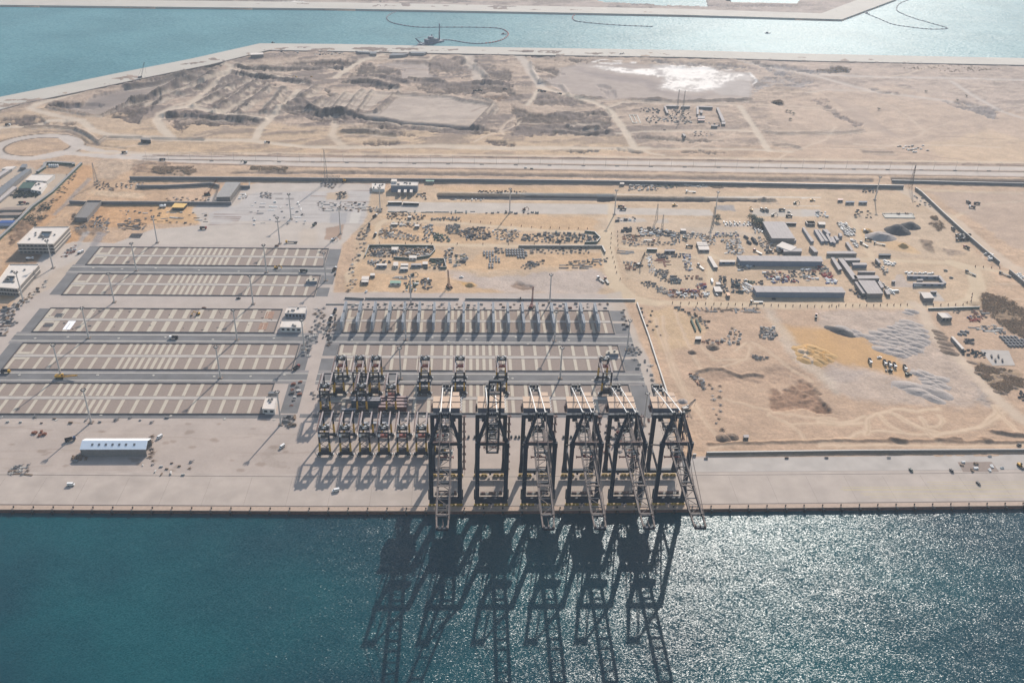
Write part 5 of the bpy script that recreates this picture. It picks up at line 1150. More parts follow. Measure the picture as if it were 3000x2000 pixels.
wallline(cr(0, 450, 3.136, [(345, 185), (410, 140), (420, 100), (480, 95), (680, 105), (680, 118)]), 3.4, 3.0, M_GRN, 'green_fence', 'dark green hedge like screen round the white tanks', 'fence')
wallline(cr(1000, 500, 2.94, [(205, 745), (240, 655), (500, 655), (795, 660), (806, 695), (760, 745), (600, 768), (450, 758)]), 2.6, .7, M_GRN, 'green_fence', 'green screen round the left storage lot behind the racks', 'fence')
wallline(cr(1000, 500, 2.94, [(760, 772), (885, 772), (905, 845), (850, 845)]), 2.6, .7, M_GRN, 'green_fence', 'small green screen beside the row of site cabins', 'fence')
wallline(cr(1000, 500, 2.94, [(1525, 662), (2245, 662), (2272, 715)]), 2.8, .9, M_WALL, 'boundary_wall', 'grey screen along the upper edge of the grey block store', 'wall')
wallline(cr(1000, 500, 2.94, [(2095, 532), (2180, 540), (2230, 590), (2200, 625), (2095, 630)]), 2.6, .7, M_GRN, 'green_fence', 'curved green screen at the right end of a storage lot', 'fence')
wallline(cr(2400, 850, 3.136, [(1000, 180), (1470, 165)]), 2.0, .9, M_GRN, 'green_fence', 'low green screen beside the road bend at the right', 'fence')
wallline([(955, 892), (1000, 892), (1066, 893)], .8, .5, M_WALL, 'kerb_wall', 'low kerb wall near the parked trucks left of the racks', 'wall')
# ================================================================ buildings
M_RW = mat('pale_roof', alb(232, 218, 204, .74), .9, noise=.08, nscale=.3)
M_RG = mat('grey_sheet_roof', alb(196, 184, 176, .74), .95, noise=.07, nscale=.15)
M_RGD = mat('dark_sheet_roof', alb(140, 140, 142, .62), .9, noise=.12, nscale=.2)
M_WB = mat('blue_grey_wall', alb(150, 158, 172, .55), .8, noise=.1)
M_WG = mat('grey_wall', alb(160, 154, 150, .6), .85, noise=.12)
M_WW = mat('white_wall', alb(226, 220, 212, .75), .8, noise=.06)
M_WD = mat('raw_concrete', alb(150, 142, 136, .6), .9, noise=.15)
M_GRF = mat('green_roof', alb(120, 160, 138, .7), .6, noise=.1)
M_PIT = mat('shaft_floor', alb(110, 90, 90, .5), .9)
def lerp(a, b, t): return tuple(a[i]+(b[i]-a[i])*t for i in range(len(a)))
def building(px, h, label, cat='building', name='building', roof=None, wall=None, gable=0.0, floors=1, nwin=0, parapet=0.0, ac=0, open_front=False, ribs=0, base=0.0, canopy=0.0, seed=1, world=None, z0=-.4):
    roof = roof or M_RG; wall = wall or M_WG; label = ' '.join(label.split()[:16])
    P_ = world or [g2(p[0], p[1], h) for p in px]           # roof corners TL TR BR BL
    cx = sum(p[0] for p in P_)/4; cy = sum(p[1] for p in P_)/4
    L = [(p[0]-cx, p[1]-cy) for p in P_]
    r_ = empty(name, label, cat, (cx, cy, 0))
    TL, TR, BR, BL = L
    ins = [lerp(p, (0, 0), .02+canopy) for p in L]
    b = MB(); b.prism([ins[3], ins[2], ins[1], ins[0]], z0, h-.25)
    if gable:
        a1 = lerp(ins[0], ins[3], .5); a2 = lerp(ins[1], ins[2], .5)
        for (p, q, m_) in ((ins[0], ins[3], a1), (ins[2], ins[1], a2)):
            n = len(b.v); b.v += [(p[0], p[1], h-.25), (q[0], q[1], h-.25), (m_[0], m_[1], h+gable-.3)]; b.f.append((n, n+1, n+2)); b.mi.append(0)
    w_ = b.build('wall', wall, r_)
    b = MB()
    if gable:
        m1 = lerp(TL, BL, .5); m2 = lerp(TR, BR, .5)
        for (p, q) in ((TL, TR), (BL, BR)):
            n = len(b.v)
            for zt in (0, -.22): b.v += [(p[0], p[1], h+zt), (q[0], q[1], h+zt), (m2[0], m2[1], h+gable+zt), (m1[0], m1[1], h+gable+zt)]
            for f in ((0, 1, 2, 3), (7, 6, 5, 4), (0, 4, 5, 1), (1, 5, 6, 2), (0, 3, 7, 4)): b.f.append(tuple(n+i for i in f)); b.mi.append(0)
    else: b.prism([BL, BR, TR, TL], h-.24, h)
    if ribs:
        for k in range(1, ribs):
            t = k/ribs; a = lerp(TL, TR, t); c = lerp(BL, BR, t)
            if gable:
                m_ = lerp(a, c, .5); b.bar((*a, h+.06), (*m_, h+gable+.06), .25, .12); b.bar((*m_, h+gable+.06), (*c, h+.06), .25, .12)
            else: b.bar((*a, h+.05), (*c, h+.05), .25, .12)
    rf = b.build('roof', roof, r_)
    if parapet:
        b = MB()
        for p, q in ((TL, TR), (TR, BR), (BR, BL), (BL, TL)): b.bar((*lerp(p, (0, 0), .01), h+parapet/2), (*lerp(q, (0, 0), .01), h+parapet/2), .35, parapet)
        b.build('parapet', roof, rf)
    rr = random.Random(seed)
    for k in range(ac):
        u, v = rr.uniform(.15, .85), rr.uniform(.15, .85); p = lerp(lerp(TL, TR, u), lerp(BL, BR, u), v)
        b = MB(); b.box(p[0], p[1], h+.7, 1.9, 1.5, 1.4); b.tube((p[0], p[1], h+1.4), (p[0], p[1], h+1.6), .5, .5, 8); b.build('roof_unit', M_STEEL, rf)
    for fl in range(floors):
        if floors > 1:
            zz = z0+.4+(h-.3)*(fl+1)/floors
            if fl < floors-1:
                b = MB()
                for p, q in ((BL, BR), (BR, TR)): b.bar((p[0], p[1], zz), (q[0], q[1], zz), .7, .5)
                b.build('floor_slab', roof, r_)
        for k in range(nwin):
            for (p, q) in ((ins[3], ins[2]),):
                u = (k+.5)/nwin; c = lerp(p, q, u); dx, dy = q[0]-p[0], q[1]-p[1]; Ld = math.hypot(dx, dy); ang = math.atan2(dy, dx); hh = h/floors
                b = MB(); b.box(0, 0, 0, min(Ld/nwin*.55, 3.0), .12, hh*.42); o = b.build('window', M_GLASS, r_, loc=(c[0]+dy/Ld*.08, c[1]-dx/Ld*.08, hh*(fl+.55))); o.rotation_euler.z = ang
    return r_
# white tent hall on the apron
def tent():
    x0, x1, y0, y1 = -308.5, -256.5, 608.0, 622.5; ze, zr = 7.0, 10.5; zb = 0
    r_ = empty('tent_hall', 'long white tent hall with two rows of roof windows on the apron', 'tent hall', ((x0+x1)/2, (y0+y1)/2, 0)); hx = (x1-x0)/2; hy = (y1-y0)/2
    c = MB(); n = len(c.v)
    for (xa, xb) in ((-hx, hx),):
        c.v += [(xa, -hy, ze), (xb, -hy, ze), (xb, 0, zr), (xa, 0, zr), (xa, hy, ze), (xb, hy, ze), (xa, -hy, ze-.2), (xb, -hy, ze-.2), (xb, 0, zr-.2), (xa, 0, zr-.2), (xa, hy, ze-.2), (xb, hy, ze-.2)]
        for f in ((0, 1, 2, 3), (3, 2, 5, 4), (7, 6, 9, 8), (8, 9, 10, 11), (0, 6, 7, 1), (4, 5, 11, 10), (1, 7, 8, 2), (2, 8, 11, 5), (6, 0, 3, 9), (9, 3, 4, 10)): c.f.append(tuple(n+i for i in f)); c.mi.append(0)
    rf = c.build('roof_membrane', mat('tent_white', alb(246, 246, 246, .95), .6), r_)
    for row, (yy, up) in enumerate(((-hy*.48, 1), (hy*.45, -1))):
        for k in range(7):
            xx = -hx+9.0+k*5.3+(0 if k < 6 else 1.2); zc = ze+(zr-ze)*(1-abs(yy)/hy)+.06
            w_ = MB(); w_.bar((xx, yy-1.0, zc-.48*up), (xx, yy+1.0, zc+.48*up), 1.7, .12); w_.build('roof_window', mat('smoky_window', (.16, .15, .15), .5), rf)
    w_ = MB(); w_.bar((-hx+.3, -hy+.3, ze/2-.1), (hx-.3, -hy+.3, ze/2-.1), .25, ze-.2); w_.bar((-hx+.3, hy-.3, ze/2-.1), (hx-.3, hy-.3, ze/2-.1), .25, ze-.2); w_.bar((-hx+.3, -hy+.5, ze/2-.1), (-hx+.3, hy-.5, ze/2-.1), .25, ze-.2)
    for k in range(27): w_.bar((-hx+.5+k*1.92, -hy+.1, 0), (-hx+.5+k*1.92, -hy+.1, ze-.2), .22)
    for zz in (2.2, 3.6, 5.2): w_.bar((-hx+.3, -hy+.02, zz), (hx-.3, -hy+.02, zz), .25)
    w_.build('side_wall', M_WG, r_)
tent()
def q4(f, *p): return f(list(p))
C2 = lambda p: cr(450, 850, 3.484, p)
C1 = lambda p: cr(0, 850, 3.484, p)
C3 = lambda p: cr(900, 850, 4.48, p)
C4 = lambda p: cr(1400, 850, 4.276, p)
building(q4(C2, (1365, 175), (1562, 172), (1548, 238), (1338, 236)), 6.0, 'white flat roofed shed, the farther of the pair at the end of the half finished block', 'shed', roof=M_RW, wall=M_WB, nwin=6, ac=4, parapet=.5, seed=3)
building(q4(C2, (1310, 312), (1530, 308), (1506, 385), (1290, 380)), 5.0, 'white flat roofed shed, the nearer of the pair at the end of the half finished block', 'shed', roof=M_RW, wall=M_WW, nwin=4, ac=3, parapet=.5, seed=5)
building(q4(C2, (1145, 1090), (1262, 1090), (1235, 1217), (1108, 1212)), 5.0, 'white cabin at the right end of the yard block nearest the quay', 'cabin', roof=M_RW, wall=M_WW, nwin=2, ac=3, parapet=.5, seed=7)
building(q4(C2, (1180, 1030), (1275, 1030), (1270, 1052), (1165, 1052)), 3.0, 'low pale annex behind the white cabin nearest the quay', 'cabin', roof=M_RGD, wall=M_WG)
building(q4(A2, (1500, 1118), (1600, 1118), (1596, 1146), (1488, 1146)), 3.6, 'low grey sided switch house at the end of the back yard blocks', 'cabin', roof=M_BEAM, wall=M_WB, ac=2)
building([(1777, 1026), (1811, 1026), (1813, 1035.5), (1774, 1035.5)], 3.8, 'low grey sided switch house at the right end of the middle yard block', 'cabin', roof=M_BEAM, wall=M_WB, ac=2)
# office buildings on the left
o1 = building(q4(A1, (315, 677), (640, 675), (490, 835), (155, 832)), 12.0, 'three storey office block with a courtyard shaft in its pale roof', 'office building', roof=M_RW, wall=M_WD, floors=3, nwin=9, parapet=.9, ac=7, seed=11)
def shaft(px, h, parent):
    P_ = [g2(p[0], p[1], h+.12) for p in px]; c = parent.location
    b = MB(); b.poly([(p[0]-c[0], p[1]-c[1]) for p in P_][::-1], h+.06); b.m = 1
    for p, q in zip(P_, P_[1:]+P_[:1]): b.bar((p[0]-c[0], p[1]-c[1], h+.6), (q[0]-c[0], q[1]-c[1], h+.6), .5, 1.1)
    o = b.build('courtyard', [M_GLASS, M_WD], parent)
shaft(q4(A1, (385, 722), (478, 722), (450, 770), (355, 772)), 12.0, o1)
o2 = building(q4(A1, (90, 1020), (362, 1020), (160, 1245), (-60, 1228)), 9.0, 'two storey pale office block with a small roof shaft at the left edge', 'office building', roof=M_RW, wall=M_WD, floors=2, nwin=8, parapet=.8, ac=5, seed=13)
shaft(q4(A1, (70, 1130), (140, 1132), (115, 1180), (30, 1180)), 9.0, o2)
building(q4(A1, (805, 440), (935, 440), (800, 600), (682, 598)), 4.0, 'roofless grey concrete shell building beside the dirt road', 'building shell', roof=M_WD, wall=M_WD, parapet=1.6, seed=2)
# paddock compound
building(q4(A1, (290, 195), (505, 195), (430, 255), (230, 245)), 5.0, 'house with a broad cream roof inside the green fenced compound', 'house', roof=M_RW, wall=M_WW, nwin=4, parapet=.4)
building(q4(A1, (215, 262), (325, 262), (290, 318), (165, 318)), 4.0, 'dark roofed carport next to the cream roofed house', 'carport', roof=M_GRN, wall=M_WG)
building(q4(A1, (340, 262), (430, 272), (375, 345), (280, 330)), 4.5, 'small white house with roof clutter in the green fenced compound', 'house', roof=M_RW, wall=M_WW, nwin=3, ac=4, seed=4)
building(q4(A1, (205, 96), (250, 96), (235, 128), (180, 128)), 4.0, 'small grey hut behind the long shed at the far left', 'hut', roof=M_RGD, wall=M_WG)
building(q4(A1, (60, 120), (150, 115), (110, 140), (15, 140)), 3.0, 'low cream hut at the upper left corner', 'hut', roof=M_RW, wall=M_WW)
building(q4(A1, (240, 140), (290, 140), (0, 385), (-90, 385)), 5.0, 'long grey roofed shed running diagonally out of the left edge', 'long shed', roof=M_RGD, wall=M_WG, gable=1.2)
building(q4(A1, (120, 300), (160, 305), (0, 435), (-40, 430)), 3.0, 'narrow grey lean-to parallel to the long shed at the left edge', 'long shed', roof=M_RG, wall=M_WG)
building(q4(A1, (60, 140), (105, 140), (0, 210), (-60, 210)), 4.0, 'grey shed roof cut by the upper left edge', 'long shed', roof=M_RG, wall=M_WG)
for k, (yy, mt, lb) in enumerate(((492, M_GRAV, 'brown'), (540, M_GRAV, 'dull brown'), (612, mat('blue_canopy', alb(46, 84, 150, .7), .6), 'deep blue'), (640, mat('slate_canopy', alb(70, 88, 120, .6), .6), 'slate blue'))):
    x1 = 250-k*36
    building(q4(A1, (60-k*20, yy), (x1, yy), (x1-40, yy+24), (-60, yy+26)), 2.6, 'low %s shade canopy in the compound at the left edge' % lb, 'canopy', roof=mt, wall=M_WG, canopy=.1)
tk = None
for k in range(5):
    x, y = g2(*A1([(455+k*19, 122)])[0])
    if tk is None:
        b = MB(); b.tube((0, 0, 0), (0, 0, 3.2), 1.5, 1.5, 12); b.tube((0, 0, 3.2), (0, 0, 3.8), 1.5, .5, 12); tk = b.build('water_tank', M_WHITE, loc=(x, y, 0)); o = tk
    else: o = tk.copy(); o.location = (x, y, 0); COL.objects.link(o)
    tag(o, 'white water tank in the row within the dark green screen', 'tank', 'white tanks in the green screened yard')
# bridge deck and formwork
br = building(q4(A2, (705, 178), (850, 180), (745, 322), (610, 325)), 7.5, 'unfinished bridge deck of grey beams over the channel', 'bridge', name='bridge_deck', roof=M_STEEL, wall=M_WD, ribs=9)
b = MB(); c = br.location
for k in range(14):
    u = k/13; a = lerp(g2(*A2([(640, 190)])[0], 6), g2(*A2([(575, 360)])[0], 6), u); b.box(a[0]-c[0], a[1]-c[1], 3, .4, .4, 6.5)
    a = lerp(g2(*A2([(865, 190)])[0], 6), g2(*A2([(770, 340)])[0], 6), u); b.box(a[0]-c[0], a[1]-c[1], 3, .4, .4, 6.5)
b.build('scaffold', M_STEEL, br)
building(q4(A2, (205, 383), (330, 388), (292, 428), (172, 426)), 4.5, 'yellow decked formwork slab over dark props', 'formwork', name='formwork_table', roof=mat('yellow_ply', alb(226, 184, 110, .8), .8), wall=M_MACH, canopy=.08)
building(q4(T1, (975, 948), (1035, 950), (1038, 965), (968, 962)), 5.5, 'small dark culvert house beside the haul road at the far left', 'pump house', roof=M_WD, wall=M_MACH)
# gate building and surroundings
building(q4(B1, (425, 92), (665, 100), (657, 132), (425, 130)), 9.0, 'white control building with blue grey front behind three gate booths', 'office building', roof=M_RW, wall=M_WB, ac=8, parapet=.7, seed=21)
building(q4(B1, (432, 72), (480, 74), (478, 92), (430, 92)), 12.0, 'small white stair head tower at the left of the control building', 'stair tower', roof=M_RW, wall=M_WW)
for k, xx in enumerate((500, 552, 603)):
    building(q4(B1, (xx-12, 162), (xx+12, 163), (xx+8, 186), (xx-14, 185)), 6.5, '%s of the three gate booths in front of the control building' % ('left', 'middle', 'right')[k], 'booth', roof=M_RW, wall=M_WD)
building(q4(B1, (262, 110), (380, 112), (372, 158), (262, 155)), 4.5, 'low white roofed hut left of the control building', 'hut', roof=M_RW, wall=M_WW, ac=5, seed=22)
building(q4(B1, (725, 80), (800, 82), (800, 92), (727, 92)), 4.0, 'pale green cabin row behind the control building', 'cabin', roof=M_GRF, wall=M_WG)
building(q4(B1, (400, 262), (520, 262), (522, 272), (400, 272)), 3.5, 'long flat white roofed cabin on the strip road, left', 'cabin', roof=M_RW, wall=M_MACH)
building(q4(B1, (530, 265), (670, 272), (668, 280), (530, 276)), 3.5, 'long flat white roofed cabin on the strip road, right', 'cabin', roof=M_RW, wall=M_MACH)
building(q4(B2, (240, 126), (282, 126), (288, 140), (238, 140)), 3.5, 'lone white hut beneath the perimeter wall', 'hut', roof=M_RW, wall=M_WG)
# site cabins in the storage lots
cab = [('cream cabin at the left of the site cabin row', B1, [(300, 800), (393, 798), (390, 815), (302, 815)], M_RW, M_WB), ('square cabin second in the site cabin row', B1, [(450, 785), (490, 785), (488, 818), (446, 818)], M_RW, M_WW), ('white double cabin in the middle of the site cabin row', B1, [(512, 797), (577, 797), (576, 815), (510, 815)], M_RW, M_WB),
 ('white cabin below the double cabin of the site cabin row', B1, [(510, 828), (575, 828), (574, 845), (508, 845)], M_RW, M_WB), ('long blue sided cabin in the site cabin row', B1, [(602, 798), (690, 798), (690, 812), (600, 812)], M_RG, M_WB), ('small white shed at the right of the site cabin row', B1, [(700, 782), (745, 782), (744, 805), (698, 805)], M_RW, M_WD),
 ('cream canopy inside the green screened storage lot', B1, [(432, 656), (495, 656), (480, 682), (432, 680)], M_RW, M_WW), ('white canopy at the lower side of the green screened lot', B1, [(585, 728), (650, 730), (648, 752), (582, 750)], M_RW, M_WW),
 ('white roofed workshop near the left yard corner', B1, [(178, 908), (240, 908), (235, 935), (172, 935)], M_RW, M_WD), ('lower white roofed workshop near the left yard corner', B1, [(175, 940), (235, 940), (232, 958), (172, 958)], M_RW, M_WD), ('small cream roofed booth with a yellow machine beside it', B1, [(250, 882), (290, 882), (288, 902), (248, 902)], M_RW, M_WD),
 ('green roofed shed near the left light mast', B1, [(422, 945), (515, 947), (514, 968), (418, 968)], M_GRF, M_WW), ('white cabin in the second lot from the top', B1, [(430, 450), (485, 450), (484, 462), (428, 462)], M_RW, M_WD), ('cream hut in the top left lot', B1, [(575, 390), (605, 390), (604, 402), (572, 402)], M_RW, M_WD), ('white cabin with dark side in the second lot', B1, [(632, 462), (672, 462), (670, 478), (630, 478)], M_RW, M_WD),
 ('white hall roof beside the diagonal truck shed', B2, [(1960, 752), (2115, 808), (2050, 852), (1897, 795)], M_RW, M_WW), ('cream site cabin at the head of the container rows', B2, [(2205, 532), (2300, 534), (2312, 562), (2222, 560)], M_RW, M_WD), ('second cream site cabin of the row at the top right', B3, [(42, 532), (135, 534), (140, 560), (62, 558)], M_RW, M_WD), ('third cream site cabin of the row at the top right', B3, [(165, 542), (245, 544), (250, 572), (180, 570)], M_RW, M_WD),
 ('low dark roofed block beside the big hall', B2, [(1995, 545), (2112, 548), (2112, 558), (2000, 556)], M_RG, M_MACH), ('white cabin topmost of three stacked rows', B2, [(1050, 755), (1155, 755), (1165, 772), (1055, 772)], M_RW, M_WD), ('white cabin middle of three stacked rows', B2, [(1058, 775), (1165, 775), (1172, 790), (1062, 790)], M_RW, M_WD), ('white cabin lowest of three stacked rows', B2, [(1066, 797), (1178, 797), (1190, 838), (1078, 838)], M_RW, M_WG),
 ('long cream shed beside the diagonal road', B2, [(1170, 905), (1205, 905), (1280, 1022), (1235, 1022)], M_RW, M_WG), ('white guard cabin at the compound gate', B2, [(1228, 1225), (1300, 1225), (1330, 1280), (1250, 1280)], M_RW, M_WG), ('small orange roofed cabin at the compound gate', B2, [(1365, 1288), (1400, 1288), (1410, 1322), (1375, 1322)], mat('orange_roof', alb(220, 170, 130, .8), .7), M_WD), ('tiny cream hut above the compound gate', B2, [(1255, 1180), (1300, 1180), (1312, 1205), (1262, 1205)], M_RW, M_WD),
 ('white workshop hut in the upper storage lot', B2, [(880, 612), (935, 614), (945, 636), (885, 634)], M_RW, M_WD), ('long row of white cabins under the long shed roof', B2, [(1295, 945), (1462, 948), (1466, 966), (1297, 966)], M_RW, M_WB), ('green sided bus like cabin in the yard', B2, [(525, 818), (635, 820), (636, 832), (527, 830)], M_RW, M_GRN), ('grey cabin beside the green sided one', B2, [(712, 834), (825, 834), (826, 850), (714, 850)], M_RG, M_WG),
 ('hut with red gate frame near the strip road end', B3, [(380, 296), (435, 298), (435, 310), (378, 310)], mat('pinkish_roof', alb(226, 190, 176, .8), .7), M_WG), ('blue grey tank shed near the strip road end', B3, [(462, 322), (555, 324), (556, 336), (460, 336)], M_WB, M_WG), ('second blue grey tank shed near the strip road end', B3, [(600, 322), (690, 322), (692, 336), (600, 336)], M_WB, M_WG),
 ('dark fuel container in the open yard at the right', B3, [(812, 878), (942, 880), (944, 895), (814, 895)], M_RGD, M_MACH), ('small shed behind the white roofed hall', B3, [(1360, 1270), (1430, 1272), (1428, 1284), (1362, 1284)], M_RG, M_WD), ('open shed at the top of the lower right storage yard', D2, [(1085, 206), (1150, 206), (1205, 252), (1130, 252)], M_RW, M_WD), ('shed with dark doorway in the lower right storage yard', D2, [(1150, 206), (1180, 206), (1225, 250), (1207, 252)], M_RG, M_WD),
 ('long narrow white shed along the dirt road at the right', D2, [(1210, 424), (1232, 424), (1335, 535), (1312, 540)], M_RW, M_WG), ('small white site hut on the sand beside pallets', D1, [(432, 422), (485, 422), (485, 448), (428, 448)], M_RW, M_MACH), ('cream machine hut at the lower edge of the sand', D1, [(872, 1325), (922, 1325), (922, 1350), (875, 1350)], M_RG, M_WD),
 ('pale cabin beside the road in the car park corner', B3, [(950, 1160), (990, 1160), (990, 1174), (950, 1174)], M_RG, M_WD)]
for i, (lb, f, p, rf, wl_) in enumerate(cab): building(q4(f, *p), 3.2 if i not in (15, 36, 37) else 5, lb, 'cabin', name='site_cabin', roof=rf, wall=wl_, nwin=2, seed=i)
# halls
building(q4(B2, (1750, 537), (1985, 541), (2098, 718), (1850, 716)), 7.0, 'big grey roofed hall, the largest roof of the compound', 'hall', name='storage_hall', roof=M_RG, wall=M_WD, ribs=7)
l1 = building([(2157, 748), (2406, 750.5), (2412, 766), (2169, 764)], 6.5, 'long grey roofed open shed, the farther of two parallel ones', 'long shed', name='long_shed', roof=M_RG, wall=M_WB, ribs=10, canopy=.0)
l2 = building([(2205, 837), (2466, 840), (2479, 857), (2216, 855)], 6.5, 'long grey roofed open shed, the nearer of two parallel ones', 'long shed', name='long_shed', roof=M_RG, wall=M_WB, ribs=10)
for i, (p, h, lb) in enumerate((([(380, 925), (432, 925), (592, 1140), (540, 1148)], 4.5, 'left wing of the U shaped office cabins'), ([(438, 925), (600, 925), (620, 948), (458, 950)], 4.5, 'rear wing of the U shaped office cabins'), ([(545, 1108), (800, 1108), (824, 1140), (560, 1145)], 4.5, 'front wing of the U shaped office cabins'),
    ([(530, 975), (680, 975), (692, 998), (540, 998)], 4.2, 'inner pale cabin row within the U shaped offices'), ([(590, 1062), (770, 1065), (780, 1075), (596, 1074)], 4.2, 'second inner cabin row within the U shaped offices'), ([(592, 1158), (772, 1163), (862, 1300), (695, 1303)], 6.0, 'square grey roofed hall in front of the U shaped offices'),
    ([(556, 1175), (585, 1175), (675, 1300), (640, 1300)], 4.0, 'narrow grey shed on the left of the square hall'), ([(305, 918), (340, 918), (425, 1040), (385, 1050)], 4.0, 'narrow grey cabin row left of the U shaped offices'), ([(800, 1175), (832, 1175), (870, 1235), (836, 1240)], 3.6, 'small grey shed right of the square hall, upper'), ([(870, 1255), (905, 1255), (940, 1305), (900, 1310)], 3.6, 'small grey shed right of the square hall, lower'),
    ([(1255, 1288), (1355, 1290), (1402, 1348), (1292, 1350)], 5.0, 'corrugated white roofed hall beside its own pale pad'), ([(1112, 1100), (1450, 1108), (1452, 1122), (1118, 1116)], 3.6, 'upper wing of the L shaped white cabins'), ([(1440, 1112), (1462, 1108), (1532, 1190), (1500, 1192)], 3.6, 'right wing of the L shaped white cabins'), ([(1175, 1182), (1500, 1186), (1504, 1200), (1178, 1196)], 3.6, 'lower wing of the L shaped white cabins'),
    ([(1218, 1148), (1280, 1148), (1282, 1160), (1220, 1160)], 3.2, 'tiny cabin inside the L shaped white cabins'), ([(-208, 822), (-180, 822), (-40, 822), (-60, 860)], 4.5, 'angled grey cabins right of the long shed end'), ([(75, 800), (120, 800), (172, 858), (130, 862)], 4.5, 'angled pale cabin next to the grey L roof'), ([(260, 856), (545, 850), (585, 878), (262, 878)], 4.0, 'long row of linked grey cabins along the yard'), ([(460, 755), (490, 755), (545, 840), (520, 845)], 3.6, 'grey row of cabins pointing at the car park'), ([(775, 930), (800, 928), (835, 975), (815, 978)], 3.6, 'grey cabin beside the white parked cars'))):
    if i == 15: p = [(-200, 825), (-5, 822), (0, 855), (-195, 858)]
    building(q4(B3, *p), h, lb, 'cabin row' if h < 5 else 'hall', name='cabin_row', roof=M_RG if i not in (10,) else M_RW, wall=M_WB if i in (11, 12, 13, 3) else M_WD, ribs=5 if i in (10, 5) else 0, nwin=4 if i in (11, 13) else 0)
# long grey container like stores
rows = [((-215, 610), (-180, 610), (-100, 700), (-130, 710)), ((-180, 600), (-158, 600), (-58, 735), (-85, 745)), ((125, 620), (155, 620), (240, 745), (205, 750)), ((165, 622), (185, 622), (280, 745), (250, 745)), ((215, 620), (262, 620), (305, 665), (270, 668)), ((250, 670), (275, 668), (330, 755), (300, 760)), ((300, 700), (330, 700), (362, 762), (335, 765)), ((0, 600), (22, 600), (128, 745), (95, 750)), ((335, 690), (365, 690), (395, 730), (365, 735)), ((385, 660), (412, 660), (430, 690), (400, 695))]
wd = ['leftmost', 'second', 'third', 'fourth', 'fifth', 'sixth', 'seventh', 'eighth', 'ninth', 'tenth']
for i, p in enumerate(rows): building(q4(B3, *p), 3.4, 'grey roofed narrow store, %s in the slanting group behind the long sheds' % wd[i], 'store', name='narrow_store', roof=M_RG, wall=M_WB)
# far camp on the peninsula
camp = [((1325, 522), (1440, 524), (1440, 532), (1327, 532), 'upper left cabin row of the far camp'), ((1455, 528), (1535, 528), (1535, 536), (1455, 536), 'upper middle cabin row of the far camp'), ((1308, 532), (1325, 532), (1350, 590), (1332, 592), 'left slanting cabin row of the far camp'), ((1590, 532), (1608, 532), (1608, 600), (1590, 602), 'long cabin row on the left of the far court'), ((1605, 530), (1728, 534), (1730, 542), (1607, 538), 'cabin row along the top of the far court'), ((1760, 545), (1780, 545), (1835, 660), (1808, 662), 'slanting cabin row on the right of the far court'),
        ((1600, 616), (1662, 618), (1660, 640), (1602, 638), 'white canopy at the foot of the far court'), ((1602, 646), (1662, 648), (1662, 656), (1602, 654), 'red sided store at the foot of the far court'), ((1715, 694), (1772, 696), (1772, 704), (1716, 702), 'grey store at the lower corner of the far court'), ((1620, 568), (1640, 568), (1642, 590), (1622, 590), 'small white hut within the far court'), ((1805, 668), (1840, 668), (1838, 686), (1806, 686), 'grey hut below the slanting cabin row'), ((1462, 768), (1480, 768), (1500, 788), (1482, 790), 'small dark store on the road below the far camp')]
for (a, b_, c, d, lb) in camp: building(q4(T4, a, b_, c, d), 4.0, lb, 'cabin', name='camp_cabin', roof=M_RG if 'red' not in lb else M_RED, wall=M_WD)
for (p, lb) in (([(1345, 98), (1480, 92), (1488, 112), (1342, 118)], 'white roofed shed near the corner of the far basin'),): building(q4(T2, *p), 7, lb, 'shed', roof=M_RW, wall=M_WD)
for (p, lb) in (([(552, 76), (720, 84), (720, 96), (600, 92)], 'flat grey store near the basin quay, left'), ([(722, 84), (795, 84), (795, 108), (722, 108)], 'pale square store near the basin quay'), ([(1170, 84), (1380, 88), (1340, 104), (1200, 104)], 'flat grey store near the basin quay, right'), ([(980, 98), (1165, 108), (1100, 124), (940, 130)], 'long low grey store below the basin quay')): building(q4(T3, *p), 5, lb, 'store', roof=M_RGD, wall=M_WG)
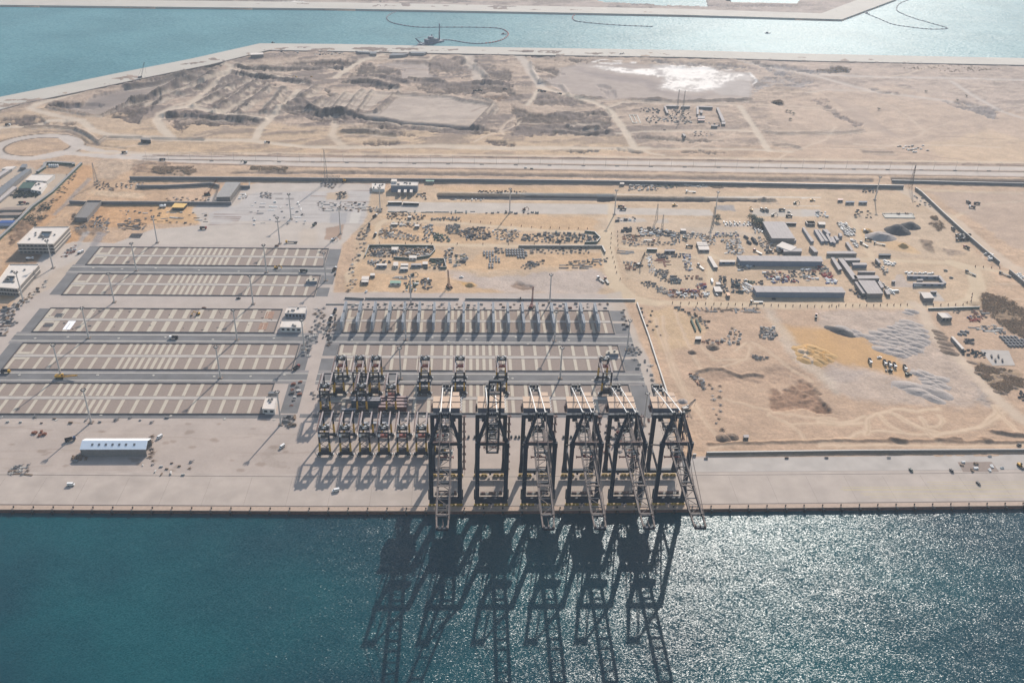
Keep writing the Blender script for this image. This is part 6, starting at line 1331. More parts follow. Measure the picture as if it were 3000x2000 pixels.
# ================================================================ vehicles
M_BLUE = mat('blue_body', alb(40, 70, 110, .6), .5); M_DRED = mat('red_body', alb(150, 50, 46, .7), .5); M_YV = mat('yellow_machine', alb(214, 160, 50, .75), .55); M_GV = mat('green_body', alb(60, 84, 76, .6), .5); M_DG = mat('dark_body', alb(60, 60, 66, .6), .5); M_BR = mat('brown_machine', alb(130, 80, 50, .6), .6)
PROTO = {}
def wheels(b, xs, w=1.0, r=.5):
    for x in xs:
        for s in (-1, 1): b.tube((x, s*w, r), (x, s*(w-.35), r), r, r, 10)
def mkveh(kind, body, label, group=None):
    r_ = empty({'van': 'van', 'pickup': 'pickup', 'car': 'car', 'truck': 'dump_truck', 'flatbed': 'flatbed_truck', 'mixer': 'mixer_truck', 'excavator': 'excavator', 'loader': 'loader', 'bus': 'bus'}[kind], label, {'truck': 'truck', 'flatbed': 'truck', 'mixer': 'truck'}.get(kind, kind), group=group)
    A = MB(); B = MB(); W = MB(); Cc = MB()
    if kind in ('van', 'bus'):
        L = 5.6 if kind == 'van' else 9.5
        A.prism([(-L/2, -1), (L/2-.7, -1), (L/2, -.8), (L/2, .8), (L/2-.7, 1), (-L/2, 1)], .5, 1.3, True); A.prism([(-L/2+.05, -.95), (L/2-1.2, -.95), (L/2-1.2, .95), (-L/2+.05, .95)], 1.3, 2.4)
        B.box(-.3, 0, 1.75, L-1.6, 2.0, .55); B.box(L/2-1.1, 0, 1.75, .3, 1.7, .8); wheels(W, (-L/2+1.1, L/2-1.2), 1.02, .38)
    elif kind in ('pickup', 'car'):
        A.prism([(-2.3, -.9), (2.1, -.9), (2.35, -.6), (2.35, .6), (2.1, .9), (-2.3, .9)], .4, 1.0, True)
        if kind == 'car': A.box(-.2, 0, 1.4, 2.1, 1.5, .08); B.box(-.2, 0, 1.2, 2.4, 1.55, .42)
        else: A.box(.2, 0, 1.65, 1.5, 1.5, .1); B.box(.2, 0, 1.32, 1.8, 1.6, .6); A.box(-1.5, -.85, 1.15, 1.6, .1, .3); A.box(-1.5, .85, 1.15, 1.6, .1, .3)
        wheels(W, (-1.4, 1.4), .95, .36)
    elif kind in ('truck', 'flatbed', 'mixer'):
        L = 8.4 if kind != 'flatbed' else 14.0
        Cc.box(0, 0, 1.0, L, 1.0, .4); A.prism([(L/2-2.0, -1.2), (L/2, -1.2), (L/2, 1.2), (L/2-2.0, 1.2)], .9, 3.0, True); B.box(L/2-.05, 0, 2.3, .2, 2.1, .8); B.box(L/2-.8, 0, 2.3, 1.0, 2.46, .6)
        wheels(W, (-L/2+1, -L/2+2.3, L/2-1.2) + ((-L/2+3.6,) if kind == 'flatbed' else ()), 1.2, .55)
        if kind == 'truck':
            Cc.box(-1.2, 0, 1.5, 5.8, 2.4, .25)
            for s in (-1, 1): Cc.box(-1.2, s*1.2, 2.2, 5.8, .12, 1.3)
            Cc.box(1.7, 0, 2.3, .15, 2.5, 1.6); Cc.box(-4.05, 0, 2.1, .15, 2.5, 1.1)
        elif kind == 'flatbed': Cc.box(-1.4, 0, 1.45, 11, 2.5, .25); Cc.box(3.9, 0, 2.1, .2, 2.5, 1.2)
        else: A.tube((-3.6, 0, 2.5), (-1.6, 0, 2.3), .7, 1.25, 12); A.tube((-1.6, 0, 2.3), (1.4, 0, 1.9), 1.25, .9, 12)
    elif kind in ('excavator', 'loader'):
        for s in (-1, 1): W.prism([(-1.9, s*1.1-.3), (1.9, s*1.1-.3), (1.9, s*1.1+.3), (-1.9, s*1.1+.3)], 0, .9)
        A.box(-.6, 0, 1.7, 3.2, 2.4, 1.2); B.box(.5, .7, 2.5, 1.3, 1.0, 1.4)
        if kind == 'excavator': A.bar((.8, -.2, 2.0), (3.6, -.2, 4.6), .5, .6); A.bar((3.6, -.2, 4.6), (6.0, -.2, 2.2), .4, .5); Cc.prism([(5.4, -.8), (6.4, -.8), (6.4, .4), (5.4, .4)], .9, 2.0, True)
        else: A.bar((.8, .8, 1.6), (3.4, .8, .8), .35, .4); A.bar((.8, -.8, 1.6), (3.4, -.8, .8), .35, .4); Cc.box(3.9, 0, .8, 1.1, 2.8, 1.1)
    A.build('body', body, r_); B.build('windows', M_GLASS, r_); W.build('tracks' if kind in ('excavator', 'loader') else 'wheels', M_TYRE, r_)
    if Cc.v: Cc.build({'excavator': 'bucket', 'loader': 'bucket'}.get(kind, 'bed'), M_DG if kind != 'excavator' else body, r_)
    return r_
def veh(kind, px, ang, body, label, group=None, world=False):
    x, y = px if world else g2(*px); k = (kind, body.name)
    if k not in PROTO:
        o = mkveh(kind, body, label, group); PROTO[k] = o; o.location = (x, y, .02); o.rotation_euler.z = R(ang)
    else:
        o = copy_tree(PROTO[k], (x, y, .02), R(ang), label=label)
        if group: o['group'] = group
        elif 'group' in o: del o['group']
    return o
veh('van', (208.6, 1421), 0, M_WHITE, 'white van driving on the left part of the apron')
veh('van', (984, 1438), 200, M_WHITE, 'white van on the apron in front of the gantry shadows')
veh('van', (467.7, 1282), 235, M_WHITE, 'white van parked just right of the tent hall')
veh('van', (826.6, 1310), 235, M_WHITE, 'white van on the apron below the second light mast')
veh('truck', (206.7, 1290), 25, M_BLUE, 'dark blue truck behind the left end of the tent hall')
veh('truck', (981.5, 914), 85, M_BLUE, 'blue tipper truck, uppermost of three on the road left of the racks')
veh('truck', (969, 936), 80, M_WHITE, 'tipper truck with white cab, middle of three on the road left of the racks')
veh('flatbed', (961, 962), 78, M_DG, 'dark articulated truck, lowest of three on the road left of the racks')
veh('truck', (510, 992), 178, M_WHITE, 'pale truck in the third lane of the left yard')
veh('truck', (869, 1080), 60, M_DRED, 'dark red truck at the right end of the left yard')
veh('truck', (17, 1092), 5, M_YV, 'yellow tipper at the left edge in the second lane')
veh('excavator', (580.6, 922), 200, M_YV, 'yellow excavator on the half finished yard block')
veh('car', (598, 903), 0, M_BR, 'small brown loader like car on the kerb of the half finished block')
veh('pickup', (699, 875), 10, M_DG, 'dark car on the pale road in front of the back blocks')
veh('flatbed', (2216.5, 887), 178, M_DG, 'flatbed truck on the posted road in front of the long sheds')
veh('pickup', (2267, 877), 0, M_DG, 'dark pickup by the roadside right of the flatbed truck')
veh('truck', (2390, 930), 70, M_DRED, 'red sided truck alone on the sand below the posted road')
veh('excavator', (1990, 1330), 90, M_DG, 'dark machine beside the rightmost quay crane')
for i, (p, lb) in enumerate((((465, 662), 'tipper truck standing alone, leftmost on the orange sand'), ((600, 675), 'tipper truck, left of three close together on the orange sand'), ((645, 688), 'tipper truck, middle of three close together on the orange sand'), ((690, 700), 'tipper truck, right of three close together on the orange sand'), ((785, 722), 'tipper truck, rightmost on the orange sand'))): veh('truck', D2([p])[0], 262, M_WHITE, lb)
veh('loader', D2([(650, 745)])[0], 170, M_GV, 'green grey loader in front of the three tipper trucks'); veh('loader', D2([(810, 780)])[0], 20, M_GV, 'green grey loader beside the rightmost tipper truck'); veh('pickup', D2([(552, 622)])[0], 5, M_WHITE, 'white pickup behind the tipper trucks on orange sand')
for p, k, a, m_, lb in (((860, 1057), 'truck', 0, M_WHITE, 'white truck leaving the carriageway roundabout'), ((1120, 1106), 'truck', 5, M_DG, 'dark truck on the near carriageway at the left'), ((1690, 1124), 'excavator', 170, M_GV, 'excavator beside the carriageway at the left'), ((1842, 988), 'truck', 170, M_WHITE, 'white truck on the haul road above the carriageway'), ((2040, 537), 'excavator', 180, M_YV, 'excavator at the end of the pale haul ramp'), ((2145, 535), 'loader', 200, M_YV, 'loader right of the excavator on the haul ramp'), ((55, 866), 'truck', 0, M_WHITE, 'truck parked at the left edge beyond the roundabout')): veh(k, T1([p])[0], a, m_, lb)
for p, a, m_, lb in (((1985, 540), 4, M_GV, 'green dump truck on the dark earth of the peninsula, left'), ((1930, 545), 4, M_GV, 'green dump truck queueing on the dark earth of the peninsula'), ((2270, 525), 8, M_GV, 'green dump truck on the dark earth of the peninsula, right')): veh('truck', T3([p])[0], a, m_, lb)
for p, a, m_, lb in (((240, 405), 160, M_GV, 'green truck at the fork of the haul road, left'), ((275, 412), 160, M_GV, 'green truck at the fork of the haul road, right'), ((410, 432), 170, M_DG, 'dark machine beside the haul road fork'), ((170, 1075), 0, M_GV, 'car below the near carriageway, right of two'), ((118, 1066), 0, M_WHITE, 'car below the near carriageway, left of two')): veh('pickup' if 'car' in lb else 'truck', T4([p])[0], a, m_, lb)
for p, a, k, m_, lb in (((1760, 345), 100, 'truck', M_DG, 'dark truck beyond the diagonal fence, left of three'), ((1850, 355), 0, 'truck', M_DG, 'dark truck beyond the diagonal fence, right of three'), ((1800, 395), 150, 'truck', M_WHITE, 'pale truck beyond the diagonal fence, nearest of three'), ((675, 655), 110, 'truck', M_WHITE, 'truck at the tip of the gravel heap'), ((700, 738), 160, 'truck', M_GV, 'green tipper above the tanker in the stone yard'),
    ((820, 785), 155, 'flatbed', M_DG, 'tanker like long truck in the stone yard'), ((1598, 628), 90, 'truck', M_DG, 'dark truck beside the diagonal fence, upper'), ((1740, 822), 115, 'truck', M_DRED, 'dark red truck beside the diagonal fence, lower'), ((1785, 1095), 118, 'flatbed', M_DG, 'long truck coming round the posted road bend'), ((2150, 1110), 130, 'flatbed', M_DG, 'dark loaded trailer at the end of the diagonal fence'), ((1520, 1062), 0, 'pickup', M_GV, 'green pickup above the L shaped cabins'), ((1580, 1138), 0, 'pickup', M_DG, 'dark pickup right of the L shaped cabins'), ((100, 320), 0, 'loader', M_YV, 'loader beside the pale pipe beds'), ((985, 1285), 10, 'bus', M_WHITE, 'white minibus at the corner of the square hall'), ((1225, 1225), 5, 'bus', M_WHITE, 'white minibus below the L shaped cabins'), ((655, 790), 110, 'flatbed', M_DG, 'long trailer standing upright to the road in the stone yard')): veh(k, B3([p])[0], a, m_, lb)
for p, a, k, m_, lb in (((990, 232), 176, 'flatbed', M_WHITE, 'white cabbed flatbed on the dirt track under the perimeter wall'), ((250, 390), 5, 'truck', M_DRED, 'red tipper on the pale strip road'), ((272, 415), 5, 'truck', M_DG, 'grey trailer beside the red tipper on the strip road'), ((812, 372), 0, 'loader', M_YV, 'loader on the sand above the strip road'), ((1635, 425), 100, 'excavator', M_YV, 'yellow excavator on the strip road'), ((1750, 425), 110, 'truck', M_DG, 'dark truck right of the yellow excavator'), ((1795, 428), 100, 'truck', M_GV, 'green grey truck on the strip road'), ((1955, 425), 5, 'truck', M_DG, 'dark truck lying crosswise on the strip road'), ((2030, 443), 5, 'pickup', M_DG, 'dark pickup on the strip road'), ((1860, 480), 0, 'excavator', M_DG, 'excavator at the lower edge of the strip road'), ((2030, 490), 0, 'truck', M_DG, 'dark truck at the lower edge of the strip road'), ((2095, 352), 0, 'excavator', M_GV, 'excavator on the sand right of the strip road'), ((2272, 320), 0, 'pickup', M_DG, 'pickup near the end of the pipe beds'),
    ((1095, 1030), 108, 'flatbed', M_DG, 'long dark trailer on the diagonal road'), ((975, 812), 170, 'truck', M_DG, 'dark truck on the road by the stacked cabins'), ((930, 732), 120, 'mixer', M_GV, 'mixer truck beside the road'), ((1213, 1175), 85, 'bus', M_WHITE, 'white topped bus on the diagonal road'), ((1262, 1318), 110, 'pickup', M_WHITE, 'white pickup by the gate cabin'), ((35, 1165), 115, 'flatbed', M_WHITE, 'long truck with dark cab, left of two on pale ground'), ((98, 1175), 100, 'flatbed', M_DRED, 'long truck with dark red cab, right of two on pale ground'), ((1700, 870), 120, 'flatbed', M_DRED, 'red trailer above the long shed'), ((1935, 870), 40, 'truck', M_DRED, 'red cabbed truck above the long shed'), ((1815, 865), 30, 'truck', M_DG, 'dark truck above the long shed'), ((1570, 1165), 20, 'pickup', M_BLUE, 'blue pickup between the long sheds'), ((550, 745), 0, 'flatbed', M_DRED, 'dark red flatbed inside the rail lot')): veh(k, B2([p])[0], a, m_, lb)
for p, a, k, m_, lb in (((1575, 340), 0, 'excavator', M_BR, 'brown excavator on the pale strip road'), ((290, 400), 60, 'truck', M_WHITE, 'white truck on the dirt road near the left lots'), ((240, 480), 90, 'truck', M_DG, 'dark truck at the edge of the left lots'), ((292, 562), 80, 'truck', M_WHITE, 'truck on the dirt road beside the second lot'), ((1035, 920), 0, 'pickup', M_WHITE, 'two tone pickup on the open sand above the racks'), ((1540, 1115), 0, 'loader', M_DG, 'dark loader behind the low wall'), ((75, 848), 85, 'pickup', M_DG, 'dark car on the dust road at the left yard corner'), ((215, 1045), 70, 'pickup', M_WHITE, 'white pickup below the left workshops'), ((520, 858), 5, 'pickup', M_WHITE, 'white pickup in front of the site cabin row'), ((615, 905), 0, 'excavator', M_GV, 'green grey excavator behind the left light mast')): veh(k, B1([p])[0], a, m_, lb)
for p, a, k, m_, lb in (((487, 637), 5, 'truck', M_DRED, 'dark red truck on the pale ground behind the back block'), ((1575, 600), 250, 'truck', M_GV, 'dark green truck on the pale grid ground'), ((1755, 748), 0, 'excavator', M_WHITE, 'white excavator on the brown patch edge'), ((1350, 772), 180, 'flatbed', M_YV, 'concrete pump truck behind the back block'), ((1205, 805), 0, 'pickup', M_BR, 'brown machine at the foot of the light mast behind the back block'), ((1200, 1022), 0, 'excavator', M_YV, 'small machine in the back lane, left'), ((1470, 1055), 0, 'truck', M_GV, 'green truck in the back lane'), ((1770, 1040), 70, 'truck', M_WHITE, 'white truck at the right end of the back lane'), ((1775, 1085), 85, 'pickup', M_DG, 'dark pickup at the right end of the back lane'), ((90, 430), 20, 'mixer', M_WHITE, 'white mixer truck near the yellow formwork'), ((525, 310), 0, 'loader', M_GV, 'dark crawler base left of the bridge deck')): veh(k, A2([p])[0], a, m_, lb)
for p, a, k, m_, lb in (((275, 975), 15, 'mixer', M_WHITE, 'white mixer truck in front of the three storey office'), ((740, 915), 60, 'mixer', M_WHITE, 'white mixer truck on the pale road beside the office'), ((1495, 490), 15, 'mixer', M_WHITE, 'white mixer truck on the orange sand below the wall'), ((205, 460), 0, 'truck', M_DRED, 'dark red truck inside the green fenced compound'), ((255, 462), 0, 'pickup', M_DG, 'dark pickup inside the green fenced compound')): veh(k, A1([p])[0], a, m_, lb)
def lot_cars(f, poly, n, mats_, label, group, seed, kinds=('car', 'pickup'), ang=20):
    rr = random.Random(seed); pts = [g2(*p) for p in f(poly)]; pl = []
    xs = [p[0] for p in pts]; ys = [p[1] for p in pts]; t = 0
    while len(pl) < n and t < 4000:
        t += 1; x, y = rr.uniform(min(xs), max(xs)), rr.uniform(min(ys), max(ys))
        if float(sdf(pts, np.array([x]), np.array([y]))[0]) < 0 and all((x-a)**2+(y-b_)**2 > 11 for a, b_ in pl):
            pl.append((x, y)); i = rr.randrange(len(mats_)); nm_, m_ = mats_[i]
            veh(rr.choice(kinds), (x, y), ang+rr.uniform(-8, 8)+180*rr.randint(0, 1), m_, label % nm_, (group % nm_), True)
CM = [('dark', M_DG), ('white', M_WHITE), ('dark', M_DG), ('blue', M_BLUE)]
lot_cars(B3, [(380, 560), (470, 560), (500, 610), (560, 620), (550, 690), (470, 700), (440, 640), (400, 610)], 44, CM, '%s car in the crowded car park right of the slanting stores', '%s cars in the crowded car park', 5, ang=-50)
lot_cars(B3, [(520, 735), (560, 740), (600, 800), (570, 810)], 12, CM, '%s car in the short row below the crowded car park', '%s cars in the short row', 6, ang=-50)
lot_cars(B3, [(870, 955), (985, 985), (970, 1005), (880, 1000)], 8, [('white', M_WHITE)], '%s car in the loose group on open sand', '%s cars in the loose group', 7, ang=10)
lot_cars(B3, [(1090, 1080), (1380, 1085), (1380, 1097), (1100, 1096)], 9, [('white', M_WHITE), ('white', M_WHITE), ('dark', M_DG)], '%s car in the line behind the L shaped cabins', '%s cars in the line behind the cabins', 8, ang=20)
lot_cars(B3, [(1935, 885), (1990, 890), (2040, 950), (1980, 950)], 6, [('white', M_WHITE)], '%s car parked against the diagonal fence', '%s cars against the diagonal fence', 9, ('van',), ang=0)
lot_cars(B3, [(2255, 1090), (2352, 1095), (2352, 1160), (2300, 1150)], 7, [('white', M_WHITE)], '%s car parked at the right edge of the photo', '%s cars at the right edge', 10, ang=0)
lot_cars(B3, [(790, 1170), (820, 1175), (990, 1310), (940, 1315)], 12, [('white', M_WHITE), ('dark', M_DG)], '%s car parked along the square hall', '%s cars along the square hall', 11, ang=-50)
lot_cars(B3, [(1650, 685), (1755, 690), (1755, 740), (1655, 740)], 9, [('dark', M_DG)], '%s truck in the cluster beside the diagonal fence', '%s trucks beside the diagonal fence', 12, ('truck',), ang=10)
lot_cars(B3, [(820, 1030), (860, 1020), (930, 1070), (880, 1080)], 7, [('dark', M_DG)], '%s car beside the pale roofed offices', '%s cars beside the offices', 13, ang=60)
lot_cars(B2, [(1340, 545), (1640, 555), (1640, 585), (1350, 580)], 18, CM, '%s car on the pale pad under the trees', '%s cars on the pale pad', 14, ang=80)
lot_cars(B2, [(1640, 600), (1760, 620), (1760, 660), (1660, 660)], 12, CM, '%s car in front of the trees beside the hall', '%s cars beside the hall', 15, ang=80)
lot_cars(T4, [(1600, 538), (1730, 542), (1728, 552), (1610, 550)], 9, CM, '%s car at the top of the far court', '%s cars of the far court', 16, ang=85)
lot_cars(R3, [(1480, 1010), (1660, 1000), (1690, 1040), (1560, 1055)], 18, [('white', M_WHITE), ('dark', M_DG)], '%s car in the loose crowd above the carriageway', '%s cars above the carriageway', 17)
lot_cars(A1, [(60, 380), (240, 380), (380, 375), (200, 410)], 8, [('dark', M_DG)], '%s car beside the hedge in the paddock', '%s cars in the paddock', 18)
# cranes on tracks, masts and pylons
def crawler(px, top, label, mt, z=None, h=40.0):
    x, y = g2(*px); tx, ty = top
    # find boom tip: straight boom leaning so that it passes the given image point at height h
    if h > 8:
        h = min(np.arange(8, 70, .5), key=lambda z: abs(G(tx, ty, z)[1]-y-3))
    p = G(tx, ty, float(h)); h = float(h); r_ = empty('crawler_crane', label, 'crawler crane', (x, y, 0)); dx, dy = p[0]-x, p[1]-y; a = math.atan2(dy, dx)
    t = MB()
    for s in (-1, 1): ox, oy = -math.sin(a)*s*2.2, math.cos(a)*s*2.2; t.bar((ox-math.cos(a)*3.4, oy-math.sin(a)*3.4, .6), (ox+math.cos(a)*3.4, oy+math.sin(a)*3.4, .6), 1.0, 1.2)
    t.build('tracks', M_TYRE, r_)
    b = MB(); b.bar((-math.cos(a)*4, -math.sin(a)*4, 2.3), (math.cos(a)*1.6, math.sin(a)*1.6, 2.3), 3.2, 1.8); b.box(math.cos(a)*2-math.sin(a)*1.2, math.sin(a)*2+math.cos(a)*1.2, 2.8, 1.6, 1.6, 2.2); b.build('cabin', mt, r_)
    m_ = MB(); B0 = Vector((math.cos(a)*1.4, math.sin(a)*1.4, 1.8)); B1_ = Vector((dx, dy, h)); sx = Vector((-math.sin(a), math.cos(a), 0)); up = (B1_-B0).cross(sx).normalized(); n = 9
    for s1 in (-1, 1):
        for s2 in (-1, 1): m_.bar(B0+sx*s1*.8+up*s2*.7, B1_+sx*s1*.35+up*s2*.3, .30)
    for k in range(n):
        for s1 in (-1, 1): m_.bar(lerp(B0, B1_, k/n) if 0 else (B0+(B1_-B0)*(k/n))+sx*s1*.7+up*.5, (B0+(B1_-B0)*((k+1)/n))-sx*s1*.6+up*.5, .18)
    m_.build('jib', mt, r_)
    c = MB(); c.bar(B1_, (-math.cos(a)*3.6, -math.sin(a)*3.6, 3.4), .18); c.bar(B1_, (dx, dy, h*.25), .14); c.build('cables', M_MACH, r_)
crawler(T1([(968, 540)])[0], T1([(994, 430)])[0], 'tall lattice boom crane standing by the slanting basin quay', M_DG, h=56)
crawler(B1([(930, 1005)])[0], B1([(918, 855)])[0], 'brown crawler crane on the sand above the racks', M_BR, h=44)
crawler(C4([(672, 215)])[0], B1([(1652, 1000)])[0], 'red boomed crawler crane just behind the steel racks', M_RED, h=40)
crawler((2010, 1200), (2038, 1169), 'mobile crane beside the rightmost quay crane', M_STEEL, h=24)
crawler(B2([(448, 1005)])[0], B2([(505, 868)])[0], 'crawler crane with steep boom in the storage lot', M_DG, h=34)
crawler(A2([(525, 305)])[0], A2([(622, 146)])[0], 'orange boomed crane left of the bridge deck', M_BR, h=42)
crawler(A2([(1868, 175)])[0], A2([(1850, 145)])[0], 'small crane beneath the perimeter wall right of the lattice pylon', M_YV, h=14)
crawler(C1([(615, 895)])[0], C1([(790, 868)])[0], 'yellow mobile crane with its boom laid low in the second lane', M_YV, h=3.4)
crawler((1815, 1275), (1812, 1228), 'red mobile crane among the quay cranes', M_RED, h=16)
def pylon(px, h, label, w=2.2, mt=None):
    x, y = g2(*px); b = MB(); n = max(5, int(h/7))
    for sx in (-1, 1):
        for sy in (-1, 1): b.bar((sx*w, sy*w, 0), (sx*.3, sy*.3, h), .26)
    for k in range(n):
        z0, z1 = h*k/n, h*(k+1)/n; w0, w1 = w*(1-z0/h)+.3, w*(1-z1/h)+.3
        for s in (-1, 1): b.bar((-w0*s, -w0, z0), (w1*s, -w1, z1), .14); b.bar((w0, -w0*s, z0), (w1, w1*s, z1), .14)
    o = b.build('lattice_mast', mt or M_STEEL, loc=(x, y, 0)); tag(o, label, 'lattice mast')
pylon((956, 534), 46, 'tall thin lattice mast at the perimeter wall above the left yard'); pylon((2666, 551), 34, 'dark lattice mast at the right end of the perimeter wall', mt=M_DG); pylon((283, 540), 30, 'lattice mast beside the dirt road at the left')
pylon(T4([(1465, 620)])[0], 44, 'right one of two thin masts of the far camp', 1.2); pylon(T4([(1418, 590)])[0], 40, 'left one of two thin masts of the far camp', 1.2)
pylon(B2([(625, 520)])[0], 22, 'thin lattice mast among the small white slabs', 1.4); pylon(B2([(1218, 585)])[0], 26, 'thin lattice mast left of the big hall', 1.4); pylon(B2([(682, 640)])[0], 22, 'thin lattice mast in the rail lot', 1.2)
b = MB(); 
for k in range(4):
    for s in (-1, 1): b.bar((k*5-9, s*2, 0), (k*5-5, s*2, 9), .35); b.bar((k*5-5, s*2, 0), (k*5-9, s*2, 9), .35)
    b.bar((k*5-9, -2, 9), (k*5-5, 2, 9), .3)
tag(b.build('truss_section', M_STEEL, loc=(*g2(*A2([(1752, 178)])[0]), 0)), 'grey lattice frame lying beside the tall lattice mast', 'truss')
# street lamps of the carriageway
b = MB(); b.tube((0, 0, 0), (0, 0, 12), .16, .10, 6); b.bar((0, -2.4, 13), (0, 2.4, 13), .22); b.box(0, -2.5, 13, .5, 1.0, .25); b.box(0, 2.5, 13, .5, 1.0, .25); lm = b.mesh('street_lamp', M_STEEL)
for k in range(40):
    px_ = 430+k*64.0; o = bpy.data.objects.new('street_lamp', lm); COL.objects.link(o); o.location = (*g2(px_, 470.5+.0128*(px_-500)), 0); tag(o, 'thin grey twin arm street lamp on the carriageway median', 'street lamp', 'street lamps along the carriageway median')
b = MB(); b.box(0, 0, .35, 5.5, 1.4, .8); pm = b.mesh('barrier', M_WALL)
for k in range(24):
    px_ = 620+k*99.0; o = bpy.data.objects.new('concrete_barrier', pm); COL.objects.link(o); o.location = (*g2(px_, 475.6+.0128*(px_-900)), 0); tag(o, 'short grey concrete barrier lying in the carriageway median', 'barrier', 'concrete barriers in the median')
# road posts
b = MB(); b.tube((0, 0, 0), (0, 0, 2.2), .55, .3, 6); pm = b.mesh('road_post', mat('post_brown', alb(140, 100, 80, .6), .8))
def posts(px, step, where):
    pts = [g2(*p) for p in px]
    for a, c in zip(pts[:-1], pts[1:]):
        L = math.hypot(c[0]-a[0], c[1]-a[1]); n = max(1, int(L/step))
        for k in range(n):
            q = lerp(a, c, k/n); o = bpy.data.objects.new('road_post', pm); COL.objects.link(o); o.location = (q[0], q[1], 0); tag(o, 'short brown post lining '+where, 'post', 'posts lining '+where)
posts(D1([(220, 118), (600, 128), (1060, 140), (1725, 155)]) + D2([(115, 142), (500, 142), (870, 135)]), 7.5, 'the upper side of the road by the sand lot')
posts(D1([(290, 156), (580, 160), (1000, 180)]), 13, 'the lower side of the road by the sand lot')
posts(D2([(980, 140), (1320, 135), (1395, 100), (1410, 10)]), 8, 'the bend at the right')
posts(B1([(775, 425), (1200, 445), (1640, 490), (2200, 505)]), 11, 'the diagonal dirt road behind the racks')
posts(B1([(330, 628), (2100, 640)]), 30, 'the straight dirt road behind the racks')
posts(B2([(150, 670), (140, 820), (205, 1080), (280, 1225)]), 12, 'the left side of the compound road')
posts(B2([(215, 650), (220, 840), (225, 930)]), 12, 'the right side of the compound road')
posts(B3([(1835, 1018), (2180, 1040)]), 8, 'the track below the diagonal fence')
# ================================================================ dredger, floating pipelines, boats
M_HULL = mat('dredger_hull', alb(130, 134, 146, .6), .6, noise=.2)
a = g2(*cr(1000, 0, 2.352, [(545, 312)])[0], -2); c = g2(*cr(1000, 0, 2.352, [(688, 280)])[0], -2); ang = math.atan2(c[1]-a[1], c[0]-a[0]); L = math.hypot(c[0]-a[0], c[1]-a[1])
dr = empty('dredger', 'grey cutter dredger with a tall spud pole floating off the basin quay', 'dredger', ((a[0]+c[0])/2, (a[1]+c[1])/2, -3), ang)
b = MB(); b.prism([(-L/2, -8), (-L/2, 8), (L/2, 9), (L/2, -9)], -1, 3.0); b.build('hull', M_HULL, dr)
b = MB(); b.box(-L*.05, 0, 6.5, 22, 12, 7); b.box(0, 0, 12, 9, 9, 4.5); b.box(L*.22, 0, 5.2, 12, 10, 4.5); b.tube((L*.1, 3, 4), (L*.1, 3, 17), 1.2, 1.2, 8); b.build('deckhouse', M_HULL, dr)
b = MB(); b.bar((-L/2+4, -5, 3), (-L/2-14, 0, 17), 1.4); b.bar((-L/2+4, 5, 3), (-L/2-14, 0, 17), 1.4); b.bar((-L/2-14, 0, 17), (-L*.2, 0, 16), .6); b.bar((-L/2, 0, 3), (-L/2-22, 0, -1), 2.6); b.build('cutter_frame', M_HULL, dr)
b = MB(); b.tube((L/2-2, 3, -2), (L/2-2, 3, 36), 1.2, 1.2, 8); b.tube((L/2-9, -3, -2), (L/2-9, -3, 22), 1.2, 1.2, 8); b.build('spud_pole', M_HULL, dr)
M_FLT = mat('float_grey', alb(130, 134, 142, .6), .6); M_FLR = mat('float_red', alb(196, 110, 100, .6), .6)
def pipeline(pts, label, red=()):
    P_ = [g2(p[0], p[1], -3) for p in pts]; c = P_[0]; b = MB(); d = 0
    for i, (p, q) in enumerate(zip(P_[:-1], P_[1:])):
        p = (p[0]-c[0], p[1]-c[1], .3); q = (q[0]-c[0], q[1]-c[1], .3); b.m = 0; b.tube(p, q, .9, .9, 6); L = math.hypot(q[0]-p[0], q[1]-p[1]); n = max(1, int(L/11)); b.m = 1 if i in red else 0
        for k in range(n):
            u = (k+.5)/n; u2 = min(1, u+4.5/L); b.tube(lerp(p, q, u), lerp(p, q, u2), 1.7, 1.7, 6)
    o = b.build('floating_pipeline', [M_FLT, M_FLR], loc=(c[0], c[1], -3)); tag(o, label, 'pipeline')
def smoothpts(p, n=4):
    o = []
    for i in range(len(p)-1):
        p0 = p[max(i-1, 0)]; p1 = p[i]; p2 = p[i+1]; p3 = p[min(i+2, len(p)-1)]
        for k in range(n):
            t = k/n; o.append(tuple(.5*((2*p1[j])+(-p0[j]+p2[j])*t+(2*p0[j]-5*p1[j]+4*p2[j]-p3[j])*t*t+(-p0[j]+3*p1[j]-3*p2[j]+p3[j])*t**3) for j in (0, 1)))
    return o+[p[-1]]
U2 = lambda p: cr(1000, 0, 2.352, p)
pipeline(smoothpts(U2([(412, 70), (345, 96), (312, 125), (340, 155), (420, 175), (540, 190), (700, 190), (900, 190), (1080, 197), (1140, 220), (1148, 245), (1110, 275), (1040, 295), (940, 303), (860, 297), (760, 280), (692, 277)])), 'S shaped floating pipeline leading from the far quay to the dredger', red=range(34, 50))
pipeline(smoothpts(U2([(1632, 92), (1595, 115), (1602, 140), (1650, 153), (1850, 172), (2000, 180), (2145, 185)])), 'short floating pipeline ending in open water mid basin', red=range(0, 8))
pipeline(smoothpts(R3([(1560, 0), (1490, 30), (1475, 70), (1510, 95), (1600, 130), (1740, 170), (1825, 198), (1700, 203), (1580, 190), (1450, 170), (1350, 130), (1262, 95)])), 'hook shaped floating pipeline in the glare at the right')
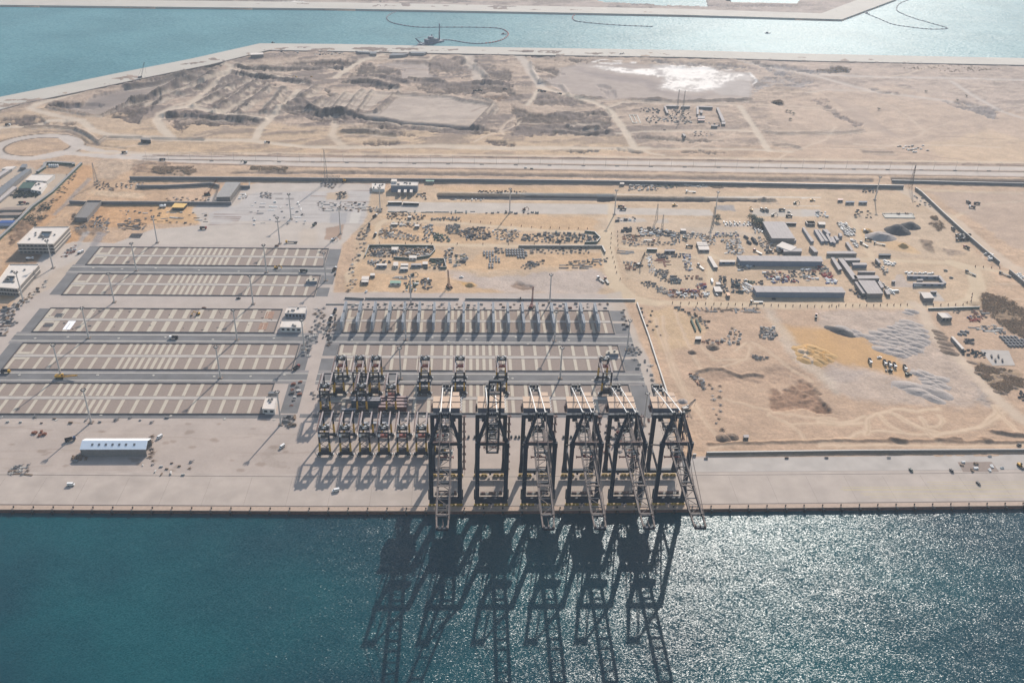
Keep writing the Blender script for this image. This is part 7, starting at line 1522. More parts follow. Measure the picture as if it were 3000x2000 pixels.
for p, lb in (((1119, 237), U2), ((585, 230), R3), ((1270, 93), R3)):
    x, y = g2(*lb([p])[0], -3); b = MB(); b.prism([(-6, -2), (4, -2), (7, 0), (4, 2), (-6, 2)], -.3, 1.4); b.box(-1, 0, 2.4, 4, 2.6, 2.0); o = b.build('work_boat', M_HULL, loc=(x, y, -3)); tag(o, {0: 'small work boat beside the bend of the S shaped pipeline', 1: 'tiny work boat alone in the bright water', 2: 'work boat at the end of the hook shaped pipeline'}[[1119, 585, 1270].index(p[0])], 'boat')
for p, lb in ((T1([(1878, 298)])[0], 'small dark machine at the corner of the basin quay'), (T4([(955, 86)])[0], 'blue grey machine on the basin quay above the salt pan'), (T4([(935, 90)])[0], 'second blue grey machine on the basin quay')): veh('loader', p, 0, M_DG, lb)
# ================================================================ stored goods, heaps, scrub
SM = {n: mat('goods_'+n, c, .8, noise=.25, nscale=.8) for n, c in dict(grey=alb(160, 156, 154, .6), dark=alb(104, 101, 102, .6), teal=alb(100, 112, 114, .6), brown=alb(158, 132, 110, .6), pale=alb(214, 206, 196, .75), rust=alb(150, 92, 70, .6), blue=alb(70, 90, 150, .6), red=alb(190, 76, 72, .6), green=alb(84, 106, 90, .6), white=alb(238, 234, 228, .85)).items()}
GP = {}
def gmesh(kind, col):
    k = (kind, col)
    if k in GP: return GP[k]
    b = MB(); rr = random.Random(len(GP)*7+1)
    if kind == 'pipe_bundle':
        for r_ in range(3):
            for i in range(4-r_): b.tube((-3.4, -1.5+i*1.0+r_*.5, .5+r_*.85), (3.4, -1.5+i*1.0+r_*.5, .5+r_*.85), .48, .48, 6)
        for x in (-2.4, 2.4): b.box(x, 0, .06, .3, 4.2, .14)
    elif kind == 'pallet_stack':
        for i in range(3):
            for j in range(2):
                hh = rr.uniform(.9, 2.2); b.box(-1.9+i*1.9, -.9+j*1.8, hh/2, 1.6, 1.5, hh); b.box(-1.9+i*1.9, -.9+j*1.8, hh+.08, 1.7, 1.6, .1)
    elif kind == 'timber_stack':
        for i in range(5): b.box(rr.uniform(-.3, .3), rr.uniform(-.2, .2), .2+i*.36, 4.6, 1.6-.05*i, .26)
        for x in (-1.6, 1.6): b.box(x, 0, .05, .25, 2.0, .2)
    elif kind == 'steel_trestle':
        for s in (-1, 1):
            b.bar((-3, s*1.3, .2), (3, s*1.3, .2), .3); b.bar((-3, s*1.3, 1.8), (3, s*1.3, 1.8), .3)
            for x in (-3, -1, 1, 3): b.bar((x, s*1.3, 0), (x, s*1.3, 1.9), .25)
        for x in (-3, -1, 1, 3): b.bar((x, -1.3, 1.8), (x, 1.3, 1.8), .25)
        b.box(0, 0, .9, 4.6, 1.8, .5)
    elif kind == 'scrap_heap':
        for i in range(16): a = rr.uniform(0, 3.1); x, y = rr.gauss(0, 1.4), rr.gauss(0, 1.0); z = rr.uniform(.1, 1.2); l = rr.uniform(.8, 2.4); b.bar((x-l*math.cos(a), y-l*math.sin(a), z), (x+l*math.cos(a), y+l*math.sin(a), z+rr.uniform(-.3, .5)), rr.uniform(.15, .5))
    elif kind == 'precast_block':
        b.prism([(-1.1, -2.2), (1.1, -2.2), (1.1, 2.2), (-1.1, 2.2)], 0, 1.1); b.prism([(-.7, -2.0), (.7, -2.0), (.7, 2.0), (-.7, 2.0)], 1.1, 1.7)
    elif kind == 'long_beam':
        for i in range(3): b.box(0, -1+i*1.0, .35, 13, .6, .7)
    elif kind == 'skip':
        b.prism([(-2.2, -1), (2.2, -1), (2.2, 1), (-2.2, 1)], 0, .2, True)
        for s in (-1, 1): b.box(0, s*1.05, .8, 5, .12, 1.4); b.box(s*2.4, 0, .8, .12, 2.1, 1.3)
        for x in (-1.5, 0, 1.5): b.box(x, 0, .6, .5, 1.6, .7)
    GP[k] = b.mesh(kind, SM[col]); return GP[k]
CATS = {'pipe_bundle': 'pipe bundle', 'pallet_stack': 'pallet stack', 'timber_stack': 'timber stack', 'steel_trestle': 'steel trestle', 'scrap_heap': 'scrap heap', 'precast_block': 'precast block', 'long_beam': 'beam stack', 'skip': 'skip'}
GOODS = {}
def lot(f, poly, n, kinds, cols, where, seed, ang=0, jit=12, gap=3.6, world=False):
    rr = random.Random(seed); pts = [g2(*p) for p in f(poly)]; xs = [p[0] for p in pts]; ys = [p[1] for p in pts]; pl = []; t = 0
    cand = np.random.RandomState(seed).uniform(size=(n*14, 2)); X = min(xs)+cand[:, 0]*(max(xs)-min(xs)); Y = min(ys)+cand[:, 1]*(max(ys)-min(ys))
    ok = sdf(pts, X, Y) < 0
    for x, y in zip(X[ok], Y[ok]):
        if len(pl) >= n: break
        if all((x-a)**2+(y-b_)**2 > gap*gap for a, b_ in pl):
            pl.append((x, y)); k = rr.choice(kinds); c = rr.choice(cols); s = rr.uniform(.42, .82)
            GOODS.setdefault(k, []).append((float(x), float(y), R(ang+rr.uniform(-jit, jit)+90*(rr.random() < .25)), s, s*rr.uniform(.8, 1.3), c, where))
def grid(f, poly, kind, col, where, dx=2.7, dy=5.0, ang=0.0, skip=0.05, seed=1, lim=120):
    rr = random.Random(seed); pts = [g2(*p) for p in f(poly)]; xs = [p[0] for p in pts]; ys = [p[1] for p in pts]; n = 0
    y = min(ys)
    while y < max(ys):
        x = min(xs)
        while x < max(xs):
            if n < lim and rr.random() > skip and float(sdf(pts, np.array([x]), np.array([y]))[0]) < 0:
                GOODS.setdefault(kind, []).append((float(x), float(y), ang+rr.uniform(-.05, .05), 1.0, 1.0, col, where)); n += 1
            x += dx
        y += dy
PA, PI_, TI, ST, SC, LB, SK = 'pallet_stack', 'pipe_bundle', 'timber_stack', 'steel_trestle', 'scrap_heap', 'long_beam', 'skip'
lot(B1, [(395, 365), (510, 360), (730, 382), (700, 425), (400, 420)], 36, [PA, SC, TI, SK], ['grey', 'dark', 'brown'], 'in the top left storage lot', 1)
lot(B1, [(780, 408), (1020, 408), (1010, 430), (780, 428)], 26, [TI, SC, PA], ['dark', 'grey'], 'in the thin row below the strip road', 2)
lot(B1, [(330, 495), (420, 490), (560, 540), (670, 570), (665, 610), (330, 580)], 64, [PA, TI, ST], ['grey', 'brown', 'pale'], 'on the left of the long storage lot', 3, ang=15)
lot(B1, [(430, 445), (700, 450), (700, 490), (430, 480)], 26, [PA, TI, SC], ['grey', 'brown', 'pale'], 'along the top of the long storage lot', 41)
lot(B1, [(710, 480), (775, 470), (780, 530), (740, 615), (702, 600)], 24, [PI_, TI], ['dark', 'grey', 'pale'], 'in the slanting row of the long lot', 4, ang=60)
lot(B1, [(790, 540), (890, 550), (950, 600), (900, 615), (800, 600)], 24, [PI_, PA], ['grey', 'green'], 'beside the grey heap of the long lot', 5)
lot(B1, [(905, 465), (985, 460), (1020, 480), (1020, 545), (940, 540), (900, 520)], 34, [SC, ST], ['grey', 'teal'], 'in the tangled grey heap', 6, gap=2.6)
lot(B1, [(1020, 520), (1100, 485), (1280, 490), (1280, 590), (1080, 600), (1020, 560)], 70, [PA, TI, PI_], ['brown', 'grey', 'dark'], 'in the middle of the long lot', 7, ang=8)
lot(B1, [(1300, 510), (1530, 510), (1530, 570), (1450, 620), (1330, 590)], 48, [PA, TI, SC], ['grey', 'pale', 'brown'], 'right of the middle of the long lot', 8)
lot(B1, [(1560, 560), (1760, 530), (2100, 545), (2190, 575), (2190, 615), (1780, 622), (1560, 600)], 86, [ST, PA, PI_], ['teal', 'dark', 'grey'], 'at the right end of the long lot', 9, ang=0)
lot(B1, [(225, 735), (245, 665), (500, 665), (785, 665), (795, 700), (745, 735), (600, 755), (450, 748)], 130, [PA, TI, SC, SK], ['grey', 'brown', 'pale', 'dark'], 'in the green screened lot', 10, gap=3.0)
lot(B1, [(230, 775), (420, 770), (420, 800), (290, 830), (230, 815)], 18, [SK, TI, PA], ['dark', 'grey', 'pale'], 'left of the site cabins', 11)
lot(B1, [(765, 778), (890, 778), (900, 840), (700, 850), (760, 820)], 22, [PI_, PA], ['teal', 'green', 'dark'], 'in the small green screened bay', 12)
lot(B1, [(885, 690), (960, 662), (950, 800), (900, 790)], 26, [SK, PA, SC], ['grey', 'pale', 'dark'], 'in the strip right of the green screen', 13)
lot(B1, [(985, 730), (1080, 715), (1085, 815), (980, 820)], 26, [SC, PI_, TI], ['pale', 'dark', 'green'], 'in the round heap left of the grey block store', 14)
grid(B1, [(1205, 690), (1310, 688), (1320, 730), (1345, 735), (1375, 790), (1372, 805), (1255, 800), (1235, 745)], 'precast_block', 'grey', 'in the left grey block store', 3.4, 6.2, lim=120)
grid(B1, [(1250, 803), (1300, 803), (1318, 852), (1252, 852)], 'precast_block', 'grey', 'in the foot of the left grey block store', 3.4, 6.2, lim=40, seed=2)
grid(B1, [(1405, 672), (1520, 668), (1600, 695), (1610, 740), (1545, 768), (1500, 742), (1405, 738)], 'precast_block', 'grey', 'in the right grey block store', 3.2, 6.4, .25, lim=110, seed=3)
lot(B1, [(1330, 665), (1400, 665), (1400, 715), (1330, 710)], 14, [PA, TI], ['dark', 'grey'], 'between the two grey block stores', 15)
lot(B1, [(1620, 670), (2130, 665), (2130, 715), (1640, 715)], 46, [ST, SK, PA], ['dark', 'teal', 'grey'], 'in the upper row right of the grey blocks', 16, gap=5)
lot(B1, [(1540, 830), (1600, 780), (1740, 775), (1740, 800), (1600, 850)], 26, [SK, PI_, SC], ['dark', 'grey'], 'in the lower heap right of the grey blocks', 17)
lot(B1, [(1900, 810), (2000, 780), (2290, 755), (2290, 790), (2100, 840), (1910, 840)], 40, [SK, ST, LB], ['dark', 'teal', 'grey'], 'in the lower row at the far right of the block lot', 18, gap=4.5)
lot(B1, [(550, 955), (660, 950), (655, 1045), (530, 1045)], 24, [PA, SK], ['dark', 'grey', 'white', 'green'], 'in the walled pen beside the left mast', 19)
lot(B1, [(690, 930), (770, 928), (785, 1000), (740, 1030), (690, 1000)], 20, [PA, SK], ['dark', 'white', 'grey'], 'in the second pen right of the left mast', 20)
lot(B1, [(470, 912), (640, 915), (640, 930), (470, 930)], 12, [LB, TI], ['pale', 'grey'], 'behind the green roofed shed', 21)
lot(B1, [(75, 780), (150, 700), (130, 960), (40, 1080), (60, 900)], 18, [SC], ['grey', 'brown', 'pale'], 'in the rubble verge right of the left yard', 22)
lot(B1, [(155, 500), (250, 480), (200, 640), (150, 640)], 12, [SC], ['grey', 'brown'], 'in the rubble verge by the dirt road', 23)
lot(B1, [(240, 310), (340, 320), (350, 360), (240, 350)], 16, [SC, SK], ['grey', 'pale', 'dark'], 'beside the junction behind the left yard', 24)
lot(B1, [(1180, 176), (1590, 176), (1590, 190), (1180, 190)], 30, [TI, SK], ['dark', 'brown'], 'behind the dark channel', 25)
lot(B1, [(400, 352), (1160, 352), (1160, 364), (400, 362)], 34, [LB], ['teal'], 'in the dotted line below the strip road', 26, jit=0, gap=6)
lot(B1, [(1210, 358), (1700, 362), (1700, 372), (1210, 370)], 26, [PA], ['teal', 'dark'], 'in the dotted line right of the gap', 27, jit=2, gap=6)
lot(B1, [(950, 246), (1240, 246), (1240, 256), (950, 256)], 22, [TI], ['white', 'rust'], 'in the row below the dark channel', 28, jit=2, gap=5)
lot(B1, [(640, 210), (740, 190), (740, 250), (650, 240)], 10, [SK], ['brown', 'pale'], 'on the open ground right of the gate booths', 29)
lot(A2, [(2000, 620), (2120, 600), (2060, 860), (1960, 960)], 18, [SC, TI], ['grey', 'brown'], 'along the dust road at the left lots', 30)
lot(B2, [(330, 148), (620, 160), (655, 212), (330, 212)], 44, [SC, PA, TI], ['grey', 'dark', 'pale'], 'in the heap below the perimeter wall', 31)
lot(B2, [(620, 145), (860, 150), (862, 185), (690, 190), (625, 175)], 30, [LB, ST], ['green', 'grey'], 'in the green grey double row below the wall', 32, jit=0, gap=4.5)
lot(B2, [(930, 148), (1160, 158), (1155, 180), (940, 172)], 22, [LB, PA], ['grey', 'pale'], 'in the second grey row below the wall', 33, jit=0, gap=4.5)
lot(B2, [(1225, 165), (1332, 168), (1330, 184), (1230, 184)], 10, [LB], ['brown'], 'in the brown row below the wall', 34, jit=0)
lot(B2, [(205, 500), (400, 495), (400, 535), (210, 540)], 12, [SC, PI_], ['dark', 'white'], 'on the small white slabs', 35, gap=5)
lot(B2, [(240, 625), (360, 610), (360, 650), (250, 660)], 14, [PI_], ['dark'], 'at the upper left of the rail lot', 36)
lot(B2, [(415, 605), (640, 610), (870, 660), (870, 700), (480, 690)], 74, [LB, PI_, SK, PA], ['dark', 'grey', 'white', 'brown'], 'in the crowded rail lot', 37, gap=3.2)
lot(B2, [(270, 670), (480, 690), (480, 740), (290, 740)], 36, [SC, TI], ['rust', 'brown', 'grey'], 'in the brown corner of the rail lot', 38)
lot(B2, [(250, 745), (850, 760), (870, 790), (300, 795)], 30, [TI, SC], ['grey', 'brown', 'pale'], 'along the lower kerb of the rail lot', 39)
lot(B2, [(780, 690), (870, 690), (880, 760), (790, 760)], 18, [TI], ['grey'], 'in the grey grid of the rail lot', 40, jit=2)
lot(B2, [(880, 660), (1100, 660), (1110, 720), (1000, 720), (900, 700)], 26, [PA, SK, SC], ['grey', 'dark', 'pale'], 'around the white workshop hut', 42)
lot(B2, [(1100, 680), (1240, 690), (1250, 790), (1180, 790), (1100, 740)], 30, [SK, SC, PA], ['dark', 'white', 'brown'], 'right of the three stacked cabins', 43)
lot(B2, [(1250, 660), (1480, 650), (1500, 700), (1260, 700)], 30, [SC, TI, PA], ['grey', 'pale', 'blue'], 'below the tree lined pad', 44)
lot(B2, [(1300, 740), (1500, 720), (1560, 860), (1500, 890), (1360, 880), (1380, 800)], 50, [SK, SC, ST], ['dark', 'grey', 'white'], 'in the machine yard above the long shed', 45)
grid(B2, [(1510, 700), (1660, 700), (1682, 780), (1550, 785)], 'pipe_bundle', 'dark', 'in the slanting pipe rack', 8, 5, 1.9, lim=22)
lot(B2, [(1700, 700), (1810, 710), (1900, 850), (1860, 880), (1790, 860), (1720, 780)], 44, [SC, SK, TI], ['grey', 'brown', 'pale'], 'beside the big hall', 46)
lot(B2, [(240, 850), (385, 855), (385, 885), (240, 882)], 8, [LB], ['grey', 'brown'], 'in the upper left of the pipe lot', 47, jit=0)
lot(B2, [(638, 878), (750, 880), (750, 930), (640, 930)], 18, [PA], ['dark'], 'in the dark grid of the pipe lot', 48, jit=0, gap=3.4)
lot(B2, [(790, 880), (920, 878), (920, 925), (790, 920)], 18, [TI, ST], ['grey', 'dark'], 'in the grey grid of the pipe lot', 49, jit=2)
lot(B2, [(905, 890), (985, 885), (1000, 1070), (930, 1060)], 22, [ST, TI], ['blue', 'grey', 'white'], 'in the pale blue column of the pipe lot', 50)
lot(B2, [(645, 940), (780, 940), (780, 1000), (650, 1000)], 8, [LB], ['brown', 'rust'], 'in the centre of the pipe lot', 51, jit=0)
lot(B2, [(520, 870), (570, 900), (620, 1090), (560, 1100)], 24, [SK, SC, LB], ['white', 'grey', 'brown'], 'along the white strip of the pipe lot', 52, ang=70)
lot(B2, [(280, 960), (400, 960), (400, 1060), (290, 1050)], 14, [TI, SC], ['rust', 'grey'], 'on the left of the pipe lot', 53)
lot(B2, [(620, 1050), (750, 1050), (740, 1110), (620, 1110)], 24, [SC], ['grey', 'dark'], 'in the dark heap of the pipe lot', 54, gap=2.8)
lot(B2, [(450, 1180), (580, 1175), (650, 1230), (520, 1240)], 26, [SC, SK], ['dark', 'grey'], 'in the dark row at the road bend', 55, gap=3)
lot(B2, [(780, 1165), (895, 1168), (895, 1198), (785, 1195)], 10, [PA], ['teal'], 'in the teal row of the pipe lot', 56, jit=0)
lot(B2, [(930, 1115), (1090, 1118), (1095, 1155), (935, 1150)], 16, [TI, ST], ['brown', 'rust', 'dark'], 'in the brown row of the pipe lot', 57, jit=3)
lot(B2, [(640, 1130), (860, 1120), (880, 1165), (660, 1175)], 22, [TI, PI_], ['brown', 'grey'], 'among the curved frames of the pipe lot', 58)
lot(B2, [(610, 1235), (720, 1240), (740, 1310), (640, 1290)], 24, [SC], ['grey', 'dark', 'pale'], 'in the tangled corner above the posted road', 59, gap=3)
lot(B2, [(750, 1265), (880, 1270), (1180, 1290), (1170, 1355), (900, 1345), (750, 1330)], 62, [SC, TI, SK, PA], ['white', 'red', 'dark', 'grey', 'rust'], 'in the white and red heap above the posted road', 60, gap=3)
lot(B2, [(890, 1255), (1060, 1260), (1060, 1290), (900, 1290)], 16, [LB, TI], ['blue', 'red'], 'in the blue and red row', 61, jit=30)
lot(B2, [(1040, 1200), (1140, 1195), (1150, 1265), (1060, 1265)], 18, [TI, ST], ['blue', 'red', 'grey'], 'at the right side of the pipe lot', 62)
lot(B2, [(1280, 1110), (1350, 1120), (1400, 1290), (1330, 1290)], 24, [SC, SK, PA], ['dark', 'grey'], 'in the narrow dark yard by the gate', 63)
lot(B2, [(1420, 1150), (1500, 1150), (1530, 1290), (1430, 1290)], 30, [SK, PI_, SC], ['dark', 'grey', 'teal'], 'left of the nearer long shed', 64)
lot(B2, [(1540, 1205), (1610, 1205), (1640, 1290), (1560, 1290)], 12, [LB], ['white', 'grey'], 'at the left end of the nearer long shed', 65, ang=110)
lot(B2, [(1610, 1180), (1740, 1170), (1740, 1200), (1620, 1200)], 10, [PA, SK], ['dark', 'green'], 'above the left end of the nearer long shed', 66)
lot(B2, [(1480, 990), (1640, 995), (1660, 1030), (1500, 1060)], 30, [SC, PA], ['white', 'grey', 'dark'], 'below the farther long shed', 67)
lot(B2, [(1765, 1080), (1860, 1055), (1950, 1080), (2150, 1180), (1860, 1190), (1780, 1130)], 64, [PA, TI, SC, SK], ['white', 'red', 'grey', 'blue', 'brown'], 'in the colourful heap between the long sheds', 68, gap=3)
lot(B2, [(2000, 1070), (2100, 1060), (2250, 1120), (2220, 1150), (2050, 1120)], 26, [SK, SC], ['dark', 'teal', 'grey'], 'right of the colourful heap', 69)
lot(B3, [(0, 1040), (120, 1045), (180, 1150), (40, 1170), (0, 1120)], 34, [SC, SK, PA], ['dark', 'white', 'rust', 'teal'], 'in the middle of the yard between the long sheds', 70)
lot(B3, [(120, 1000), (235, 1000), (330, 1120), (210, 1110)], 40, [PA, SC, TI], ['green', 'red', 'grey', 'dark'], 'at the right of the yard between the long sheds', 71, gap=3)
lot(B3, [(200, 1095), (300, 1095), (330, 1140), (240, 1140)], 18, [PA], ['red', 'rust'], 'in the red patch between the long sheds', 72, gap=3)
lot(B3, [(240, 1145), (350, 1150), (375, 1200), (260, 1195)], 18, [PA], ['blue', 'white'], 'in the blue patch between the long sheds', 73, gap=3)
lot(B3, [(500, 1260), (640, 1260), (700, 1370), (620, 1360)], 22, [SC, SK], ['grey', 'dark'], 'at the foot of the square hall', 74)
lot(B3, [(640, 200), (800, 195), (800, 235), (640, 235)], 22, [SK, SC], ['dark', 'grey'], 'under the right end of the perimeter wall', 75)
lot(B3, [(150, 435), (260, 440), (260, 490), (150, 490)], 12, [SC, PA], ['white', 'grey'], 'at the end of the strip road', 76)
lot(B3, [(560, 420), (720, 430), (740, 510), (560, 500)], 12, [SK, SC], ['dark', 'teal', 'white'], 'left of the pale foundation', 77, gap=6)
lot(B3, [(850, 455), (1170, 460), (1180, 475), (860, 475)], 10, [PA], ['brown', 'dark'], 'on the pale foundation slab', 78, gap=8)
lot(B3, [(1180, 250), (1380, 330), (1380, 390), (1200, 380)], 14, [SC, SK], ['grey', 'pale', 'dark'], 'near the foot of the dark lattice mast', 79, gap=6)
lot(B3, [(740, 980), (830, 985), (900, 1080), (870, 1100)], 16, [SC], ['dark', 'brown'], 'along the verge right of the offices', 80)
grid(D1, [(250, 205), (286, 200), (390, 445), (350, 450)], 'timber_stack', 'grey', 'in the left double row of the sand lot', 5.2, 3.6, 1.35, lim=60)
grid(D1, [(365, 285), (450, 275), (490, 370), (390, 390)], 'timber_stack', 'green', 'in the green grey block of the sand lot', 5.2, 4.0, 1.35, lim=40, seed=4)
lot(D1, [(215, 155), (290, 150), (560, 290), (540, 360), (480, 300), (300, 190)], 26, [SC, SK], ['grey', 'teal', 'brown'], 'right of the double row', 81)
lot(D1, [(1035, 335), (1150, 340), (1185, 420), (1120, 455), (1020, 430)], 56, [SC, TI], ['grey', 'teal', 'pale', 'dark'], 'in the rubble heap in the middle of the sand lot', 82, gap=2.6)
lot(D1, [(690, 460), (770, 350), (850, 370), (850, 500), (740, 500)], 34, [SC, TI], ['grey', 'pale', 'brown'], 'in the loose scatter of the sand lot', 83)
lot(D1, [(500, 450), (700, 455), (690, 490), (500, 490)], 10, [SK, SC], ['rust', 'dark', 'pale'], 'below the white site hut', 84)
lot(D1, [(370, 770), (450, 770), (530, 860), (510, 910), (440, 850)], 34, [SC, TI], ['brown', 'grey', 'pale', 'rust'], 'in the heap behind the rightmost crane', 85, gap=2.8)
lot(D1, [(400, 170), (1000, 165), (1010, 205), (700, 200), (420, 190)], 26, [SC, LB], ['grey', 'brown'], 'under the posted road on the sand lot', 86)
lot(D1, [(960, 600), (1100, 620), (1060, 650), (970, 630)], 10, [SC], ['dark', 'grey'], 'in the small dark streak on the sand', 87, gap=2.6)
lot(D1, [(540, 870), (660, 860), (680, 1290), (640, 1300)], 16, [SC], ['grey', 'brown', 'pale'], 'along the line on the bare sand', 88, gap=6)
grid(D2, [(1225, 365), (1370, 370), (1365, 430), (1235, 395)], 'precast_block', 'grey', 'in the upper block patch of the lower right yard', 5, 5, .9, lim=44, seed=5, skip=.15)
grid(D2, [(1650, 425), (1760, 425), (1990, 480), (2000, 540), (1780, 530), (1700, 500)], 'precast_block', 'grey', 'in the big slab array at the right edge', 3.8, 5.6, .5, lim=110, seed=6)
lot(D2, [(1370, 345), (1620, 325), (1720, 400), (1600, 395), (1500, 375)], 50, [LB, TI, SC], ['dark', 'grey', 'pale'], 'in the band of the lower right yard', 89)
lot(D2, [(1360, 240), (1470, 240), (1480, 290), (1380, 285)], 24, [SC, TI], ['red', 'blue', 'grey', 'rust'], 'in the colourful heap of the lower right yard', 90, gap=2.8)
lot(D2, [(1390, 190), (1520, 190), (1540, 260), (1500, 260)], 18, [LB, SC], ['dark', 'grey', 'rust'], 'above the colourful heap of the lower right yard', 91)
grid(D2, [(1560, 600), (1700, 600), (1720, 690), (1590, 690)], 'timber_stack', 'dark', 'on the pale pad of the lower right yard', 7, 8, 1.2, lim=30, seed=7)
lot(D2, [(1340, 450), (1410, 450), (1410, 490), (1340, 490)], 10, [SC, SK], ['dark', 'teal'], 'beside the long narrow white shed', 92, gap=2.6)
lot(D2, [(1310, 545), (1520, 570), (1530, 630), (1320, 600)], 18, [SK], ['dark', 'teal'], 'in the row left of the pale pad', 93)
lot(D2, [(1840, 930), (1900, 930), (1900, 1010), (1840, 1010)], 8, [SK], ['dark'], 'at the right edge of the scrub', 94)
lot(D2, [(1210, 180), (1290, 185), (1280, 210), (1220, 210)], 10, [SC], ['dark', 'grey'], 'behind the open shed', 95)
# left side
lot(A1, [(560, 950), (640, 870), (700, 840), (690, 900), (600, 950)], 26, [SC, TI], ['grey', 'rust', 'white'], 'on the verge below the three storey office', 96, gap=3)
lot(A1, [(640, 680), (760, 670), (1000, 620), (990, 720), (850, 680), (700, 705)], 30, [SC, TI, SK], ['grey', 'brown', 'pale'], 'between the office and the shell building', 97)
lot(A1, [(1080, 620), (1340, 610), (1330, 700), (1100, 700)], 34, [SC, ST, LB], ['dark', 'grey', 'brown'], 'in the reinforcement heap on orange sand', 98, gap=3)
grid(A1, [(1150, 740), (1330, 740), (1300, 780), (1120, 780)], 'long_beam', 'dark', 'in the dark square on pale ground', 14, 4, 0, lim=10, seed=8)
lot(A1, [(600, 200), (750, 130), (560, 420), (420, 520)], 26, [SC], ['brown', 'dark', 'green'], 'along the green fence', 99, gap=5)
lot(A1, [(850, 250), (1000, 260), (1050, 340), (870, 330)], 24, [SC, TI], ['grey', 'dark', 'brown'], 'at the foot of the left lattice mast', 100)
lot(A1, [(1060, 270), (1330, 260), (1330, 330), (1060, 330)], 24, [SC, TI], ['pale', 'brown', 'dark'], 'in the round clearing below the highway', 101, gap=4.5)
lot(A1, [(860, 560), (1000, 600), (1000, 650), (840, 680)], 22, [SC, TI], ['dark', 'grey'], 'right of the shell building', 102)
lot(A1, [(100, 1400), (260, 1300), (430, 1150), (430, 1200), (160, 1450), (60, 1470)], 28, [SC, SK], ['grey', 'pale', 'brown'], 'along the dust road below the offices', 103)
lot(A1, [(0, 1400), (100, 1430), (150, 1568), (0, 1568)], 18, [SC, SK, PI_], ['grey', 'dark', 'brown'], 'at the left edge below the offices', 104)
lot(C1, [(0, 270), (80, 200), (150, 200), (150, 370), (60, 470), (0, 470)], 24, [SC, SK, LB], ['grey', 'pale', 'brown', 'dark'], 'at the left edge beside the half finished block', 105, gap=4)
lot(A1, [(0, 300), (20, 290), (180, 170), (190, 200), (30, 350)], 10, [SC], ['brown', 'dark'], 'in the paddock', 106)
lot(A2, [(1040, 280), (1160, 285), (1150, 340), (1060, 335)], 14, [SC], ['brown', 'grey'], 'on the pale ground right of the bridge deck', 107)
lot(A2, [(850, 290), (920, 300), (910, 345), (840, 345)], 10, [TI, LB], ['white', 'grey'], 'beside the bridge deck', 108)
lot(A2, [(1620, 140), (1800, 170), (1760, 240), (1640, 220)], 26, [SC], ['grey', 'brown'], 'round the foot of the tall lattice mast', 109)
lot(A2, [(1780, 290), (1880, 270), (1880, 340), (1800, 350)], 18, [SC, SK], ['dark', 'grey'], 'in the sandy hole of the rail beds', 110, gap=3)
lot(A2, [(-300, 450), (540, 480), (500, 600), (-300, 560)], 34, [SC, TI, LB], ['grey', 'pale', 'brown', 'dark'], 'on the orange sand behind the back block', 111, gap=7)
lot(A2, [(950, 370), (1480, 380), (1500, 600), (950, 600)], 34, [TI, LB, SC], ['pale', 'grey', 'white'], 'strewn over the pale rail beds', 112, gap=8, jit=6)
lot(A2, [(1600, 370), (2090, 380), (2080, 460), (1610, 460)], 44, [LB, TI, SC], ['grey', 'pale', 'brown'], 'in the rail sleepers at the right of the rail beds', 113, gap=5, jit=5)
lot(A2, [(130, 330), (560, 330), (560, 372), (130, 372)], 16, [SC, TI], ['grey', 'brown'], 'above the near culvert wall', 114, gap=6)
# loose bits on the yard concrete
lot(C1, [(0, 1290), (1742, 1300), (1742, 1360), (0, 1360)], 14, [SC, TI], ['grey', 'pale', 'brown'], 'on the apron below the nearest yard block', 120, gap=9)
lot(lambda p: cr(0, 1200, 2.613, p), [(80, 440), (220, 420), (220, 500), (80, 490)], 16, [SC, LB], ['pale', 'brown', 'grey'], 'in the small heap left of the tent hall', 121, gap=3)
lot(lambda p: cr(0, 1200, 2.613, p), [(255, 165), (345, 165), (345, 210), (255, 210)], 6, [PA], ['rust'], 'orange group behind the tent hall', 122)
lot(lambda p: cr(0, 1200, 2.613, p), [(540, 360), (660, 330), (660, 380), (560, 400)], 12, [PA, SC], ['grey', 'brown'], 'against the left end of the tent hall', 123, gap=2.6)
lot(lambda p: cr(0, 1200, 2.613, p), [(1060, 400), (1480, 400), (1440, 500), (1160, 500)], 12, [SC, TI], ['brown', 'grey', 'pale'], 'strewn right of the tent hall', 124, gap=6)
lot(lambda p: cr(0, 1200, 2.613, p), [(1150, 180), (1190, 180), (1190, 390), (1150, 390)], 8, [SC], ['brown', 'dark'], 'at the right end of the tent hall', 125, gap=5)
lot(C2, [(1340, 1290), (1440, 1290), (1440, 1400), (1340, 1390)], 16, [SC, PI_], ['dark', 'brown', 'grey'], 'at the foot of the mast by the nearest cabin', 126, gap=2.8)
lot(C2, [(1560, 440), (1742, 350), (1742, 480), (1500, 700), (1520, 600)], 26, [SC, SK], ['grey', 'pale', 'brown'], 'along the dust road between the yards', 127, gap=5)
lot(C2, [(1400, 960), (1520, 920), (1500, 1060), (1400, 1200)], 18, [SC, PA], ['dark', 'rust', 'pale'], 'at the right end of the nearest yard block', 128, gap=5)
lot(C2, [(1640, 180), (1742, 180), (1742, 440), (1620, 420)], 16, [SC], ['grey', 'brown', 'pale'], 'right of the two white sheds', 129, gap=5)
lot(C3, [(640, 180), (2200, 185), (2200, 240), (560, 235)], 46, [SC, TI, SK], ['grey', 'teal', 'brown', 'pale'], 'behind the left steel racks', 130, gap=5)
lot(C4, [(0, 170), (1650, 170), (1650, 235), (0, 230)], 34, [SC, TI, SK], ['grey', 'brown', 'pale', 'rust'], 'behind the right steel racks', 131, gap=6)
lot(C3, [(0, 600), (110, 400), (140, 480), (0, 950)], 16, [SC], ['grey', 'pale', 'dark'], 'left of the right yard', 132, gap=5)
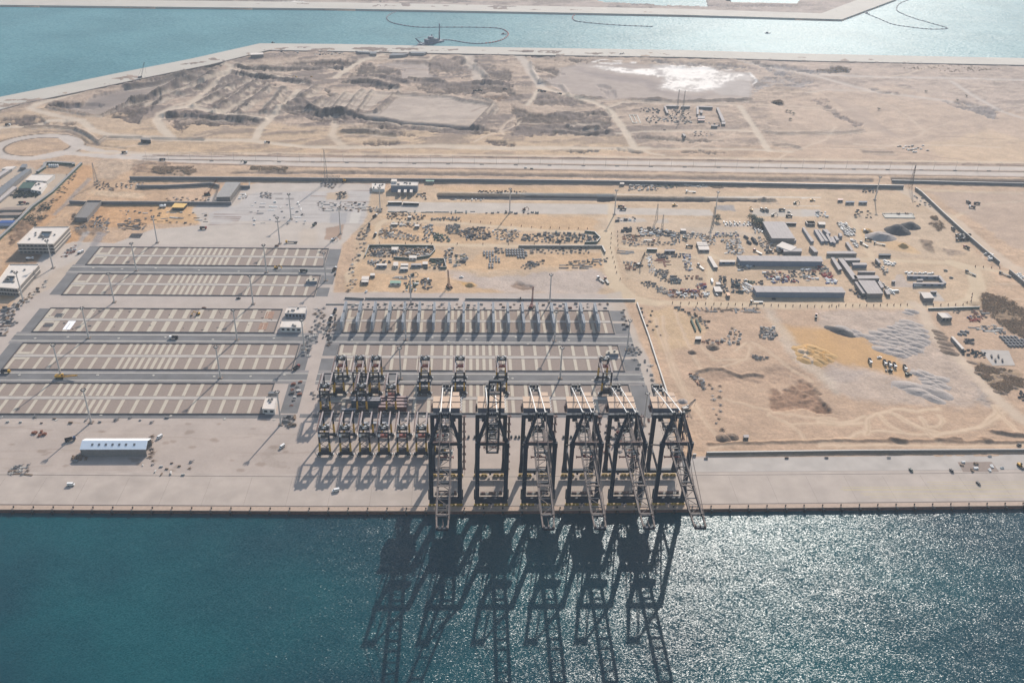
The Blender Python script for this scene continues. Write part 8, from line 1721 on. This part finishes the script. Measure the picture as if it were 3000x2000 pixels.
lot(C3, [(250, 480), (400, 300), (360, 560), (270, 760)], 22, [SC, SK], ['brown', 'grey', 'dark'], 'on the verge left of the steel racks', 133, gap=4)
lot(C4, [(1780, 250), (1830, 250), (1900, 500), (1830, 500)], 10, [SC, SK], ['dark', 'grey', 'brown'], 'right of the steel racks', 134, gap=5)
lot(C4, [(1840, 690), (1980, 680), (2060, 800), (1900, 830)], 22, [SC, SK], ['grey', 'dark', 'pale'], 'at the foot of the mast right of the yard', 135, gap=4)
lot(C4, [(1950, 850), (2150, 900), (2250, 1200), (2060, 1250)], 22, [SC, SK], ['grey', 'dark', 'pale'], 'on the pale strip beside the low wall', 136, gap=8)
lot(C4, [(2000, 200), (2200, 250), (2300, 600), (2100, 500)], 12, [SK, SC], ['dark', 'brown'], 'just right of the low wall', 137, gap=8)
lot(PX, [(1745, 1220), (1905, 1225), (1905, 1330), (1745, 1330)], 46, [SK, SC, PA], ['rust', 'dark', 'pale', 'grey'], 'on the apron between the right quay cranes', 138, gap=3.4)
lot(PX, [(905, 1150), (930, 1180), (960, 1190), (945, 1150)], 8, [SC], ['dark', 'grey'], 'in the shade of the left gantries', 139, gap=3)
lot(cr(2000, 1300, 2.352, [(0, 0)]) and (lambda p: cr(2000, 1300, 2.352, p)), [(1890, 120), (2130, 120), (2170, 190), (1930, 190)], 7, [PA], ['white', 'dark', 'brown'], 'on the brown service rectangle', 140, gap=5)
for i, (p, c, lb) in enumerate((((160, 104), 'grey', 'first'), ((716, 100), 'dark', 'second'), ((990, 98), 'grey', 'third'), ((1420, 96), 'pale', 'fourth'), ((2115, 86), 'pale', 'fifth'), ((2200, 165), 'white', 'sixth'))):
    o = bpy.data.objects.new('skip', gmesh('skip', c)); COL.objects.link(o); o.location = (*g2(*cr(2000, 1300, 2.352, [p])[0]), 0.02); o.scale = (.6, .6, .6); tag(o, 'small %s skip on the pale pad by the wall, %s from the left' % (c, lb), 'skip')
for p, k, m_, lb in (((1572, 184), 'pickup', M_GV, 'small green car on the pale pad at the right'), ((1852, 188), 'pickup', M_DG, 'dark car left of the brown service rectangle'), ((2036, 275), 'car', M_DG, 'dark car standing on the apron near the yellow lines'), ((2320, 152), 'loader', M_YV, 'machine on the orange sand patch at the right edge')): veh(k, cr(2000, 1300, 2.352, [p])[0], 280, m_, lb)
veh('pickup', D2([(1835, 1425)])[0], 20, M_DG, 'dark machine at the lower right corner of the sand lot')
# far lots
lot(T2, [(1650, 65), (1880, 75), (1890, 130), (1600, 125)], 34, [PA, SK, SC], ['grey', 'pale', 'dark'], 'in the far lot by the basin corner', 150, gap=7)
lot(T3, [(80, 75), (260, 72), (420, 90), (420, 130), (90, 128)], 44, [PA, SK, LB], ['grey', 'pale', 'dark'], 'in the far lot behind the basin quay', 151, gap=6)
lot(T4, [(1130, 620), (1330, 620), (1560, 650), (1550, 690), (1330, 670), (1180, 690)], 44, [SK, PA, SC], ['grey', 'dark', 'pale'], 'in the open part of the far camp', 152, gap=5)
lot(T4, [(1330, 560), (1540, 560), (1550, 680), (1380, 670)], 44, [SK, PA, ST], ['grey', 'dark', 'teal'], 'in the crowded part of the far camp', 153, gap=5)
lot(T4, [(1095, 550), (1270, 555), (1270, 600), (1100, 585)], 20, [SK, PI_], ['grey', 'dark'], 'at the upper left of the far camp', 154, gap=6)
lot(T4, [(1540, 760), (1620, 742), (1740, 780), (1680, 800), (1560, 790)], 34, [SK, SC], ['dark', 'grey', 'pale'], 'in the scatter below the far camp', 155, gap=6)
lot(T4, [(1600, 660), (1790, 690), (1780, 710), (1620, 690)], 14, [SK, PA], ['dark', 'grey'], 'at the foot of the far court', 156, gap=5)
lot(T4, [(1000, 725), (1320, 735), (1320, 745), (1000, 740)], 14, [SC], ['dark'], 'along the lower edge of the far camp', 157, gap=8)
# white foundation outline of the far camp
b = MB(); q = [g2(*p) for p in T4([(1010, 610), (1078, 612), (1108, 682), (1044, 680)])]; c = q[0]
for a_, d_ in zip(q, q[1:]+q[:1]): b.bar((a_[0]-c[0], a_[1]-c[1], .3), (d_[0]-c[0], d_[1]-c[1], .3), 1.8, .8)
a_ = lerp(q[0], q[1], .5); d_ = lerp(q[3], q[2], .5); b.bar((a_[0]-c[0], a_[1]-c[1], .3), (d_[0]-c[0], d_[1]-c[1], .3), 1.4, .8)
tag(b.build('foundation', M_LINE, loc=(c[0], c[1], 0)), 'white outline of a foundation on the ground of the far camp', 'foundation')
b = MB(); q = [g2(*p) for p in B3([(850, 460), (1160, 458), (1195, 505), (880, 502)])]; c = q[0]; b.prism([(p[0]-c[0], p[1]-c[1]) for p in q], -.2, .5)
for a_, d_ in zip(q, q[1:]+q[:1]): b.bar((a_[0]-c[0], a_[1]-c[1], .5), (d_[0]-c[0], d_[1]-c[1], .5), 1.0, 1.2)
tag(b.build('foundation', M_LINE, loc=(c[0], c[1], 0)), 'pale raised foundation slab in the stone yard', 'foundation')
b = MB(); q = [g2(*p) for p in D2([(1480, 545), (1740, 555), (1800, 690), (1590, 692)])]; c = q[0]; b.prism([(p[0]-c[0], p[1]-c[1]) for p in q], -.2, .15)
tag(b.build('slab', M_APR2, loc=(c[0], c[1], 0)), 'pale concrete slab with dark stacks at the right edge', 'slab')
# the nearest of each kind are objects of their own, what is left over far away is one object per kind
for kind, L_ in GOODS.items():
    L_.sort(key=lambda e: math.hypot(e[0], e[1])-260*e[3])
    for (x, y, rz, s, sz, c, where) in L_[:285]:
        o = bpy.data.objects.new(kind, gmesh(kind, c)); COL.objects.link(o); o.location = (x, y, 0); o.rotation_euler.z = rz; o.scale = (s, s, sz)
        tag(o, c+' '+CATS[kind]+' '+where, CATS[kind], c+' '+CATS[kind]+'s '+where)
    V = []; F = []; MI = []; cols_ = sorted(set(e[5] for e in L_[285:]))
    for (x, y, rz, s, sz, c, where) in L_[285:]:
        me_ = gmesh(kind, c); n0 = len(V); ca_, sa_ = math.cos(rz), math.sin(rz)
        V += [(x+(v.co.x*ca_-v.co.y*sa_)*s, y+(v.co.x*sa_+v.co.y*ca_)*s, v.co.z*sz) for v in me_.vertices]
        for p_ in me_.polygons: F.append(tuple(n0+i for i in p_.vertices)); MI.append(cols_.index(c))
    if F:
        me_ = bpy.data.meshes.new(kind); me_.from_pydata(V, [], F)
        for c in cols_: me_.materials.append(SM[c])
        me_.polygons.foreach_set('material_index', MI); o = bpy.data.objects.new('scattered_'+kind, me_); COL.objects.link(o); tag(o, 'far '+CATS[kind]+'s strewn over the storage lots', kind='stuff')
# ---------------------------------------------------------------- mounds
def mound_mesh(seed, mt):
    rs = np.random.RandomState(seed); n = 15; b = MB(); xs = np.linspace(-1, 1, n)
    for j in range(n):
        for i in range(n):
            x, y = xs[i], xs[j]; r_ = math.hypot(x, y*1.1); z = min(1.15*max(0, 1-r_), .78+.1*math.sin(x*5+seed))*(1+.35*float(vnoise(np.array([x*3.1+seed]), np.array([y*3.1]), seed)[0]))-.05*(r_ > .98)
            b.v.append((x+rs.uniform(-.02, .02), y+rs.uniform(-.02, .02), z if r_ < 1 else -.12))
    for j in range(n-1):
        for i in range(n-1): k = j*n+i; b.f.append((k, k+1, k+n+1, k+n)); b.mi.append(0)
    return b.mesh('mound', mt)
MG = mat('gravel_grey', alb(196, 181, 170), .95, noise=.2, nscale=.8); MD = mat('gravel_dark', alb(96, 92, 90), .95, noise=.25, nscale=.8); MO = mat('sand_orange', alb(218, 174, 116), .95, noise=.12, nscale=.8); MBn = mat('soil_brown', alb(150, 126, 106), .95, noise=.25, nscale=.8)
MM = {k: [mound_mesh(s+i*9, m_) for i in range(3)] for k, (s, m_) in dict(grey=(1, MG), dark=(2, MD), orange=(3, MO), brown=(4, MBn)).items()}
def mound(p, r_, h, c, label, group=None, rz=0, asp=1.0, world=False):
    x, y = p if world else g2(*p); o = bpy.data.objects.new({'grey': 'gravel_pile', 'dark': 'gravel_pile', 'orange': 'sand_pile', 'brown': 'soil_pile'}[c], MM[c][int(abs(x*7+y)) % 3]); COL.objects.link(o)
    o.location = (x, y, -.05); o.scale = (r_*asp, r_, h); o.rotation_euler.z = rz; tag(o, label, 'mound', group)
def moundfield(f, poly, n, r0, r1, c, where, seed, asp=1.5, gap=7):
    rr = random.Random(seed); pts = [g2(*p) for p in f(poly)]; xs = [p[0] for p in pts]; ys = [p[1] for p in pts]; pl = []; t = 0
    while len(pl) < n and t < 3000:
        t += 1; x, y = rr.uniform(min(xs), max(xs)), rr.uniform(min(ys), max(ys))
        if float(sdf(pts, np.array([x]), np.array([y]))[0]) < 0 and all((x-a)**2+(y-b_)**2 > gap*gap for a, b_ in pl):
            pl.append((x, y)); r_ = rr.uniform(r0, r1); mound((x, y), r_, r_*rr.uniform(.18, .30), c, '%s mound %s' % (c, where), '%s mounds %s' % (c, where), rr.uniform(-.9, -.3), asp, True)
moundfield(D2, [(440, 430), (620, 370), (720, 320), (820, 285), (950, 330), (970, 440), (880, 590), (780, 590), (720, 600), (560, 540)], 62, 4, 7.0, 'grey', 'in the wide field of tipped gravel', 1, gap=6.5)
moundfield(D2, [(900, 745), (1000, 750), (1130, 820), (1130, 880), (1040, 885), (930, 810)], 18, 4, 6.5, 'grey', 'in the second field of tipped gravel', 2, gap=6)
moundfield(D2, [(810, 870), (1110, 930), (1040, 1010), (900, 950)], 7, 6, 11, 'grey', 'in the third and lowest field of tipped gravel', 3, asp=1.8, gap=12)
moundfield(D2, [(200, 330), (400, 390), (390, 430), (260, 410)], 10, 4, 6, 'grey', 'beside the orange sand', 4)
moundfield(D2, [(780, 185), (890, 190), (860, 215), (800, 212)], 5, 4, 6, 'grey', 'below the posted road', 5)
moundfield(D2, [(1060, 380), (1110, 380), (1220, 580), (1180, 590)], 9, 4, 7, 'brown', 'along the sand lot track', 6)
moundfield(D1, [(1370, 530), (1460, 505), (1640, 555), (1680, 620), (1560, 680), (1430, 650)], 16, 4, 7.5, 'orange', 'in the heaped orange sand', 7, gap=6)
moundfield(D2, [(1380, 640), (1560, 700), (1700, 760), (1850, 790), (1840, 900), (1650, 940), (1500, 800)], 18, 3, 5.5, 'brown', 'in the scrub at the right edge', 8, gap=8)
mound(D2([(198, 380)])[0], 8, 2.6, 'dark', 'dark elongated gravel mound at the corner of the orange sand', rz=-.7, asp=2.2)
mound(B3([(1010, 640)])[0], 17, 7.5, 'dark', 'big dark gravel mound in the stone yard'); mound(B3([(1150, 590)])[0], 13, 5, 'dark', 'second dark gravel mound, behind the big one')
mound(B3([(830, 705)])[0], 15, 6.5, 'grey', 'tall pale grey gravel mound in the stone yard', asp=1.4); mound(B3([(1072, 800)])[0], 7, 4, 'orange', 'small orange sand mound in the stone yard'); mound(B3([(690, 640)])[0], 8, 3, 'orange', 'low orange mound under the truck in the stone yard')
mound(D1([(590, 525)])[0], 7, 3, 'brown', 'brown earth mound below the white site hut'); mound(D1([(690, 1360)])[0], 7, 3, 'brown', 'brown mound at the lower end of the sand line'); mound(D1([(770, 1345)])[0], 6, 2.4, 'brown', 'second brown mound at the lower end of the sand line'); mound(D1([(400, 570)])[0], 4.5, 2.2, 'brown', 'small dark earth mound on the haul track')
mound(B1([(1110, 985)])[0], 6, 3, 'orange', 'orange sand mound above the steel racks'); mound(D1([(312, 1022)])[0], 5, 2.4, 'grey', 'grey mound beside the rightmost crane')
# ---------------------------------------------------------------- scrub and trees
M_SCRUB = mat('dry_scrub', alb(176, 146, 116, .85), .95, noise=.35, nscale=.5); M_LEAF = mat('dark_foliage', (.028, .045, .03), .95, noise=.4, nscale=.9); M_TRK = mat('bark', (.08, .055, .04), .9)
def tufts(f, polys, n, r0, r1, mt, label, seed, hh=.7):
    rs = np.random.RandomState(seed); V = []; F = []; k = 0
    for poly in polys:
        pts = [g2(*p) for p in f(poly)]; xs = [p[0] for p in pts]; ys = [p[1] for p in pts]
        X = rs.uniform(min(xs), max(xs), n*3); Y = rs.uniform(min(ys), max(ys), n*3); cl = fbm(X/14, Y/14, seed, 3); ok = (sdf(pts, X+cl*14, Y+cl*10) < 0) & (cl > -.10); X = X[ok][:n]; Y = Y[ok][:n]
        for x, y in zip(X, Y):
            r_ = rs.uniform(r0, r1)
            for q in range(7):
                a, e = rs.uniform(0, 6.28), rs.uniform(.1, 1.2); d = rs.uniform(.2, 1)*r_; cx, cy, cz = x+math.cos(a)*d, y+math.sin(a)*d, r_*hh*math.sin(e); s = r_*rs.uniform(.3, .55); b_ = rs.uniform(0, 6.28)
                V += [(cx+s*math.cos(b_), cy+s*math.sin(b_), cz), (cx+s*math.cos(b_+2.1), cy+s*math.sin(b_+2.1), cz+s*.3), (cx+s*math.cos(b_+4.2), cy+s*math.sin(b_+4.2), cz-s*.1), (cx, cy, cz+s*.8)]; F += [(k, k+1, k+3), (k+1, k+2, k+3), (k+2, k, k+3)]; k += 4
    me_ = bpy.data.meshes.new('scrub'); me_.from_pydata(V, [], F); me_.materials.append(mt); o = bpy.data.objects.new('scrub', me_); COL.objects.link(o); tag(o, label, kind='stuff')
tufts(D2, [[(1500, 20), (1700, 60), (1882, 170), (1900, 440), (1700, 340), (1500, 170)], [(1400, 640), (1560, 700), (1882, 760), (1890, 900), (1650, 950), (1500, 800)]], 1100, .7, 1.7, M_SCRUB, 'dry thorn scrub covering the sand at the right edge', 3)
tufts(B3, [[(1340, 560), (1450, 530), (1530, 600), (1440, 640)], [(1380, 480), (1440, 480), (1440, 540), (1400, 530)]], 120, .9, 1.8, M_SCRUB, 'patch of dry scrub beside the diagonal fence', 4)
tufts(A2, [[(0, 30), (380, 30), (420, 60), (380, 110), (200, 110), (0, 90)], [(960, 30), (1310, 40), (1300, 60), (960, 60)]], 420, 1.2, 2.4, M_SCRUB, 'brown scrub beside the carriageway at the left', 5)
tufts(A1, [[(60, 620), (330, 500), (430, 440), (500, 520), (300, 700), (100, 850)], [(150, 330), (380, 370), (370, 400), (120, 410)]], 200, .9, 2.0, M_LEAF, 'dark green bushes along the green fence', 6)
tufts(R3, [[(920, 485), (1090, 460), (1170, 480), (1120, 500), (980, 500)], [(620, 700), (680, 690), (700, 720), (650, 725)], [(1500, 470), (1900, 450), (2200, 480), (1900, 500)]], 140, 1, 2.2, M_SCRUB, 'dark desert scrub on the far plain', 7)
def treemk(x, y, s, label, group=None, seed=1):
    rs = random.Random(seed); r_ = empty('tree', label, 'tree', (x, y, 0), group=group); b = MB(); b.tube((0, 0, 0), (0, 0, 2.2*s), .28*s, .18*s, 6)
    for k in range(4): a = k*1.6; b.bar((0, 0, 1.8*s), (1.2*s*math.cos(a), 1.2*s*math.sin(a), 3.2*s), .14*s)
    b.build('trunk', M_TRK, r_); V = []; F = []; k = 0
    for c in range(10):
        cx, cy, cz = rs.gauss(0, 1.1)*s, rs.gauss(0, 1.1)*s, (3.2+rs.gauss(0, .7))*s
        for q in range(14):
            x1, y1, z1 = cx+rs.gauss(0, .5)*s, cy+rs.gauss(0, .5)*s, cz+rs.gauss(0, .4)*s; d = .85*s; a = rs.uniform(0, 6.28)
            V += [(x1, y1, z1), (x1+d*math.cos(a), y1+d*math.sin(a), z1+.1*s), (x1+d*math.cos(a+1.2), y1+d*math.sin(a+1.2), z1-.2*s)]; F.append((k, k+1, k+2)); k += 3
    me_ = bpy.data.meshes.new('crown'); me_.from_pydata(V, [], F); me_.materials.append(M_LEAF); o = bpy.data.objects.new('crown', me_); COL.objects.link(o); o.parent = r_; return r_
t0 = None; rr = random.Random(12)
for p in [(1660, 548), (1680, 560), (1700, 545), (1715, 565), (1695, 580), (1725, 585), (1740, 560), (1735, 600), (1640, 540), (1610, 520), (1650, 525), (1675, 590), (1280, 540), (1265, 525)]:
    x, y = g2(*B2([p])[0]); lb = 'dark leafed tree in the clump left of the big hall'
    if t0 is None: t0 = treemk(x, y, 1.5, lb, 'trees left of the big hall')
    else: copy_tree(t0, (x, y, 0), rr.uniform(0, 6), label=lb, scale=(1, 1, rr.uniform(.8, 1.2)))
for i, p in enumerate([(1352, 759), (240, 768), (715, 770), (740, 775), (740, 828), (765, 790), (1675, 637), (1893, 698), (1955, 667)]):
    x, y = g2(*R3([p])[0]); copy_tree(t0, (x, y, 0), rr.uniform(0, 6), label='lone dark bush like tree on the far plain', group='lone trees on the far plain', scale=(.75, .75, .5))
# ================================================================ haze
hz = MB(); X0, X1, Y0, Y1, Z0, Z1 = -3900, 4100, -500, 4300, -20, 480
hz.prism([(X0, Y0), (X1, Y0), (X1, Y1), (X0, Y1)], Z0, Z1, bottom=True)
hm = bpy.data.materials.new('haze_air'); hm.use_nodes = True; hn = hm.node_tree
for nn in list(hn.nodes):
    if nn.type == 'BSDF_PRINCIPLED': hn.nodes.remove(nn)
pv = hn.nodes.new('ShaderNodeVolumePrincipled'); pv.inputs['Color'].default_value = (.78, .88, 1.0, 1); pv.inputs['Density'].default_value = HAZE; pv.inputs['Anisotropy'].default_value = .1
hn.links.new(pv.outputs[0], hn.nodes['Material Output'].inputs['Volume'])
tag(hz.build('haze', hm), 'thin pale summer haze over the far land', kind='stuff')
